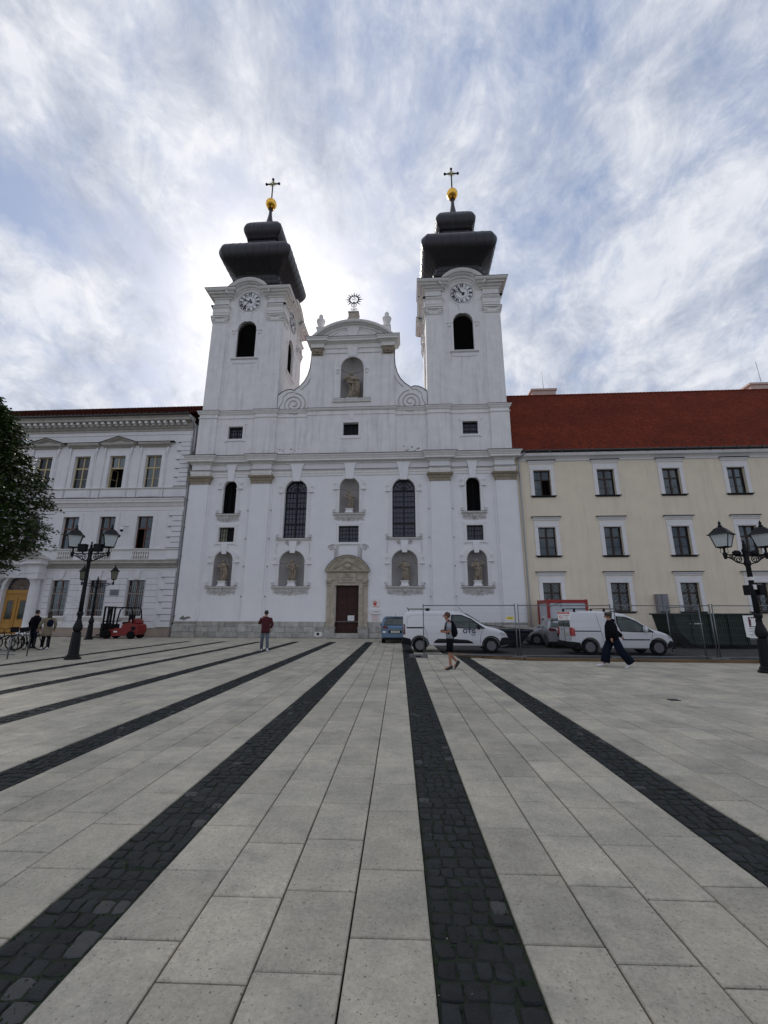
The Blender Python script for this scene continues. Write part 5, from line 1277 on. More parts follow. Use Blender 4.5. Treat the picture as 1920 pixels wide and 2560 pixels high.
mb.plate([(-25.53,4.5),(-25.27,4.5),(-25.2,5.1),(-25.6,5.1)],[],-.3,-.1)
for s in (-1,1): mb.tube(spiral(-25.4+s*.75,4.75,.2,.03,1.4,-.05,sgn=s,n=18),.05,5); mb.tube([(-25.4+s*.3,-.06,4.75),(-25.4+s*.6,-.1,4.85),(-25.4+s*1.0,-.06,4.5)],[.05,.09,.04],6)
mb.build('portico_arch',lwall,lb)
d=MB(); d.box(-26.47,-24.33,.22,.3,.12,3.4); d.box(-26.47,-24.33,.16,.22,3.12,3.42); d.box(-26.47,-24.33,.14,.2,2.85,2.93)
dl=d.build('entrance_door',ocher,lb)
for s in (-1,1):
    q=MB(); a,b=sorted((-25.4+s*.04,-25.4+s*1.0)); q.box(a,b,.15,.219,.2,2.84); q.box(a+.1,b-.1,.13,.15,.35,.95); q.box(a+.1,b-.1,.12,.149,1.0,1.12); 
    q.tube([((a+b)/2-.27,.13,1.25),((a+b)/2-.27,.13,2.6),((a+b)/2+.27,.13,2.6),((a+b)/2+.27,.13,1.25)],.03,5,closed=True); q.build('door_leaf',ocher,dl)
    q=MB(); q.box((a+b)/2-.25,(a+b)/2+.25,.138,.149,1.27,2.58); q.build('pane',cargls,dl)
    q=MB()
    for k in range(-3,4): q.tube([((a+b)/2-.25,.13,1.9+k*.2-.2),((a+b)/2+.25,.13,1.9+k*.2+.2)],.008,4); q.tube([((a+b)/2-.25,.13,1.9+k*.2+.2),((a+b)/2+.25,.13,1.9+k*.2-.2)],.008,4)
    q.build('iron_lattice',ironm,dl)
q=MB(); q.box(-25.43,-25.37,.1,.15,.2,2.84); q.lathe([(.0,0),(.04,.03),(.0,.06)],(-25.3,.1),8); q.build('door_post',ocher,dl)
q=MB(); q.prism([(-25.4+1.05*cos(PI*i/20),3.45+1.12*sin(PI*i/20)) for i in range(21)],.24,.28); q.build('fanlight',churchglass,dl)
q=MB()
for k in range(1,12): a=PI*k/12; q.tube([(-25.4+.25*cos(a),.22,3.45+.25*sin(a)),(-25.4+1.03*cos(a),.22,3.45+1.1*sin(a))],.014,4)
for r_ in (.25,.65): q.tube([(-25.4+r_*cos(PI*k/16),.22,3.45+r_*1.06*sin(PI*k/16)) for k in range(17)],.016,4)
q.build('fanlight_rays',ocher,dl)
q=MB(); q.box(-26.5,-24.3,-.6,.3,0,.11); q.build('door_step',basest,lb)
# pipes
def pipe(name,path,label,r=.06):
    p=empty(name,path[-1],label,'drainpipe'); mb=MB(); mb.tube(path,r,8); mb.build('pipe',zinc,p)
    z=1.5; 
    x,y=path[-2][0],path[-2][1]; top=max(q[2] for q in path[1:])
    while z<path[-3][2] if len(path)>3 else z<top: mb=MB(); mb.lathe([(r+.012,z),(r+.012,z+.05)],(x,y),10); mb.box(x-.015,x+.015,y,y+.12,z+.01,z+.04); mb.build('bracket',zinc,p); z+=2.2
pipe('drainpipe',[(13.35,-.4,13.72),(13.3,-.35,13.5),(12.97,-.12,13.15),(12.97,-.12,12.9),(12.97,-.12,1.0),(13.0,-.12,.25),(13.0,-.2,.12)],'tall grey zinc drainpipe between the church and the cream building')
pipe('drainpipe',[(-13.05,-.75,17.35),(-13.02,-.6,17.1),(-12.74,-.12,16.5),(-12.74,-.12,16.2),(-12.74,-.12,14.6),(-12.74,-.12,14.1)],'dark upper drainpipe between the left palace and the church tower')
pipe('drainpipe',[(-12.86,-.5,12.9),(-12.86,-.4,12.8),(-12.86,-.12,12.3),(-12.86,-.12,12),(-12.86,-.12,1.2),(-12.86,-.2,.9)],'thin lower drainpipe beside the quoins of the left palace',.035)
e=empty('security_camera',(-17.6,0,7.9),'white and black dome security camera on the left palace wall','security camera')
mb=MB(); mb.box(-17.72,-17.5,-.05,-.0,8.15,8.4); mb.tube([(-17.6,-.05,8.3),(-17.6,-.35,8.3),(-17.6,-.35,8.15)],.03,6); mb.tube([(-17.62,-.1,8.4),(-17.64,-.1,8.75)],.012,5); mb.box(-17.55,-17.3,-.1,-.05,8.3,8.36); mb.build('bracket',trimw,e)
mb=MB(); mb.lathe([(.05,8.15),(.12,8.1),(.13,7.98),(.13,7.95)],(-17.6,-.35),12); mb.build('housing',trimw,e); mb=MB(); mb.lathe([(.12,7.95),(.11,7.86),(.06,7.8),(0.001,7.78)],(-17.6,-.35),12); mb.build('dome_lens',blackp,e)
def plq(x0,x1,z0,z1,mt,label,n,ink):
    e=empty('plaque',((x0+x1)/2,0,z0),label,'plaque'); mb=MB(); mb.box(x0,x1,-.05,-.023,z0,z1); mb.build('tablet',mt,e); mb=MB(); rr=random.Random(int(z0*100))
    for k in range(n): scribble(mb,x0+.06+rr.uniform(0,.06),x1-.06-rr.uniform(0,.1),z1-.1-k*(z1-z0-.12)/n,-.051,.02,rr)
    mb.build('lettering',ink,e)
plq(-18.0,-17.3,2.97,3.42,greytot,'small grey stone plaque between the barred ground floor windows',5,blackink)
plq(-20.95,-20.35,2.05,2.95,lwall,'pale tablet with faint grey lines left of the rear lamp post',6,greytot)
# ------------------------------------------------------------------ street lamps
def lamp(x,y,top,arm,zarm,label,glass,dr=0,extra='box',pw=1.0,rot=R(38),lsc=1.0):
    e=empty('street_lamp',(x,y,0),label,'street lamp','twin lantern street lamps',rot=0)
    def B(name,mb,mt,par=None): mb.xf(Matrix.Translation((x,y,0))@Matrix.Rotation(dr,4,'Z')); return mb.build(name,mt,par or e)
    mb=MB(); mb.lathe([(.27,0),(.27,.05),(.22,.09),(.22,.14),(.18,.18),(.165,.55),(.15,.85),(.14,.98)],n=8,smooth=False); B('pedestal',mb,ironm)
    mb=MB(); mb.lathe([(.10,.98),(.15,1.05),(.165,1.15),(.12,1.3),(.08,1.42),(.075,1.55),(.11,1.6),(.115,1.66),(.09,1.72)],n=14); mb.lathe([(.082,1.7),(.075,2.3),(.065,zarm-.35),(.09,zarm-.3),(.09,zarm-.2),(.07,zarm-.15),(.08,zarm+.1),(.10,zarm+.15),(.06,zarm+.22),(.045,zarm+.3),(.06,zarm+.33),(.02,zarm+.38),(.04,zarm+.43),(0.001,zarm+.5)],n=12); B('pole',mb,ironm)
    for s in (-1,1):
        mb=MB(); mb.tube([(s*.06,0,zarm+.0),(s*(arm-.02),0,zarm+.02)],.022,6)
        mb.tube([(s*.07,0,zarm-.28),(s*.3,0,zarm-.22),(s*.55*arm/.75,0,zarm-.1),(s*arm,0,zarm-.03)],.022,6)
        mb.tube(spiral(s*.24,zarm-.13,.12,.02,1.7,0,sgn=s,n=24),.016,5); mb.tube(spiral(s*.40,zarm-.11,.07,.01,1.5,0,sgn=s,n=18),.014,5); mb.tube(spiral(s*arm*.72,zarm-.05,.06,.01,1.4,0,sgn=-s,n=16),.013,5)
        mb.lathe([(.03,zarm-.12),(.05,zarm-.06),(.055,zarm),(.07,zarm+.05),(.03,zarm+.1),(.03,zarm+.24)],(s*arm,0),10)
        for q in (-1,1): mb.tube([(s*arm,0,zarm+.05),(s*arm+q*.12,0,zarm+.09),(s*arm+q*.10,0,zarm+.24)],.009,4)
        B('bracket',mb,ironm)
        zb=zarm+.26; zt=top-.46; wt=.245*lsc; wb=.155*lsc; M=Matrix.Translation((s*arm,0,0))@Matrix.Rotation(rot,4,'Z')
        def corners(w,z): return [Vector((w*a,w*b,z)) for a,b in ((-1,-1),(1,-1),(1,1),(-1,1))]
        mb=MB(); cb=corners(wb,zb); ct=corners(wt,zt)
        for i in range(4): mb.tube([cb[i],ct[i]],.014,4); mb.tube([cb[i],cb[(i+1)%4]],.016,4); mb.tube([ct[i],ct[(i+1)%4]],.014,4)
        mb.loft([corners(.03,zb-.04),corners(wb,zb)],smooth=False); mb.xf(M); lt=B('lantern',mb,ironm)
        for i in range(4):
            q=MB(); a,b,c_,d=cb[i],cb[(i+1)%4],ct[(i+1)%4],ct[i]; k=.985
            q.add([Vector((v.x*k,v.y*k,v.z)) for v in (a,b,c_,d)],[(0,1,2,3)]); q.xf(M); B('pane',q,glass,lt)
        q=MB(); q.loft([corners(wt+.07,zt-.01),corners(wt+.01,zt+.03),corners(wt*.55,zt+.19),corners(wt*.35,zt+.23),corners(.05,zt+.24)],smooth=False); q.lathe([(.03,zt+.23),(.075,zt+.27),(.03,zt+.31),(.045,zt+.36),(.03,zt+.4),(0.001,top)],n=8)
        q.xf(M); B('lantern_roof',q,ironm,lt)
        if extra=='box':
            q=MB(); q.box(s*.32-.15,s*.32+.15,-.12,.06,zarm+.12,zarm+.38); q.box(s*.32-.02,s*.32+.02,-.02,.02,zarm,zarm+.12); q.box(s*.32-.18,s*.32+.16,-.1,.02,zarm+.08,zarm+.11); B('floodlight',q,blackp)
        if extra=='spot':
            q=MB(); q.lathe([(.04,0),(.09,.06),(.10,.16),(.06,.22),(0.001,.23)],n=12); q.xf(Matrix.Translation((s*.38,0,zarm+.08))@Matrix.Rotation(R(-s*100),4,'Y')); q.box(s*.32-.015,s*.32+.015,-.015,.015,zarm,zarm+.1); B('floodlight',q,blackp)
            q=MB(); a,b=sorted((s*.12,s*.42)); q.loft([[(s*.17+dx*.08,dy*.1-.05,zarm-1.08+dz*.15) for dx,dz in ((-1,-1),(1,-1),(1.2,0),(1,1),(-1,1))] for dy in (-1,0,1)],smooth=False); q.tube([(0,0,zarm-1.0),(s*.2,0,zarm-1.0)],.025,6); B('large_floodlight',q,blackp)
    if extra=='spot':
        q=MB(); q.box(-.07,.07,-.09,.09,zarm-.78,zarm-.68); q.box(-.05,.05,-.11,.05,zarm-1.06,zarm-.92); B('junction_box',q,trimw)
    return e
lamp(-7.97,-15.26,5.12,.735,3.93,'tall black twin lantern lamp with square floodlights in the left foreground',frost,extra='box')
lamp(-16.45,-3.5,4.9,1.1,3.62,'smaller black lamp with amber panes standing in front of the left palace',frostd,extra=None,lsc=.85)
lamp(15.07,-17.2,4.6,.62,3.48,'black twin lantern lamp at the right edge with large floodlights below its arms',frost,extra='spot')
# ------------------------------------------------------------------ tree
def tree():
    tx,ty=-16.9,-13.4; rr=random.Random(21)
    t=empty('tree',(tx,ty,0),'dark green broadleaf tree reaching in from the left edge','tree')
    prof=[(3.5,2.2),(4.0,3.6),(4.9,4.9),(5.8,5.3),(6.7,5.1),(7.6,4.5),(8.5,3.6),(9.4,3.0),(10.3,2.5),(11.1,1.9),(11.9,1.0),(12.5,.2)]
    def rad(z):
        for (a,ra),(b,rb) in zip(prof,prof[1:]):
            if a<=z<=b: return ra+(rb-ra)*(z-a)/(b-a)
        return 0
    mb=MB(); mb.tube([(tx,ty,0),(tx+.05,ty,1.5),(tx,ty+.05,3.2),(tx+.1,ty,6),(tx,ty,9.5),(tx,ty,12)],[.28,.21,.18,.13,.07,.02],10)
    for k in range(26):
        z=2.6+k*.36; a=k*2.4; L_=rad(z+.9)*.85; mb.tube([(tx,ty,z),(tx+L_*.5*cos(a),ty+L_*.5*sin(a),z+.7),(tx+L_*cos(a),ty+L_*sin(a),z+.9)],[.07,.04,.012],6)
    mb.build('trunk',barkm,t)
    lf=MB(); v=lf.v; f=lf.f
    def leaf(c,dirv,s):
        n=Vector((rr.gauss(0,.45),rr.gauss(0,.45),1)).normalized(); d=(dirv+Vector((rr.gauss(0,.5),rr.gauss(0,.5),rr.gauss(-.1,.35)))).normalized(); w=d.cross(n).normalized()*s*.40
        o=len(v); m_=c+d*s*.5; e=c+d*s
        v.extend([tuple(c),tuple(m_+w),tuple(e),tuple(m_-w)]); f.append((o,o+1,o+2,o+3))
    tw=MB()
    for k in range(3600):
        z=rr.uniform(3.6,12.4); a=rr.uniform(0,2*PI); rz=rad(z)
        if rz<=0: continue
        lump=.80+.30*noise.noise(Vector((cos(a)*2.2,sin(a)*2.2,z*.75)))+.10*noise.noise(Vector((cos(a)*6,sin(a)*6,z*2)))
        q=rr.random()**.33; r0=rz*lump*(.35+.62*q)
        if cos(a)<-.35 and rr.random()<.4: continue
        c=Vector((tx+r0*cos(a),ty+r0*sin(a)*.75,z)); d=Vector((cos(a),sin(a)*.75,rr.uniform(-.15,.12))).normalized(); L_=rr.uniform(.35,.95)
        n=int(L_*30); p=c.copy()
        for i in range(n):
            tt=i/n; p=c+d*L_*tt+Vector((0,0,-.22*tt*tt*L_)); side=d.cross(Vector((0,0,1)))*(1 if i%2 else -1)
            leaf(p+Vector((rr.gauss(0,.05),rr.gauss(0,.05),rr.gauss(0,.04))),(d*.6+side).normalized(),rr.uniform(.10,.17))
        if q>.8: tw.tube([c,c+d*L_*.5+Vector((0,0,-.04)),c+d*L_+Vector((0,0,-.2*L_))],[.008,.006,.002],3)
    for k in range(9000):
        z=rr.uniform(3.8,12.0); a=rr.uniform(0,2*PI); r0=rad(z)*rr.uniform(.1,.72); leaf(Vector((tx+r0*cos(a),ty+r0*sin(a)*.75,z)),Vector((cos(a),sin(a),0)),rr.uniform(.2,.32))
    tag(lf.build('crown',leafm,t,recalc=False),kind=None); tw.build('twigs',barkm,t,recalc=False)
tree()
# ------------------------------------------------------------------ vehicles
def interp(P,x):
    if x<=P[0][0]: return P[0][1]
    for (a,ya),(b,yb) in zip(P,P[1:]):
        if a<=x<=b: return ya+(yb-ya)*(x-a)/(b-a)
    return P[-1][1]
def bool_cut(o,cyls):
    me=bpy.data.meshes.new('cut'); m=MB()
    for (x,y0,y1,z,r) in cyls:
        n=28; m.add([(x+r*cos(2*PI*k/n),y,z+r*sin(2*PI*k/n)) for y in (y0,y1) for k in range(n)],[(k,(k+1)%n,n+(k+1)%n,n+k) for k in range(n)]+[tuple(range(n)),tuple(range(n,2*n))])
    c=m.build('cut',blackp,o.parent,False); md=o.modifiers.new('b','BOOLEAN'); md.object=c; md.operation='DIFFERENCE'; md.solver='EXACT'
    dg=bpy.context.evaluated_depsgraph_get(); nm=bpy.data.meshes.new_from_object(o.evaluated_get(dg)); o.modifiers.clear(); old=o.data; o.data=nm; nm.name=old.name; bpy.data.objects.remove(c)
    nm.polygons.foreach_set('use_smooth',[True]*len(nm.polygons)); 
    try: nm.set_sharp_from_angle(angle=R(28))
    except Exception: pass
class Car:
    def __init__(s,name,label,cat,top,bot,plan,W,belt,tum,rc,paint,wheels,wr,loc,rot,group=None):
        s.top,s.bot,s.plan,s.W,s.belt,s.tum,s.rc=top,bot,plan,W,belt,tum,rc
        s.e=empty(name,loc,label,cat,group,rot=rot); L_=top[-1][0]; s.L=L_
        xs=[L_*i/44 for i in range(45)]; xs[0]=.0; rings=[]
        for x in xs:
            zt=interp(top,x); zb=interp(bot,x); zz=[zb,zb+.04]; n=9; rc=min(s.rc,(zt-zb)*.3)
            for i in range(1,n): zz.append(zb+.04+(zt-rc-zb-.04)*i/(n-1))
            for a in (25,50,72,90): zz.append(zt-rc+rc*sin(R(a)))
            half=[(s.hw(x,z)*(.94 if i==0 else 1)-(0 if z<=zt-rc else rc*(1-math.sqrt(max(0,1-((z-zt+rc)/rc)**2)))),z) for i,z in enumerate(zz)]
            h0=half[-1][0]; half.append((h0*.5,zt+.018)); 
            rg=[(x,-a,z) for a,z in half]+[(x,0,zt+.025)]+[(x,a,z) for a,z in reversed(half)]
            rings.append(rg)
        mb=MB(); mb.loft(rings); s.body=mb.build('body',paint,s.e,False)
        cy=[]
        for x in wheels: cy+= [(x,-W-.1,-W+.26,wr,wr+.075),(x,W-.26,W+.1,wr,wr+.075)]
        bool_cut(s.body,cy)
        for x in wheels:
            for sy in (-1,1):
                t=MB(); w=.2; r=wr
                t.lathe([(r*.62,-.09),(r*.9,-.10),(r*.985,-.08),(r,-.05),(r,.05),(r*.985,.08),(r*.9,.10),(r*.62,.09),(r*.55,.0),(r*.62,-.09)],n=28,caps=False); M=Matrix.Translation((x,sy*(W-.13),wr))@Matrix.Rotation(R(90),4,'X'); t.xf(M); wh=t.build('wheel',rubber,s.e,False)
                q=MB(); q.lathe([(r*.64,.085),(r*.60,.07),(r*.56,.03),(r*.42,.02),(r*.36,.045),(r*.2,.05),(r*.14,.08),(0.001,.085)],n=24); q.tube([(r*.60*cos(2*PI*k/28),r*.60*sin(2*PI*k/28),.08) for k in range(28)],r*.035,5,closed=True)
                for k in range(10): a=2*PI*k/10; q.sphere((r*.46*cos(a),r*.46*sin(a),.03),r*.05,6,4)
                if sy>0: q.xf(Matrix.Rotation(PI,4,'X'))
                q.xf(M)
                link('rim',q.mesh('rim',rimm),wh,False)
            a=MB(); a.box(x-wr-.05,x+wr+.05,-W+.27,W-.27,.25,wr*2); a.build('wheel_well',blackp,s.e,False)
    def hw(s,x,z):
        b=interp(s.plan,x)*s.W
        if z>s.belt: b*=1-s.tum*(z-s.belt)
        elif z<.5: b*=1-.05*(.5-z)/.3
        return b
    def side(s,name,pts,mt,sides=(-1,1),off=.006,par=None,label=None,th=0):
        # polygon (x,z) wrapped on the flank
        for sy in sides:
            n=len(pts); bm=bmesh.new(); vs=[bm.verts.new((p[0],0,p[1])) for p in pts]
            for t in tessellate_polygon([[Vector((p[0],p[1],0)) for p in pts]]):
                try: bm.faces.new([vs[i] for i in t])
                except ValueError: pass
            for _ in range(3):
                lg=[e for e in bm.edges if e.calc_length()>.13]
                if lg: bmesh.ops.subdivide_edges(bm,edges=lg,cuts=1,use_grid_fill=False); bmesh.ops.triangulate(bm,faces=[f_ for f_ in bm.faces if len(f_.verts)>3])
            geo=bmesh.ops.extrude_face_region(bm,geom=bm.faces[:]); top=[g for g in geo['geom'] if isinstance(g,bmesh.types.BMVert)]; ts=set(top)
            for v_ in bm.verts: v_.co.y=sy*(s.hw(v_.co.x,v_.co.z)+(off if v_ in ts else -.01))
            bmesh.ops.recalc_face_normals(bm,faces=bm.faces); me=bpy.data.meshes.new(name); bm.to_mesh(me); bm.free(); me.materials.append(mt); o=link(name,me,par or s.e,False)
            if label: o['label']=label
    def line(s,pts,mt=None,sides=(-1,1),r=.006,name='panel_gap'):
        for sy in sides:
            P=[]
            for a,b in zip(pts,pts[1:]):
                k=max(1,int(math.dist(a,b)/.12))
                for q in range(k): P.append((a[0]+(b[0]-a[0])*q/k,a[1]+(b[1]-a[1])*q/k))
            P.append(pts[-1]); mb=MB(); mb.tube([(p[0],sy*(s.hw(p[0],p[1])+.001),p[1]) for p in P],r,4); mb.build(name,mt or blackp,s.e,False)
    def box(s,name,x0,x1,y0,y1,z0,z1,mt,par=None):
        mb=MB(); mb.box(x0,x1,y0,y1,z0,z1); return mb.build(name,mt,par or s.e,False)
# van 1
v=Car('van','white delivery van with blue OTIS lettering behind the first fence panel','van',
 [(0,1.62),(.06,1.76),(.3,1.79),(1.4,1.80),(2.2,1.79),(2.6,1.74),(2.9,1.62),(3.25,1.42),(3.62,1.18),(3.85,1.10),(4.25,1.01),(4.5,.9),(4.62,.78),(4.68,.6),(4.7,.5)],
 [(0,.36),(.3,.30),(4.4,.28),(4.7,.36)],[(0,.93),(.12,.985),(.5,1),(4.0,1),(4.3,.95),(4.55,.84),(4.7,.70)],.92,1.0,.16,.12,vanw,[.74,3.88],.325,(4.24,-10.43,0),R(-1.2))
v.side('window',[(2.22,1.60),(2.6,1.60),(3.0,1.44),(3.35,1.19),(3.55,1.05),(2.75,1.07),(2.28,1.12),(2.2,1.3)],cargls)
v.side('window_trim',[(2.16,1.64),(2.62,1.64),(3.05,1.47),(3.65,1.04),(2.75,1.04),(2.24,1.08),(2.14,1.3)],blackp,off=.004)
v.line([(2.95,1.45),(2.98,1.07)],r=.016); v.line([(2.12,1.66),(2.08,1.2),(2.1,.5),(2.2,.36)]); v.line([(3.55,1.04),(3.42,.7),(3.4,.42)]); v.line([(.95,1.68),(.9,1.2),(1.05,.85),(1.12,.45)])
v.line([(.18,1.1),(.2,1.5),(.4,1.62),(.9,1.63)],mt=greyp,r=.004); v.line([(1.0,1.62),(2.0,1.62)],mt=greyp,r=.004)
v.side('sliding_rail',[(.16,1.04),(.95,1.04),(.95,1.10),(.16,1.10)],blackp)
v.side('side_moulding',[(1.35,.42),(3.1,.42),(3.05,.48),(2.85,.56),(2.2,.60),(1.55,.60),(1.42,.52)],blackp,off=.02)
v.side('bumper_cover',[(.0,.36),(.36,.30),(.34,.56),(.30,.60),(0.0,.66)],blackp,off=.012)
v.side('bumper_cover',[(4.22,.30),(4.69,.38),(4.69,.62),(4.55,.68),(4.34,.66),(4.26,.5)],blackp,off=.012)
v.box('front_bumper',4.5,4.76,-.66,.66,.28,.62,blackp); v.box('rear_bumper',-.07,.1,-.88,.88,.34,.6,blackp)
v.side('tail_lamp',[(0.0,.78),(.09,.78),(.09,1.22),(.02,1.24)],redlampd,off=.02)
v.side('headlamp',[(4.28,.92),(4.5,.84),(4.60,.76),(4.40,.74),(4.28,.82)],hlamp,off=.012)
v.side('arch_trim',[(.74+.42*cos(PI*k/12),.325+.42*sin(PI*k/12)) for k in range(13)]+[(.74+.385*cos(PI*k/12),.325+.385*sin(PI*k/12)) for k in range(12,-1,-1)],blackp,off=.012)
v.side('arch_trim',[(3.88+.42*cos(PI*k/12),.325+.42*sin(PI*k/12)) for k in range(13)]+[(3.88+.385*cos(PI*k/12),.325+.385*sin(PI*k/12)) for k in range(12,-1,-1)],blackp,off=.012)
mb=MB()
for dx,dz in ((-.008,0),(.008,0),(0,.007),(0,-.007)): text_on(mb,'OTIS',.25,2.93+dx,.93+dz,-.934,sx=1.08)
o=mb.build('lettering',navy,v.e,False)
mb=MB(); rr=random.Random(1); scribble(mb,2.98,3.2,.79,-.93,.012,rr,.006); scribble(mb,3.05,3.2,.75,-.93,.012,rr,.006); mb.build('small_print',navy,v.e,False)
mb=MB()
for y in (-.62,.62): mb.box(.2,1.25,y-.015,y+.015,1.88,1.91)
mb.tube([(.25,-.62,1.78),(.25,-.62,1.9)],.015,5); mb.tube([(.2,-.62,1.88),(.2,-.62,1.96)],.018,5); mb.box(1.05,1.2,-.6,.6,1.80,1.93); mb.build('roof_rack',blackp,v.e,False)
mb=MB(); mb.tube([(2.75,-.3,1.76),(2.55,-.3,1.98)],.01,5); mb.build('aerial',blackp,v.e,False)
mb=MB(); mb.sphere((3.35,-1.03,1.12),.12,10,8,.6,.9,1); mb.sphere((3.35,1.03,1.12),.12,10,8,.6,.9,1); mb.build('mirror',blackp,v.e,False)
mb=MB(); mb.add([(2.86,-.66,1.70),(2.86,.66,1.70),(3.62,.80,1.22),(3.62,-.80,1.22)],[(0,1,2,3)]); mb.build('windscreen',cargls,v.e,False)
# van 2
v=Car('van','white van with roof bars and red tail lamp behind the walking person in black','van',
 [(0,1.70),(.06,1.76),(.4,1.80),(1.4,1.80),(1.9,1.76),(2.3,1.68),(2.7,1.48),(3.1,1.20),(3.35,1.04),(3.6,.98),(3.9,.88),(4.12,.76),(4.22,.6),(4.25,.5)],
 [(0,.34),(.3,.28),(4.0,.26),(4.25,.34)],[(0,.93),(.1,.98),(.5,1),(3.5,1),(3.9,.94),(4.1,.82),(4.25,.7)],.9,.98,.15,.10,vanw,[.73,3.5],.325,(11.45,-10.95,0),R(-1.5))
v.side('window',[(1.98,1.56),(2.3,1.53),(2.65,1.38),(2.95,1.17),(3.28,.97),(2.6,.97),(2.06,1.0),(1.95,1.3)],cargls)
v.side('window_trim',[(1.92,1.6),(2.32,1.57),(2.7,1.41),(3.38,.94),(2.6,.94),(2.02,.97),(1.9,1.3)],blackp,off=.004)
v.line([(2.98,1.18),(2.93,.97)],mt=vanw,r=.022,name='window_pillar'); v.line([(1.88,1.62),(1.8,1.2),(1.92,.6),(2.0,.34)]); v.line([(3.3,.95),(3.22,.6),(3.2,.36)]); v.line([(1.1,1.7),(1.2,1.1),(1.3,.5)])
v.side('sliding_rail',[(.13,.95),(1.2,.95),(1.2,1.0),(.13,1.0)],greyp); v.side('side_moulding',[(2.05,.62),(3.15,.62),(3.15,.66),(2.05,.66)],blackp,off=.02)
v.side('bumper_cover',[(0,.34),(.33,.28),(.33,.5),(.0,.54)],blackp,off=.012); v.side('bumper_cover',[(3.84,.27),(4.24,.36),(4.24,.56),(4.0,.6),(3.9,.5)],blackp,off=.012)
v.side('tail_lamp',[(0.0,.78),(.14,.78),(.14,1.08),(0.02,1.12)],redlamp,off=.03)
for sy in (-1,1): a,b=sorted((sy*.72,sy*.89)); v.box('tail_lamp',-.02,.03,a,b,.78,1.12,redlamp)
v.side('headlamp',[(3.88,.84),(4.05,.76),(4.14,.68),(3.98,.68)],hlamp,off=.012)
v.box('rear_bumper',-.08,.1,-.86,.86,.32,.52,blackp); v.box('front_bumper',4.05,4.3,-.62,.62,.26,.56,blackp)
for sy in (-1,1): a,b=sorted((sy*.04,sy*.74)); v.box('rear_window',-.018,.02,a,b,1.14,1.62,cargls)
v.box('number_plate',-.03,.0,-.56,-.1,.82,.95,platem); v.box('door_gap',-.014,.0,-.008,.008,.5,1.7,blackp)
mb=MB(); text_on(mb,'VW',.1,0,0,0); mb.xf(Matrix.Rotation(R(-90),4,'Z')); mb.xf(Matrix.Translation((-.02,.3,1.0))) ; mb.build('badge',blackp,v.e,False)
for xx in (.25,1.5):
    mb=MB(); mb.box(xx-.03,xx+.03,-.78,.78,1.90,1.93); mb.box(xx-.04,xx+.04,-.76,-.68,1.78,1.9); mb.box(xx-.04,xx+.04,.68,.76,1.78,1.9); mb.box(xx,xx+.5,-.74,-.70,1.88,1.92); mb.build('roof_bar',blackp,v.e,False)
mb=MB(); mb.sphere((3.0,-1.0,1.05),.12,10,8,.6,.9,1); mb.sphere((3.0,1.0,1.05),.12,10,8,.6,.9,1); mb.build('mirror',vanw,v.e,False)
mb=MB(); mb.add([(2.4,-.62,1.67),(2.4,.62,1.67),(3.32,.76,1.08),(3.32,-.76,1.08)],[(0,1,2,3)]); mb.build('windscreen',cargls,v.e,False)
# hatchbacks seen from behind
def hatch(label,paint,loc,rot,W=.85,Ht=1.5,plate=True,sticker=False,L_=3.9,group=None):
    v=Car('car',label,'car',[(0,.86),(.05,1.0),(.12,1.04),(.30,1.30),(.46,Ht-.05),(.8,Ht),(1.7,Ht),(2.2,Ht-.08),(2.8,1.12),(3.0,1.0),(3.5,.9),(3.8,.72),(L_,.5)],[(0,.34),(.2,.24),(3.6,.22),(L_,.32)],[(0,.90),(.15,.97),(.5,1),(3.2,1),(3.6,.9),(L_,.7)],W,.92,.26,.09,paint,[.62,3.1],.31,loc,rot,group)
    mb=MB(); mb.add([(.075,-.68,1.035),(.075,.68,1.035),(.425,.56,Ht-.075),(.425,-.56,Ht-.075)],[(0,1,2,3)]); mb.xf(Matrix.Translation((-.02,0,.02))); g=mb.build('rear_window',cargls,v.e,False)
    mb=MB(); mb.box(.36,.5,-.6,.6,Ht+.005,Ht+.035); mb.build('spoiler',paint,v.e,False)
    v.side('window',[(.62,1.32),(.95,1.38),(1.6,1.39),(2.05,1.33),(2.5,1.08),(2.6,.98),(.75,.98)],cargls)
    for sy in (-1,1):
        mb=MB(); y0=sy*.40; y1=sy*(W*.9)
        mb.prism([(y0,.86),(y0+sy*.03,.96),(y1*.9,1.0),(y1,.93),(y1,.86),(y0+sy*.1,.83)],-.02,.05,'x'); mb.build('tail_lamp',redlampd,v.e,False)
        mb=MB(); mb.sphere((2.45,sy*(W+.12),1.0),.1,8,6,.6,1,.8); mb.build('mirror',paint,v.e,False)
    v.box('plate_recess',-.012,.0,-.38,.38,.58,.74,blackp); v.box('number_plate',-.022,-.013,-.26,.26,.605,.715,platem)
    v.box('boot_handle_trim',-.03,.0,-.42,.42,.75,.775,silverp); v.box('rear_bumper',-.05,.08,-W*.88,W*.88,.34,.50,paint); v.box('bumper_valance',-.03,.1,-W*.84,W*.84,.2,.34,blackp)
    v.box('bumper_strip',-.058,-.05,-W*.8,W*.8,.475,.49,silverp)
    if sticker: v.box('sticker',-.01,.001,.55,.74,.60,.70,paper)
    mb=MB(); mb.tube([(.6,0,Ht),(.5,0,Ht+.22)],.006,4); mb.build('aerial',blackp,v.e,False)
    return v
v=hatch('blue hatchback parked nose to the church beside the door',bluep,(3.67,-5.45,0),R(90),W=.85,Ht=1.5,sticker=True)
mb=MB(); text_on(mb,'AA-1F 857',.085,0,0,0,sx=.85); mb.xf(Matrix.Translation((-.024,0,.66))@Matrix.Rotation(R(-90),4,'Z')); mb.build('plate_lettering',blackink,v.e,False)
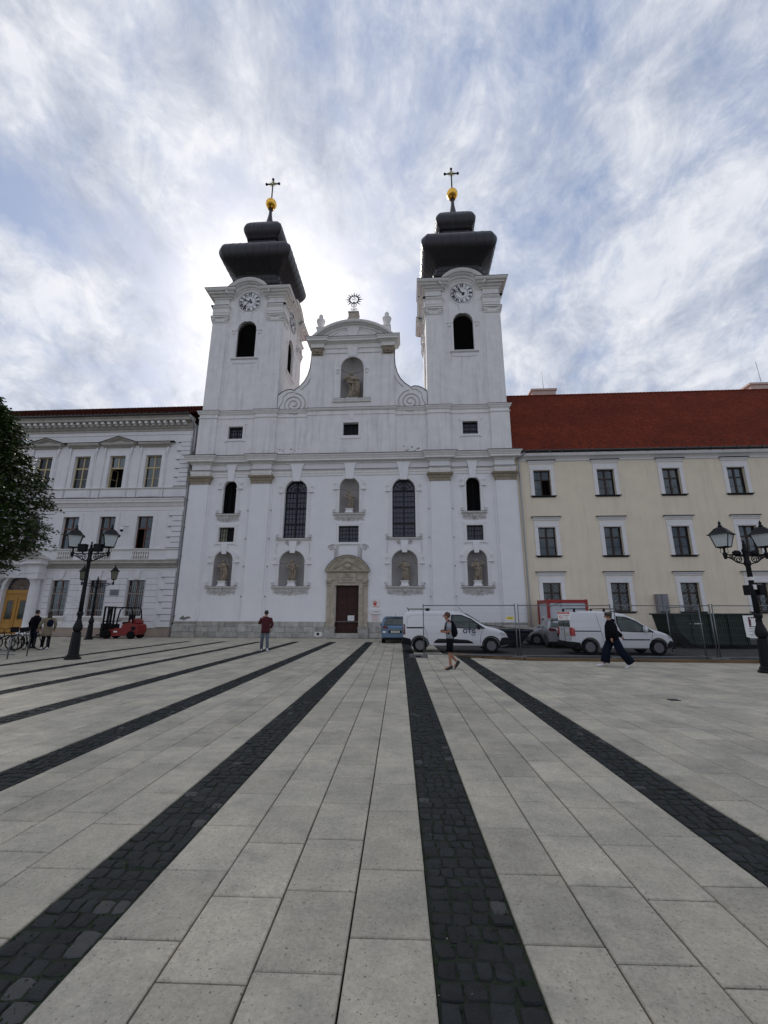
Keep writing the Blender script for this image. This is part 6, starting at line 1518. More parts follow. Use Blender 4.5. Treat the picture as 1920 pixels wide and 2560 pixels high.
hatch('silver grey hatchback partly hidden behind the rear of the second white van',silverp,(12.35,-8.4,0),R(80),W=.88,Ht=1.45)
v=Car('car','pale silver car low behind the grey hatchback near the drainpipe','car',[(0,.9),(.1,1.0),(.6,1.35),(1.0,1.42),(1.9,1.42),(2.3,1.3),(2.9,.98),(3.1,.92),(3.7,.84),(4.0,.72),(4.1,.5)],[(0,.34),(.2,.24),(3.8,.22),(4.1,.32)],[(0,.9),(.2,.98),(.5,1),(3.3,1),(3.8,.88),(4.1,.66)],.86,.92,.26,.09,silverp,[.75,3.3],.3,(14.9,-5.4,0),R(178))
v.side('window',[(.55,1.2),(1.0,1.33),(1.8,1.34),(2.2,1.24),(2.7,.98),(.7,.98)],cargls); v.side('headlamp',[(3.7,.74),(3.98,.68),(4.0,.6),(3.75,.62)],hlamp,off=.01); v.box('front_bumper',3.95,4.14,-.6,.6,.26,.42,blackp)
# ------------------------------------------------------------------ skips, cabin, totem
e=empty('skip',(9.5,-7.6,0),'dark blue steel skip with loose boards on top behind the first white van','skip')
mb=MB(); mb.loft([[(x0,y0,z),(x1,y0,z),(x1,y1,z),(x0,y1,z)] for x0,x1,y0,y1,z in ((9.0,10.15,-7.9,-6.7,.06),(8.3,10.75,-8.2,-6.4,.82))],smooth=False,caps=False); mb.add([(9.0,-7.9,.06),(10.15,-7.9,.06),(10.15,-6.7,.06),(9,-6.7,.06)],[(0,1,2,3)]); mb.add([(8.35,-8.1,.74),(10.7,-8.1,.74),(10.7,-6.5,.74),(8.35,-6.5,.74)],[(0,1,2,3)]); mb.build('bin',skipb,e)
mb=MB()
for a,b in (((8.25,-8.22),(10.8,-8.22)),((8.25,-6.38),(10.8,-6.38)),((8.25,-8.22),(8.25,-6.38)),((10.8,-8.22),(10.8,-6.38))): mb.tube([(a[0],a[1],.84),(b[0],b[1],.84)],.05,6)
mb.build('rim',skipb,e)
mb=MB()
for s in (-1,1): mb.tube([(9.57+s*.9,-8.22,.5),(9.57+s*.98,-8.3,.5)],.05,8)
mb.build('lifting_lug',skipb,e)
for k,(a,b,c,d,m_) in enumerate([(8.3,10.4,-7.9,1.12,zincd),(8.5,9.4,-7.5,1.2,blackp),(9.2,10.9,-8.0,.98,timber),(10.0,11.1,-7.6,.96,cornst)]):
    ee=empty('loose_board',(a,c,.9),['long dark strip lying across the blue skip','short black panel on the left of the blue skip','brown plank across the middle of the blue skip','pale board overhanging the right of the blue skip'][k],'board'); q=MB(); q.boxm(Matrix.Translation(((a+b)/2,c,(.93+d)/2))@Matrix.Rotation(R([4,8,-3,6][k]),4,'Z')@Matrix.Rotation(R([7,5,4,5][k]),4,'Y'),b-a,.28,.03); q.build('plank',m_,ee)
e=empty('waste_container',(20,-7,0),'large dark green steel waste container behind the fence at the right','container')
mb=MB(); sec=[(18.15,1.66),(18.36,.75),(18.9,.18),(21.5,.18),(22.0,1.66)]
mb.prism(sec,-7.73,-5.7); mb.build('bin',greenp,e)
mb=MB(); mb.box(18.05,22.1,-7.82,-7.62,1.66,1.74); mb.box(18.05,22.1,-5.8,-5.6,1.66,1.74); mb.box(18.05,18.2,-7.62,-5.8,1.66,1.74); mb.build('rim',greenp,e)
for x in (19.0,19.9,20.8,21.6): mb=MB(); mb.box(x-.05,x+.05,-7.80,-7.73,.2,1.65); mb.build('rib',greenp,e)
mb=MB(); rr=random.Random(3); scribble(mb,18.9,19.5,1.2,-7.731,.05,rr,.02); mb.build('worn_lettering',paper,e)
mb=MB(); mb.box(18.6,22.2,-7.5,-7.3,0.0,.2); mb.box(18.6,22.2,-6.1,-5.9,0,.2); mb.build('skid',blackp,e)
e=empty('site_cabin',(14.6,-2,0),'white site cabin with red steel frame against the cream building','cabin')
X0,X1_,Ya,Yb,Zt=13.42,16.0,-2.5,-.35,2.6
mb=MB(); mb.box(X0+.08,X1_-.08,Ya+.05,Yb,.1,Zt-.1); mb.build('panel_wall',cabw,e)
mb=MB(); x=X0+.3
while x<X1_-.2: mb.box(x-.012,x+.012,Ya+.035,Ya+.05,.2,Zt-.2); x+=.28
mb.build('panel_ribs',cabw,e)
for (x,y) in ((X0,Ya),(X1_-.16,Ya),(X0,Yb-.16)): mb=MB(); mb.box(x,x+.16,y,y+.16,.0,Zt+.02); mb.build('corner_post',redst,e)
for z0,z1 in ((Zt-.2,Zt),(.05,.2)):
    mb=MB(); mb.box(X0+.161,X1_-.161,Ya+.005,Ya+.13,z0,z1); mb.box(X0+.005,X0+.13,Ya+.161,Yb-.161,z0,z1); mb.build('frame_beam',redst,e)
mb=MB(); mb.box(X0+.055,X0+.08,-1.7,-.9,.9,1.5); w=mb.build('window',trimw,e)
mb=MB(); mb.box(X0+.045,X0+.054,-1.62,-.98,.98,1.42); mb.build('pane',cargls,w)
mb=MB(); mb.tube([(X0+.08,-2.2,2.35),(X0+.2,-2.53,2.5),(X0+.1,-2.53,2.1),(X0+.5,-2.53,2.3),(X0+.9,-2.53,2.45),(X0+.85,-2.53,2.1)],.012,5); mb.build('cable',blackp,e)
e=empty('totem_cabinet',(21.95,-.2,0),'tall grey metal cabinet with a small dark window against the cream wall','cabinet')
mb=MB(); mb.box(21.6,22.3,-.35,.05,0,3.06); mb.build('body',greytot,e); mb=MB(); mb.box(21.66,22.26,-.36,-.351,1.32,1.86); mb.build('dark_window',cargls,e)
mb=MB(); mb.box(21.85,21.87,-.36,-.351,1.95,3.04); mb.box(21.6,22.3,-.36,-.351,1.88,1.91); mb.build('panel_gap',blackp,e)
# ------------------------------------------------------------------ fence
def fence_panel(x0,y0,x1,y1,label,dz=0,h=2.0):
    L_=math.hypot(x1-x0,y1-y0); e=empty('mesh_fence',(x0,y0,dz),label,'fence','mesh fence panels in a row',rot=math.atan2(y1-y0,x1-x0))
    mb=MB(); mb.tube([(0,0,.04),(0,0,h+.06)],.021,8); mb.tube([(L_,0,.04),(L_,0,h+.06)],.021,8); mb.tube([(0,0,h),(L_,0,h)],.018,8); mb.tube([(0,0,.14),(L_,0,.14)],.018,8); mb.build('frame',galv,e,False)
    mb=MB(); n=int(L_/.075)
    for k in range(1,n): x=L_*k/n; mb.tube([(x,.002,.14),(x,.002,h)],.0015,3,caps=False)
    for z in (.4,.66,.92,1.18,1.44,1.7,1.86): mb.tube([(0,-.003,z),(L_,-.003,z)],.0015,3,caps=False)
    mb.build('wire_mesh',galv,e,False,recalc=False); return e
fence_panel(5.07,-13.50,8.60,-13.95,'first mesh fence panel in front of the OTIS van')
fence_panel(8.72,-13.95,12.25,-13.85,'second mesh fence panel carrying the red and yellow signs')
fence_panel(12.38,-13.85,15.85,-13.95,'third mesh fence panel behind the walking person in black')
fence_panel(15.95,-13.95,19.45,-13.80,'fourth mesh fence panel in front of the green container')
fence_panel(15.55,-13.8,16.3,-10.4,'mesh fence panel turned back at an angle beside the green container',h=1.98)
fence_panel(19.6,-13.8,23.1,-13.6,'fence panel beyond the lamp at the right edge')
def foot(x,y,w,label,rot=0):
    e=empty('concrete_block',(x,y,0),label,'fence weight','concrete feet of the mesh fence',rot=rot); mb=MB(); mb.loft([[(a*w/2,b*.11,z) for a,b in ((-1,-1),(1,-1),(1,1),(-1,1))] for z in (0,.10)]+[[(a*(w/2-.03),b*.09,.13) for a,b in ((-1,-1),(1,-1),(1,1),(-1,1))]],smooth=False); mb.build('block',concf,e,False); mb=MB(); mb.box(-.1,.1,-.115,-.109,.04,.08); mb.build('slot',blackp,e,False)
foot(4.85,-13.55,.72,'long grey concrete foot at the open left end of the fence'); foot(8.66,-13.97,.5,'concrete foot under the joint right of the OTIS van'); foot(12.3,-13.87,.5,'concrete foot behind the legs of the person in black'); foot(15.88,-13.98,.62,'concrete foot under the joint in front of the green container'); foot(19.5,-13.84,.55,'concrete foot beside the right lamp base')
e=empty('warning_sign',(8.4,-13.93,1.47),'small yellow sign hung at the right end of the first fence panel','sign'); mb=MB(); mb.box(8.25,8.53,-13.985,-13.975,1.47,1.57); mb.build('plate',yellow,e); mb=MB(); mb.v=[]; scribble(mb,8.30,8.47,1.505,-13.986,.03,random.Random(2),.006,(.01,.02)); mb.build('print',blackink,e)
e=empty('warning_sign',(10.44,-13.93,1.47),'white construction sign with red heading on the second fence panel','sign'); mb=MB(); mb.box(10.22,10.66,-13.94,-13.93,1.45,1.75); mb.build('plate',paper,e)
mb=MB(); mb.box(10.22,10.66,-13.945,-13.941,1.68,1.75); mb.arcsweep([(10.32+.065*cos(2*PI*k/20),1.56+.065*sin(2*PI*k/20)) for k in range(21)],[(-.007,0),(-.007,.004),(.007,.004),(.007,0)],-13.941); mb.tube([(10.28,-13.944,1.6),(10.36,-13.944,1.52)],.007,4); text_on(mb,'TILOS!',.055,10.53,1.48,-13.943); mb.build('red_print',redink,e)
mb=MB(); text_on(mb,'ÉPÍTÉSI TERÜLET',.046,10.44,1.712,-13.948); mb.build('white_lettering',paper,e)
mb=MB(); text_on(mb,'IDEGENEKNEK',.032,10.53,1.62,-13.943); text_on(mb,'BELÉPNI',.032,10.53,1.565,-13.943); text_on(mb,'•',.1,10.32,1.56,-13.943); mb.build('black_lettering',blackink,e)
e=empty('poster',(17.2,-13.97,.84),'white poster with a maroon rook tower emblem tied to the fence','poster')
mb=MB(); mb.prism([(16.97,1.64),(17.62,1.65),(17.60,.86),(17.4,.83),(17.15,.83),(16.98,.87)],-13.99,-13.98); mb.build('sheet',paper,e)
mb=MB(); mb.prism([(17.14,1.58),(17.45,1.59),(17.46,1.22),(17.14,1.22)],-13.995,-13.991); mb.build('emblem_square',darkred,e)
mb=MB(); mb.prism([(17.19,1.25),(17.41,1.25),(17.385,1.30),(17.37,1.48),(17.40,1.51),(17.40,1.56),(17.365,1.56),(17.365,1.53),(17.32,1.53),(17.32,1.56),(17.28,1.56),(17.28,1.53),(17.235,1.53),(17.235,1.56),(17.2,1.56),(17.2,1.51),(17.23,1.48),(17.215,1.30)],-13.999,-13.996); mb.build('rook_emblem',paper,e)
mb=MB(); rr=random.Random(6)
for k,(a,b) in enumerate(((17.1,17.5),(17.18,17.5),(17.1,17.52),(17.2,17.46),(17.08,17.5),(17.12,17.52))): scribble(mb,a,b,1.16-k*.053,-13.991,.018,rr,.012,(.02,.05))
mb.build('print',greytot,e)
# timber along the fence line
pts=[((6.3,-12.35),(7.35,-13.55)),((7.4,-13.62),(8.75,-14.22)),((8.8,-14.25),(12.7,-14.40)),((12.75,-14.40),(16.8,-14.50)),((16.85,-14.5),(20.9,-14.45)),((20.95,-14.45),(25,-14.4))]
lb_=['short timber board at the curved left end beside the second cobble strip','timber board angled under the right wheel of the OTIS van','long weathered board under the second fence panel','long weathered board behind the feet of the person in black','weathered board in front of the green container','weathered board running out beyond the right lamp']
for (a,b),l in zip(pts,lb_):
    L_=math.dist(a,b); an=math.atan2(b[1]-a[1],b[0]-a[0]); e=empty('timber_board',(a[0],a[1],0),l,'board','timber boards laid along the fence',rot=an)
    mb=MB(); mb.box(0,L_,-.07,.07,0,.10); mb.build('edge_beam',timber,e,False); mb=MB(); mb.box(.01,L_-.01,.075,.32,0,.06); mb.build('plank',timber,e,False); mb=MB(); mb.box(.0,L_-.02,.33,.58,0,.055); mb.build('plank',timber,e,False)
# ------------------------------------------------------------------ manholes, specks on paving
def disc(name,x,y,r,label,mt,cat='manhole cover',sq=False):
    e=empty(name,(x,y,0),label,cat); mb=MB()
    if sq: mb.box(x-r,x+r,y-r,y+r,-.02,.006)
    else: mb.lathe([(r,-.02),(r,.006),(r-.02,.007),(0.001,.007)],(x,y),20)
    mb.build('cover',mt,e)
disc('manhole_cover',9.78,-21.6,.09,'small square cover in the paving at the right',flash,sq=True)
disc('manhole_cover',-16.5,-5.3,.22,'dark round cover in the paving near the forklift',flash)
disc('manhole_cover',-13.6,-8.0,.25,'second dark cover left of the first cobble strip',flash)
# ------------------------------------------------------------------ people
def limb(mb,P,r,n=9): mb.tube(P,r,n)
def ell(c,rx,ry,n=16,fx=(1,0)): return [(c[0]+rx*cos(2*PI*k/n),c[1]+ry*sin(2*PI*k/n),c[2]) for k in range(n)]
def head(e,hc,s,skinm,hairm,hair='short',turn=0):
    # face looks along local +x
    M=Matrix.Translation(hc)@Matrix.Rotation(turn,4,'Z')
    mb=MB(); mb.sphere((.105*s,0,-.005*s),.022*s,8,6,1,.6,1.1); mb.sphere((0,.083*s,-.01),.028*s,7,5,.6,.35,1); mb.sphere((0,-.083*s,-.01),.028*s,7,5,.6,.35,1); mb.xf(M); mb.build('nose_and_ears',skinm,e,False)
    mb=MB(); 
    for y in (-.034,.034): mb.sphere((.088*s,y*s,.025*s),.010*s,6,4)
    mb.box(.085*s,.094*s,-.025*s,.025*s,-.052*s,-.045*s); mb.xf(M); mb.build('eyes_and_mouth',blackp,e,False)
    mb=MB(); mb.sphere((-.028*s,0,.034*s),.101*s,14,10,.98,.9,.98)
    if hair=='long':
        mb.loft([[(-.05+ -.0+.075*cos(2*PI*k/12),.085*sin(2*PI*k/12)*w,z) for k in range(12)] for z,w in ((.05,1),(-.08,1.05),(-.2,1.1),(-.32,.9),(-.42,.4))]); mb.sphere((-.07,0,.06),.08,10,8)
    if hair=='shaggy':
        rr=random.Random(3)
        for k in range(26): a=rr.uniform(0,2*PI); z=rr.uniform(-.03,.1); mb.sphere((-.02+.085*cos(a)*(1 if cos(a)<.3 else .9),.078*sin(a),z+.02),.036,6,4)
        mb.sphere((.05,0,.085),.055,8,6)
    mb.xf(M); mb.build('hair',hairm,e,False)
def hand(mb,w,d,s=1.0,curl=.5):
    d=Vector(d).normalized(); w=Vector(w); up=Vector((0,0,1)) if abs(d.z)<.9 else Vector((1,0,0)); sd=d.cross(up).normalized(); nn=sd.cross(d)
    mb.tube([w,w+d*.04*s,w+d*.085*s],[.024*s,.034*s,.028*s],7)
    for k,(o,l) in enumerate(((-.027,.062),(-.009,.075),(.009,.07),(.027,.055))):
        b=w+d*.085*s+sd*o*s; mb.tube([b,b+d*l*.5*s-nn*l*.2*curl*s,b+d*l*.75*s-nn*l*.75*curl*s],[.010*s,.009*s,.007*s],5)
    b=w+d*.03*s-sd*.025*s; mb.tube([b,b+d*.03*s-sd*.025*s,b+d*.06*s-sd*.02*s-nn*.02*s],[.012*s,.011*s,.008*s],5)
def hands(e,L_,m_):
    for w,d in L_: mb=MB(); hand(mb,w,d); mb.build('hand',m_,e,False)
def body(e,J,skinm,head_c,s=1.0):
    # one continuous skin surface: pelvis is the root
    names=['pelvis','spine','chest','neck','head0','head1','head2']; j=[(*J['pelvis'],.11),(*J['spine'],.10),(*J['chest'],.115),(*J['neck'],.052),(head_c[0]-.005,head_c[1],head_c[2]-.055,.068),(head_c[0]+.01,head_c[1],head_c[2]+.01,.088),(head_c[0],head_c[1],head_c[2]+.07,.06)]
    ed=[(i,i+1) for i in range(6)]
    for sd in ('l','r'):
        b=len(j); j+=[(*J['sh'+sd],.058),(*J['el'+sd],.042),(*J['wr'+sd],.027)]; ed+=[(2,b),(b,b+1),(b+1,b+2)]
        b=len(j); j+=[(*J['hip'+sd],.085),(*J['kn'+sd],.056),(*J['an'+sd],.038),(*J['toe'+sd],.034)]; ed+=[(0,b),(b,b+1),(b+1,b+2),(b+2,b+3)]
    return skinned('body',j,ed,skinm,e,root=0,sub=1,world=False)
def shoe(mb,an,toe,s=1.0):
    an=Vector(an); t=Vector(toe); d=(t-an); d.z*=1; L_=d.length; d.normalize(); sd=d.cross(Vector((0,0,1))).normalized(); up=sd.cross(d); rings=[]
    for u_,w,h0,h1 in ((-.07,.030,-.05,.03),(-.03,.042,-.065,.06),(.05,.045,-.065,.03),(.12,.05,-.065,-.005),(.19,.042,-.06,-.025),(.22,.02,-.05,-.035)):
        c=an+d*u_; rings.append([c+sd*w*cos(2*PI*k/10)+up*((h0+h1)/2+(h1-h0)/2*sin(2*PI*k/10)) for k in range(10)])
    mb.loft(rings)
def person(loc,rot,label,J,hc,skinm,hairm,hair,build,sc=1.0,turn=0):
    e=empty('person',(loc[0],loc[1],0),label,'person',rot=rot); body(e,J,skinm,hc); head(e,Vector(hc),1.0,skinm,hairm,hair,turn); build(e,J); e.scale=(sc,)*3; return e
# man in the maroon shirt: walks away to the left, hand at his face, seen from behind
J=dict(pelvis=(0,0,.95),spine=(.02,0,1.12),chest=(.04,0,1.36),neck=(.05,0,1.50),shl=(.03,.18,1.42),ell=(.12,.27,1.17),wrl=(.20,.14,1.42),shr=(.03,-.19,1.42),elr=(-.04,-.27,1.15),wrr=(.06,-.20,.96),hipl=(0,.09,.92),knl=(.14,.10,.52),anl=(.20,.10,.085),toel=(.36,.12,.05),hipr=(0,-.09,.92),knr=(.02,-.10,.50),anr=(-.16,-.10,.10),toer=(-.02,-.12,.04))
def b1(e,J):
    mb=MB(); mb.loft([ell((0.0,0,.80),.125,.19),ell((0,0,.90),.13,.185),ell((.01,0,1.05),.125,.175),ell((.025,0,1.2),.135,.19),ell((.035,0,1.36),.135,.205),ell((.04,0,1.44),.11,.18),ell((.045,0,1.49),.065,.08)])
    mb.tube([J['shl'],(.08,.235,1.28),(.12,.27,1.19)],[.075,.072,.068],10); mb.tube([J['shr'],J['elr'],(.03,-.235,1.03)],[.075,.066,.058],10); mb.build('shirt',clred,e,False)
    mb=MB(); mb.loft([ell((0,0,.80),.12,.165),ell((0,0,.90),.12,.165),ell((0,0,.98),.11,.15)])
    for s in 'lr': mb.tube([J['hip'+s],J['kn'+s],J['an'+s]],[.098,.072,.06],12)
    mb.build('jeans',cljean,e,False)
    mb=MB(); shoe(mb,J['anl'],J['toel']); shoe(mb,J['anr'],J['toer']); mb.build('shoes',shoew,e,False)
    hands(e,((J['wrl'],(-.3,-.5,.8)),(J['wrr'],(.5,.1,-.8))),skin)
person((-2.02,-11.5),R(118),'person in a loose maroon shirt and grey jeans walking towards the church',J,(.06,0,1.64),skin,hairk,'short',b1,1.03)
# man with the backpack: profile to the left
J=dict(pelvis=(0,0,.93),spine=(.03,0,1.10),chest=(.03,0,1.34),neck=(.06,0,1.47),shl=(.03,.17,1.38),ell=(.04,.22,1.12),wrl=(.24,.10,1.12),shr=(.03,-.17,1.38),elr=(.0,-.22,1.12),wrr=(.20,-.08,1.16),hipl=(0,.08,.9),knl=(.03,.09,.50),anl=(.02,.08,.085),toel=(.19,.08,.04),hipr=(0,-.08,.9),knr=(.04,-.09,.49),anr=(-.21,-.07,.20),toer=(-.10,-.08,.06))
def b2(e,J):
    mb=MB(); mb.loft([ell((0.0,0,.92),.115,.165),ell((.01,0,1.02),.12,.165),ell((.03,0,1.16),.12,.17),ell((.035,0,1.32),.12,.19),ell((.04,0,1.40),.10,.17),ell((.05,0,1.45),.06,.075)])
    for s in 'lr': sh=Vector(J['sh'+s]); el=Vector(J['el'+s]); mb.tube([sh,sh.lerp(el,.75)],[.07,.064],10)
    mb.build('shirt',clgrey,e,False)
    mb=MB(); mb.loft([ell((0,0,.80),.12,.16),ell((0,0,.90),.12,.16),ell((0,0,.97),.115,.155)])
    for s in 'lr': a=Vector(J['hip'+s]); k=Vector(J['kn'+s]); mb.tube([a,a.lerp(k,.95)],[.10,.092],12)
    mb.build('shorts',clblack,e,False)
    mb=MB(); shoe(mb,J['anl'],J['toel']); shoe(mb,J['anr'],J['toer']); mb.build('shoes',shoeb,e,False)
    hands(e,((J['wrl'],(.3,-.9,.1)),(J['wrr'],(.5,.7,.1))),skint)
pm=person((5.78,-17.15),R(180),'person with reddish hair, grey tee and black shorts walking left',J,(.09,0,1.60),skint,hairr,'short',b2,1.0)
e=empty('backpack',(5.78,-17.15,.95),'full black backpack on the back of the person in shorts','backpack'); 
mb=MB(); mb.loft([[(-.14-d*.5+dx*d,w*sin(2*PI*k/14),z) if False else (-.24+d*cos(2*PI*k/14)-.02,w*sin(2*PI*k/14),z) for k in range(14)] for z,d,w in ((.93,.06,.09),(.97,.12,.14),(1.05,.16,.165),(1.18,.15,.165),(1.30,.115,.15),(1.38,.07,.12),(1.42,.03,.06))]); mb.xf(Matrix.Rotation(R(6),4,'Y')); mb.xf(Matrix.Translation((5.72,-17.15,0))@Matrix.Rotation(R(180),4,'Z')); mb.build('bag',clblack,e)
mb=MB()
for s in (-1,1): mb.tube([(-.12,s*.10,1.40),(.02,s*.12,1.475),(.12,s*.13,1.38),(.155,s*.13,1.2),(.08,s*.16,1.08),(-.12,s*.12,1.0)],.018,6)
mb.xf(Matrix.Translation((5.78,-17.15,0))@Matrix.Rotation(R(180),4,'Z')); mb.build('strap',clblack,e)
# woman in black jacket, wide jeans
J=dict(pelvis=(0,0,.92),spine=(.02,0,1.10),chest=(.03,0,1.30),neck=(.05,0,1.44),shl=(.02,.17,1.35),ell=(.10,.23,1.10),wrl=(.12,.2,.90),shr=(.0,-.17,1.35),elr=(-.16,-.22,1.12),wrr=(-.38,-.24,.94),hipl=(0,.09,.88),knl=(-.16,.10,.50),anl=(-.40,.10,.12),toel=(-.26,.10,.045),hipr=(0,-.09,.88),knr=(.20,-.10,.50),anr=(.30,-.09,.10),toer=(.47,-.10,.085))
def b3(e,J):
    mb=MB(); mb.loft([ell((0.02,0,.84),.19,.23),ell((.02,0,.98),.19,.23),ell((.02,0,1.12),.185,.225),ell((.02,0,1.26),.17,.22),ell((.03,0,1.36),.12,.19),ell((.04,0,1.44),.075,.09)])
    mb.tube([J['shl'],J['ell'],J['wrl']],[.08,.07,.055],10); mb.tube([J['shr'],J['elr'],J['wrr']],[.095,.09,.07],10); mb.sphere((-.05,0,1.42),.09,8,6,.8,1.2,.7); mb.build('jacket',clblack,e,False)
    mb=MB(); mb.loft([ell((0,0,.76),.14,.18),ell((0,0,.88),.14,.175),ell((0,0,.95),.12,.16)])
    for s in 'lr': a=J['an'+s]; mb.tube([J['hip'+s],J['kn'+s],(a[0]-.02,a[1],a[2]+.03)],[.13,.125,.135],12)
    mb.build('jeans',clnavy,e,False)
    mb=MB()
    for s in 'lr':
        a=Vector(J['an'+s]); t=Vector(J['toe'+s]); d=(t-a).normalized()*.08; shoe(mb,a+d+Vector((0,0,-.01)),t+d)
    mb.build('shoes',shoew,e,False)
    hands(e,((J['wrr'],(-.6,-.1,-.7)),(J['wrl'],(.1,0,-1))),skin)
person((11.2,-16.1),R(180),'person in black jacket, wide navy jeans and white shoes striding left',J,(.075,0,1.55),skin,hairb,'shaggy',b3,1.03)
# couple by the bicycles, seen from behind
J=dict(pelvis=(0,0,.95),spine=(.0,0,1.12),chest=(.0,0,1.36),neck=(.02,0,1.50),shl=(.0,.19,1.42),ell=(-.02,.30,1.16),wrl=(.06,.36,.95),shr=(.0,-.19,1.42),elr=(-.02,-.28,1.15),wrr=(.1,-.24,.93),hipl=(0,.09,.92),knl=(.02,.10,.50),anl=(-.02,.11,.085),toel=(.14,.13,.04),hipr=(0,-.09,.92),knr=(.02,-.10,.50),anr=(0,-.12,.085),toer=(.15,-.14,.04))
def b4(e,J):
    mb=MB(); mb.loft([ell((0.0,0,.88),.14,.19),ell((0,0,1.0),.13,.18),ell((0,0,1.2),.14,.20),ell((0,0,1.36),.14,.215),ell((.0,0,1.45),.11,.18),ell((.01,0,1.52),.075,.09)])
    for s in 'lr': mb.tube([J['sh'+s],J['el'+s],J['wr'+s]],[.08,.07,.05],10)
    mb.build('jacket',clblack,e,False)
    mb=MB(); mb.loft([ell((0,0,.80),.13,.17),ell((0,0,.95),.12,.16)])
    for s in 'lr': mb.tube([J['hip'+s],J['kn'+s],J['an'+s]],[.10,.08,.07],10)
    mb.build('trousers',clnavy,e,False); mb=MB(); shoe(mb,J['anl'],J['toel']); shoe(mb,J['anr'],J['toer']); mb.build('shoes',shoeb,e,False)
    hands(e,((J['wrl'],(.3,.1,-.9)),(J['wrr'],(.4,0,-.9))),skin)
person((-13.75,-10.75),R(80),'person all in black seen from behind among the parked bicycles',J,(.03,0,1.66),skin,hairk,'short',b4,1.02)
def b5(e,J):
    mb=MB(); mb.loft([ell((0.0,0,.62),.17,.20),ell((0,0,.8),.155,.195),ell((0,0,1.0),.135,.175),ell((0,0,1.2),.13,.185),ell((0,0,1.34),.13,.195),ell((.0,0,1.43),.10,.16),ell((.01,0,1.49),.07,.08)])
    for s in 'lr': mb.tube([J['sh'+s],J['el'+s],J['wr'+s]],[.075,.065,.048],10)
    mb.build('coat',clbeige,e,False)
    mb=MB()
    for s in 'lr': mb.tube([J['hip'+s],J['kn'+s],J['an'+s]],[.10,.075,.065],10)
    mb.build('trousers',clblack,e,False); mb=MB(); shoe(mb,J['anl'],J['toel']); shoe(mb,J['anr'],J['toer']); mb.build('shoes',shoew,e,False)
    hands(e,((J['wrl'],(.3,.3,-.9)),(J['wrr'],(.4,0,-.9))),skin)
person((-12.55,-11.35),R(120),'person with long dark hair in a beige coat beside the parked bicycles',J,(.03,0,1.62),skin,hairb,'long',b5,1.0)
e=empty('handbag',(-12.3,-11.5,1.0),'dark bag slung on the shoulder of the person in the beige coat','bag'); mb=MB(); mb.loft([[(-12.33+.12*cos(2*PI*k/10),-11.52+.09*sin(2*PI*k/10),z) if 0 else (-12.30+w*cos(2*PI*k/10),-11.55+w*.7*sin(2*PI*k/10),z) for k in range(10)] for z,w in ((1.05,.06),(1.1,.13),(1.25,.14),(1.36,.08))]); mb.tube([(-12.3,-11.5,1.34),(-12.42,-11.38,1.48)],.012,4); mb.build('bag',clnavy,e)
# ------------------------------------------------------------------ bicycles
def bicycle(loc,rot,paint,label,basket=False,lean=0):
    e=empty('bicycle',loc,label,'bicycle','bicycles parked at the rack',rot=rot); e.rotation_euler=(R(lean),0,rot)
    for x in (0,1.05):
        mb=MB(); mb.tube([(x+.335*cos(2*PI*k/28),0,.345+.335*sin(2*PI*k/28)) for k in range(28)],.019,6,closed=True); w=mb.build('wheel',rubber,e,False)
        mb=MB(); mb.tube([(x+.31*cos(2*PI*k/24),0,.345+.31*sin(2*PI*k/24)) for k in range(24)],.009,4,closed=True)
        for k in range(14): a=2*PI*k/14; mb.tube([(x,0,.345),(x+.31*cos(a),0,.345+.31*sin(a))],.002,3,caps=False)
        mb.tube([(x,-.04,.345),(x,.04,.345)],.02,6); link('rim',mb.mesh('rim',rimm),w,False)
    bb=(.43,0,.30); st=(.30,0,.78); hd=(.86,0,.80); hl_=(.90,0,.68)
    mb=MB()
    for a,b in ((bb,st),(st,hd),(bb,hl_),((0,0,.345),bb),((0,0,.345),(.32,0,.70)),(hl_,(1.05,0,.345)),(hd,hl_),(hd,(.84,0,.92))): mb.tube([a,b],.016,6)
    mb.build('frame',paint,e,False)
    mb=MB(); mb.tube([st,(.27,0,.88)],.013,5); mb.loft([[(x,w*cos(2*PI*k/8),.90+.02*sin(2*PI*k/8)) for k in range(8)] for x,w in ((.14,.05),(.2,.075),(.3,.05),(.42,.015))]); mb.build('saddle',blackp,e,False)
    mb=MB(); mb.tube([(.72,-.27,.98),(.84,-.2,.98),(.86,0,.95),(.84,.2,.98),(.72,.27,.98)],.013,6); mb.build('handlebar',blackp,e,False)
    mb=MB(); mb.lathe([(.08,-.01),(.08,.01)],n=14); mb.xf(Matrix.Translation((.43,.03,.30))@Matrix.Rotation(R(90),4,'X')); mb.tube([(.43,-.06,.30),(.52,-.06,.18),(.52,-.12,.18)],.009,4); mb.tube([(.43,.06,.30),(.34,.06,.42),(.34,.12,.42)],.009,4); mb.build('crank',blackp,e,False)
    mb=MB(); mb.tube([(-.36+.0,0,.36),(-.3,0,.58),(-.1,0,.71),(.12,0,.69)],.014,5); mb.build('mudguard',blackp,e,False)
    if basket:
        mb=MB(); mb.loft([[(.98+a*.13,b*.15,z) for a,b in ((-1,-1),(1,-1),(1,1),(-1,1))] for z in (.80,1.02)],smooth=False,caps=False); mb.build('basket',blackp,e,False)
bicycle((-13.75,-11.55,0),R(8),ironm,'dark bicycle standing side on in front of the two people')
bicycle((-14.7,-12.2,0),R(35),blackp,'black bicycle with front basket left of the standing people',True,4)
bicycle((-15.0,-12.9,0),R(60),redbike,'red bicycle in the rack at the left edge',False,-4)
bicycle((-14.1,-13.1,0),R(70),ironm,'dark bicycle nearest the silver rack post',False,5)
bicycle((-15.9,-12.4,0),R(65),greyp,'grey bicycle furthest left beside the red one',True,3)
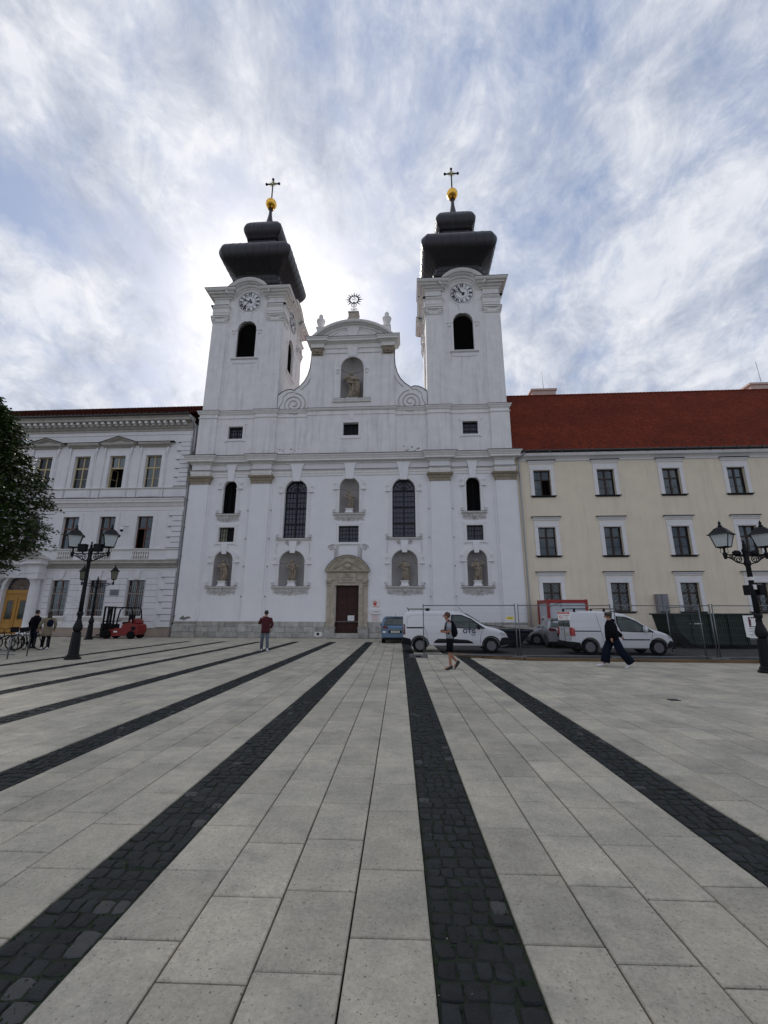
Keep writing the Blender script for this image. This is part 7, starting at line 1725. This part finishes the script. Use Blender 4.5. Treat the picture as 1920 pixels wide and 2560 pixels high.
bicycle((-13.1,-12.3,0),R(115),blackp,'black bicycle turned towards the camera below the standing people',True,-5)
bicycle((-14.6,-13.9,0),R(62),greyp,'grey bicycle closest to the camera in the rack',False,6)
e=empty('bicycle_rack',(-10.4,-15.3,0),'low silver tubular bicycle rack at the left edge','bicycle rack')
mb=MB(); mb.tube([(-10.45,-15.35,0),(-10.45,-15.35,.72),(-10.5,-15.1,.8),(-10.7,-14.3,.8),(-10.75,-14.2,.7),(-10.75,-14.2,0)],.025,8); mb.build('hoop',galv,e); mb=MB(); mb.tube([(-10.5,-15.2,.28),(-14.5,-14.6,.28)],.02,6); mb.tube([(-10.5,-15.0,.12),(-14.5,-14.4,.12)],.02,6); mb.build('rail',galv,e)
# ------------------------------------------------------------------ forklift (faces left)
e=empty('forklift',(-15.2,-2.3,0),'red forklift with black mast parked in front of the left palace','forklift')
def B(name,mb,mt): mb.xf(Matrix.Translation((-16.7,-2.1,0))); return mb.build(name,mt,e)
mb=MB()
for y in (-.5,-.14,.14,.5):
    mb.box(.38,.46 if abs(y)>.2 else .5,y-.05,y+.05,.12,2.12)
mb.box(.38,.5,-.55,.55,2.05,2.14); mb.box(.38,.5,-.55,.55,1.1,1.18); mb.box(.36,.52,-.55,.55,.15,.25); B('mast',mb,blackp)
mb=MB()
for y in (-.05,.05): mb.tube([(.44,y,.3),(.44,y,1.95)],.025,6)
B('lift_cylinder',mb,zincd)
mb=MB(); mb.box(.02,.34,-.5,.5,.2,.28); mb.box(.26,.34,-.52,.52,.55,.63); 
for y in (-.45,-.15,.15,.45): mb.box(.26,.33,y-.03,y+.03,.25,1.0)
mb.box(.26,.33,-.5,.5,.95,1.0); 
for y in (-.3,.3): mb.box(-.75,.3,y-.05,y+.05,.05,.10); mb.box(.22,.28,y-.05,y+.05,.05,.6)
B('fork_carriage',mb,blackp)
mb=MB(); mb.prism([(.7,.28),(.62,.55),(.9,.62),(1.1,.62),(1.35,.7),(1.75,.72),(1.8,.9),(1.95,1.02),(2.6,1.02),(2.85,.9),(2.9,.5),(2.78,.25),(2.2,.3),(1.8,.2),(1.2,.18)],-.52,.52); b=B('chassis',mb,redfk)
mb=MB(); mb.prism([(2.15,1.02),(2.2,1.25),(2.45,1.32),(2.65,1.2),(2.7,1.02)],-.4,.4); B('rear_hood',mb,redfk)
mb=MB()
for y in (-.5,.5):
    mb.tube([(.72,y,.6),(.68,y,1.2),(.82,y,1.9),(1.0,y,2.06),(2.2,y,2.06),(2.35,y,1.9),(2.5,y,1.0)],.045,6)
for k in range(7): x=1.05+k*.2; mb.box(x-.02,x+.02,-.5,.5,2.03,2.08)
B('overhead_guard',mb,blackp)
mb=MB(); mb.box(1.6,2.1,-.25,.25,.95,1.1); mb.box(2.0,2.15,-.25,.25,1.08,1.6); mb.box(.72,.95,-.45,.45,.6,.95); B('seat',mb,blackp)
mb=MB(); mb.tube([(.95,0,.9),(1.2,0,1.25)],.025,6); mb.tube([(1.2+.15*cos(2*PI*k/16)*.6,.17*sin(2*PI*k/16),1.27+.15*cos(2*PI*k/16)*-.6) for k in range(16)],.015,5,closed=True); B('steering_wheel',mb,blackp)
for x,r_ in ((.78,.31),(2.5,.26)):
    for y in (-.5,.5):
        mb=MB(); mb.lathe([(r_*.5,-.1),(r_,-.1),(r_,.1),(r_*.5,.1)],n=20); mb.lathe([(0.001,-.06),(r_*.5,-.07),(r_*.5,.07),(0.001,.06)],n=14); mb.xf(Matrix.Translation((x,y*.98,r_))@Matrix.Rotation(R(90),4,'X')); B('wheel',mb,rubber)
mb=MB(); mb.box(1.25,1.5,-.525,-.521,.42,.52); B('sticker',mb,paper)
mb=MB(); mb.box(2.45,2.75,-.528,-.52,.55,.8); B('vent_panel',mb,blackp)
mb=MB(); mb.box(2.3,2.34,-.41,-.40,1.1,1.25); B('reflector',mb,paper)
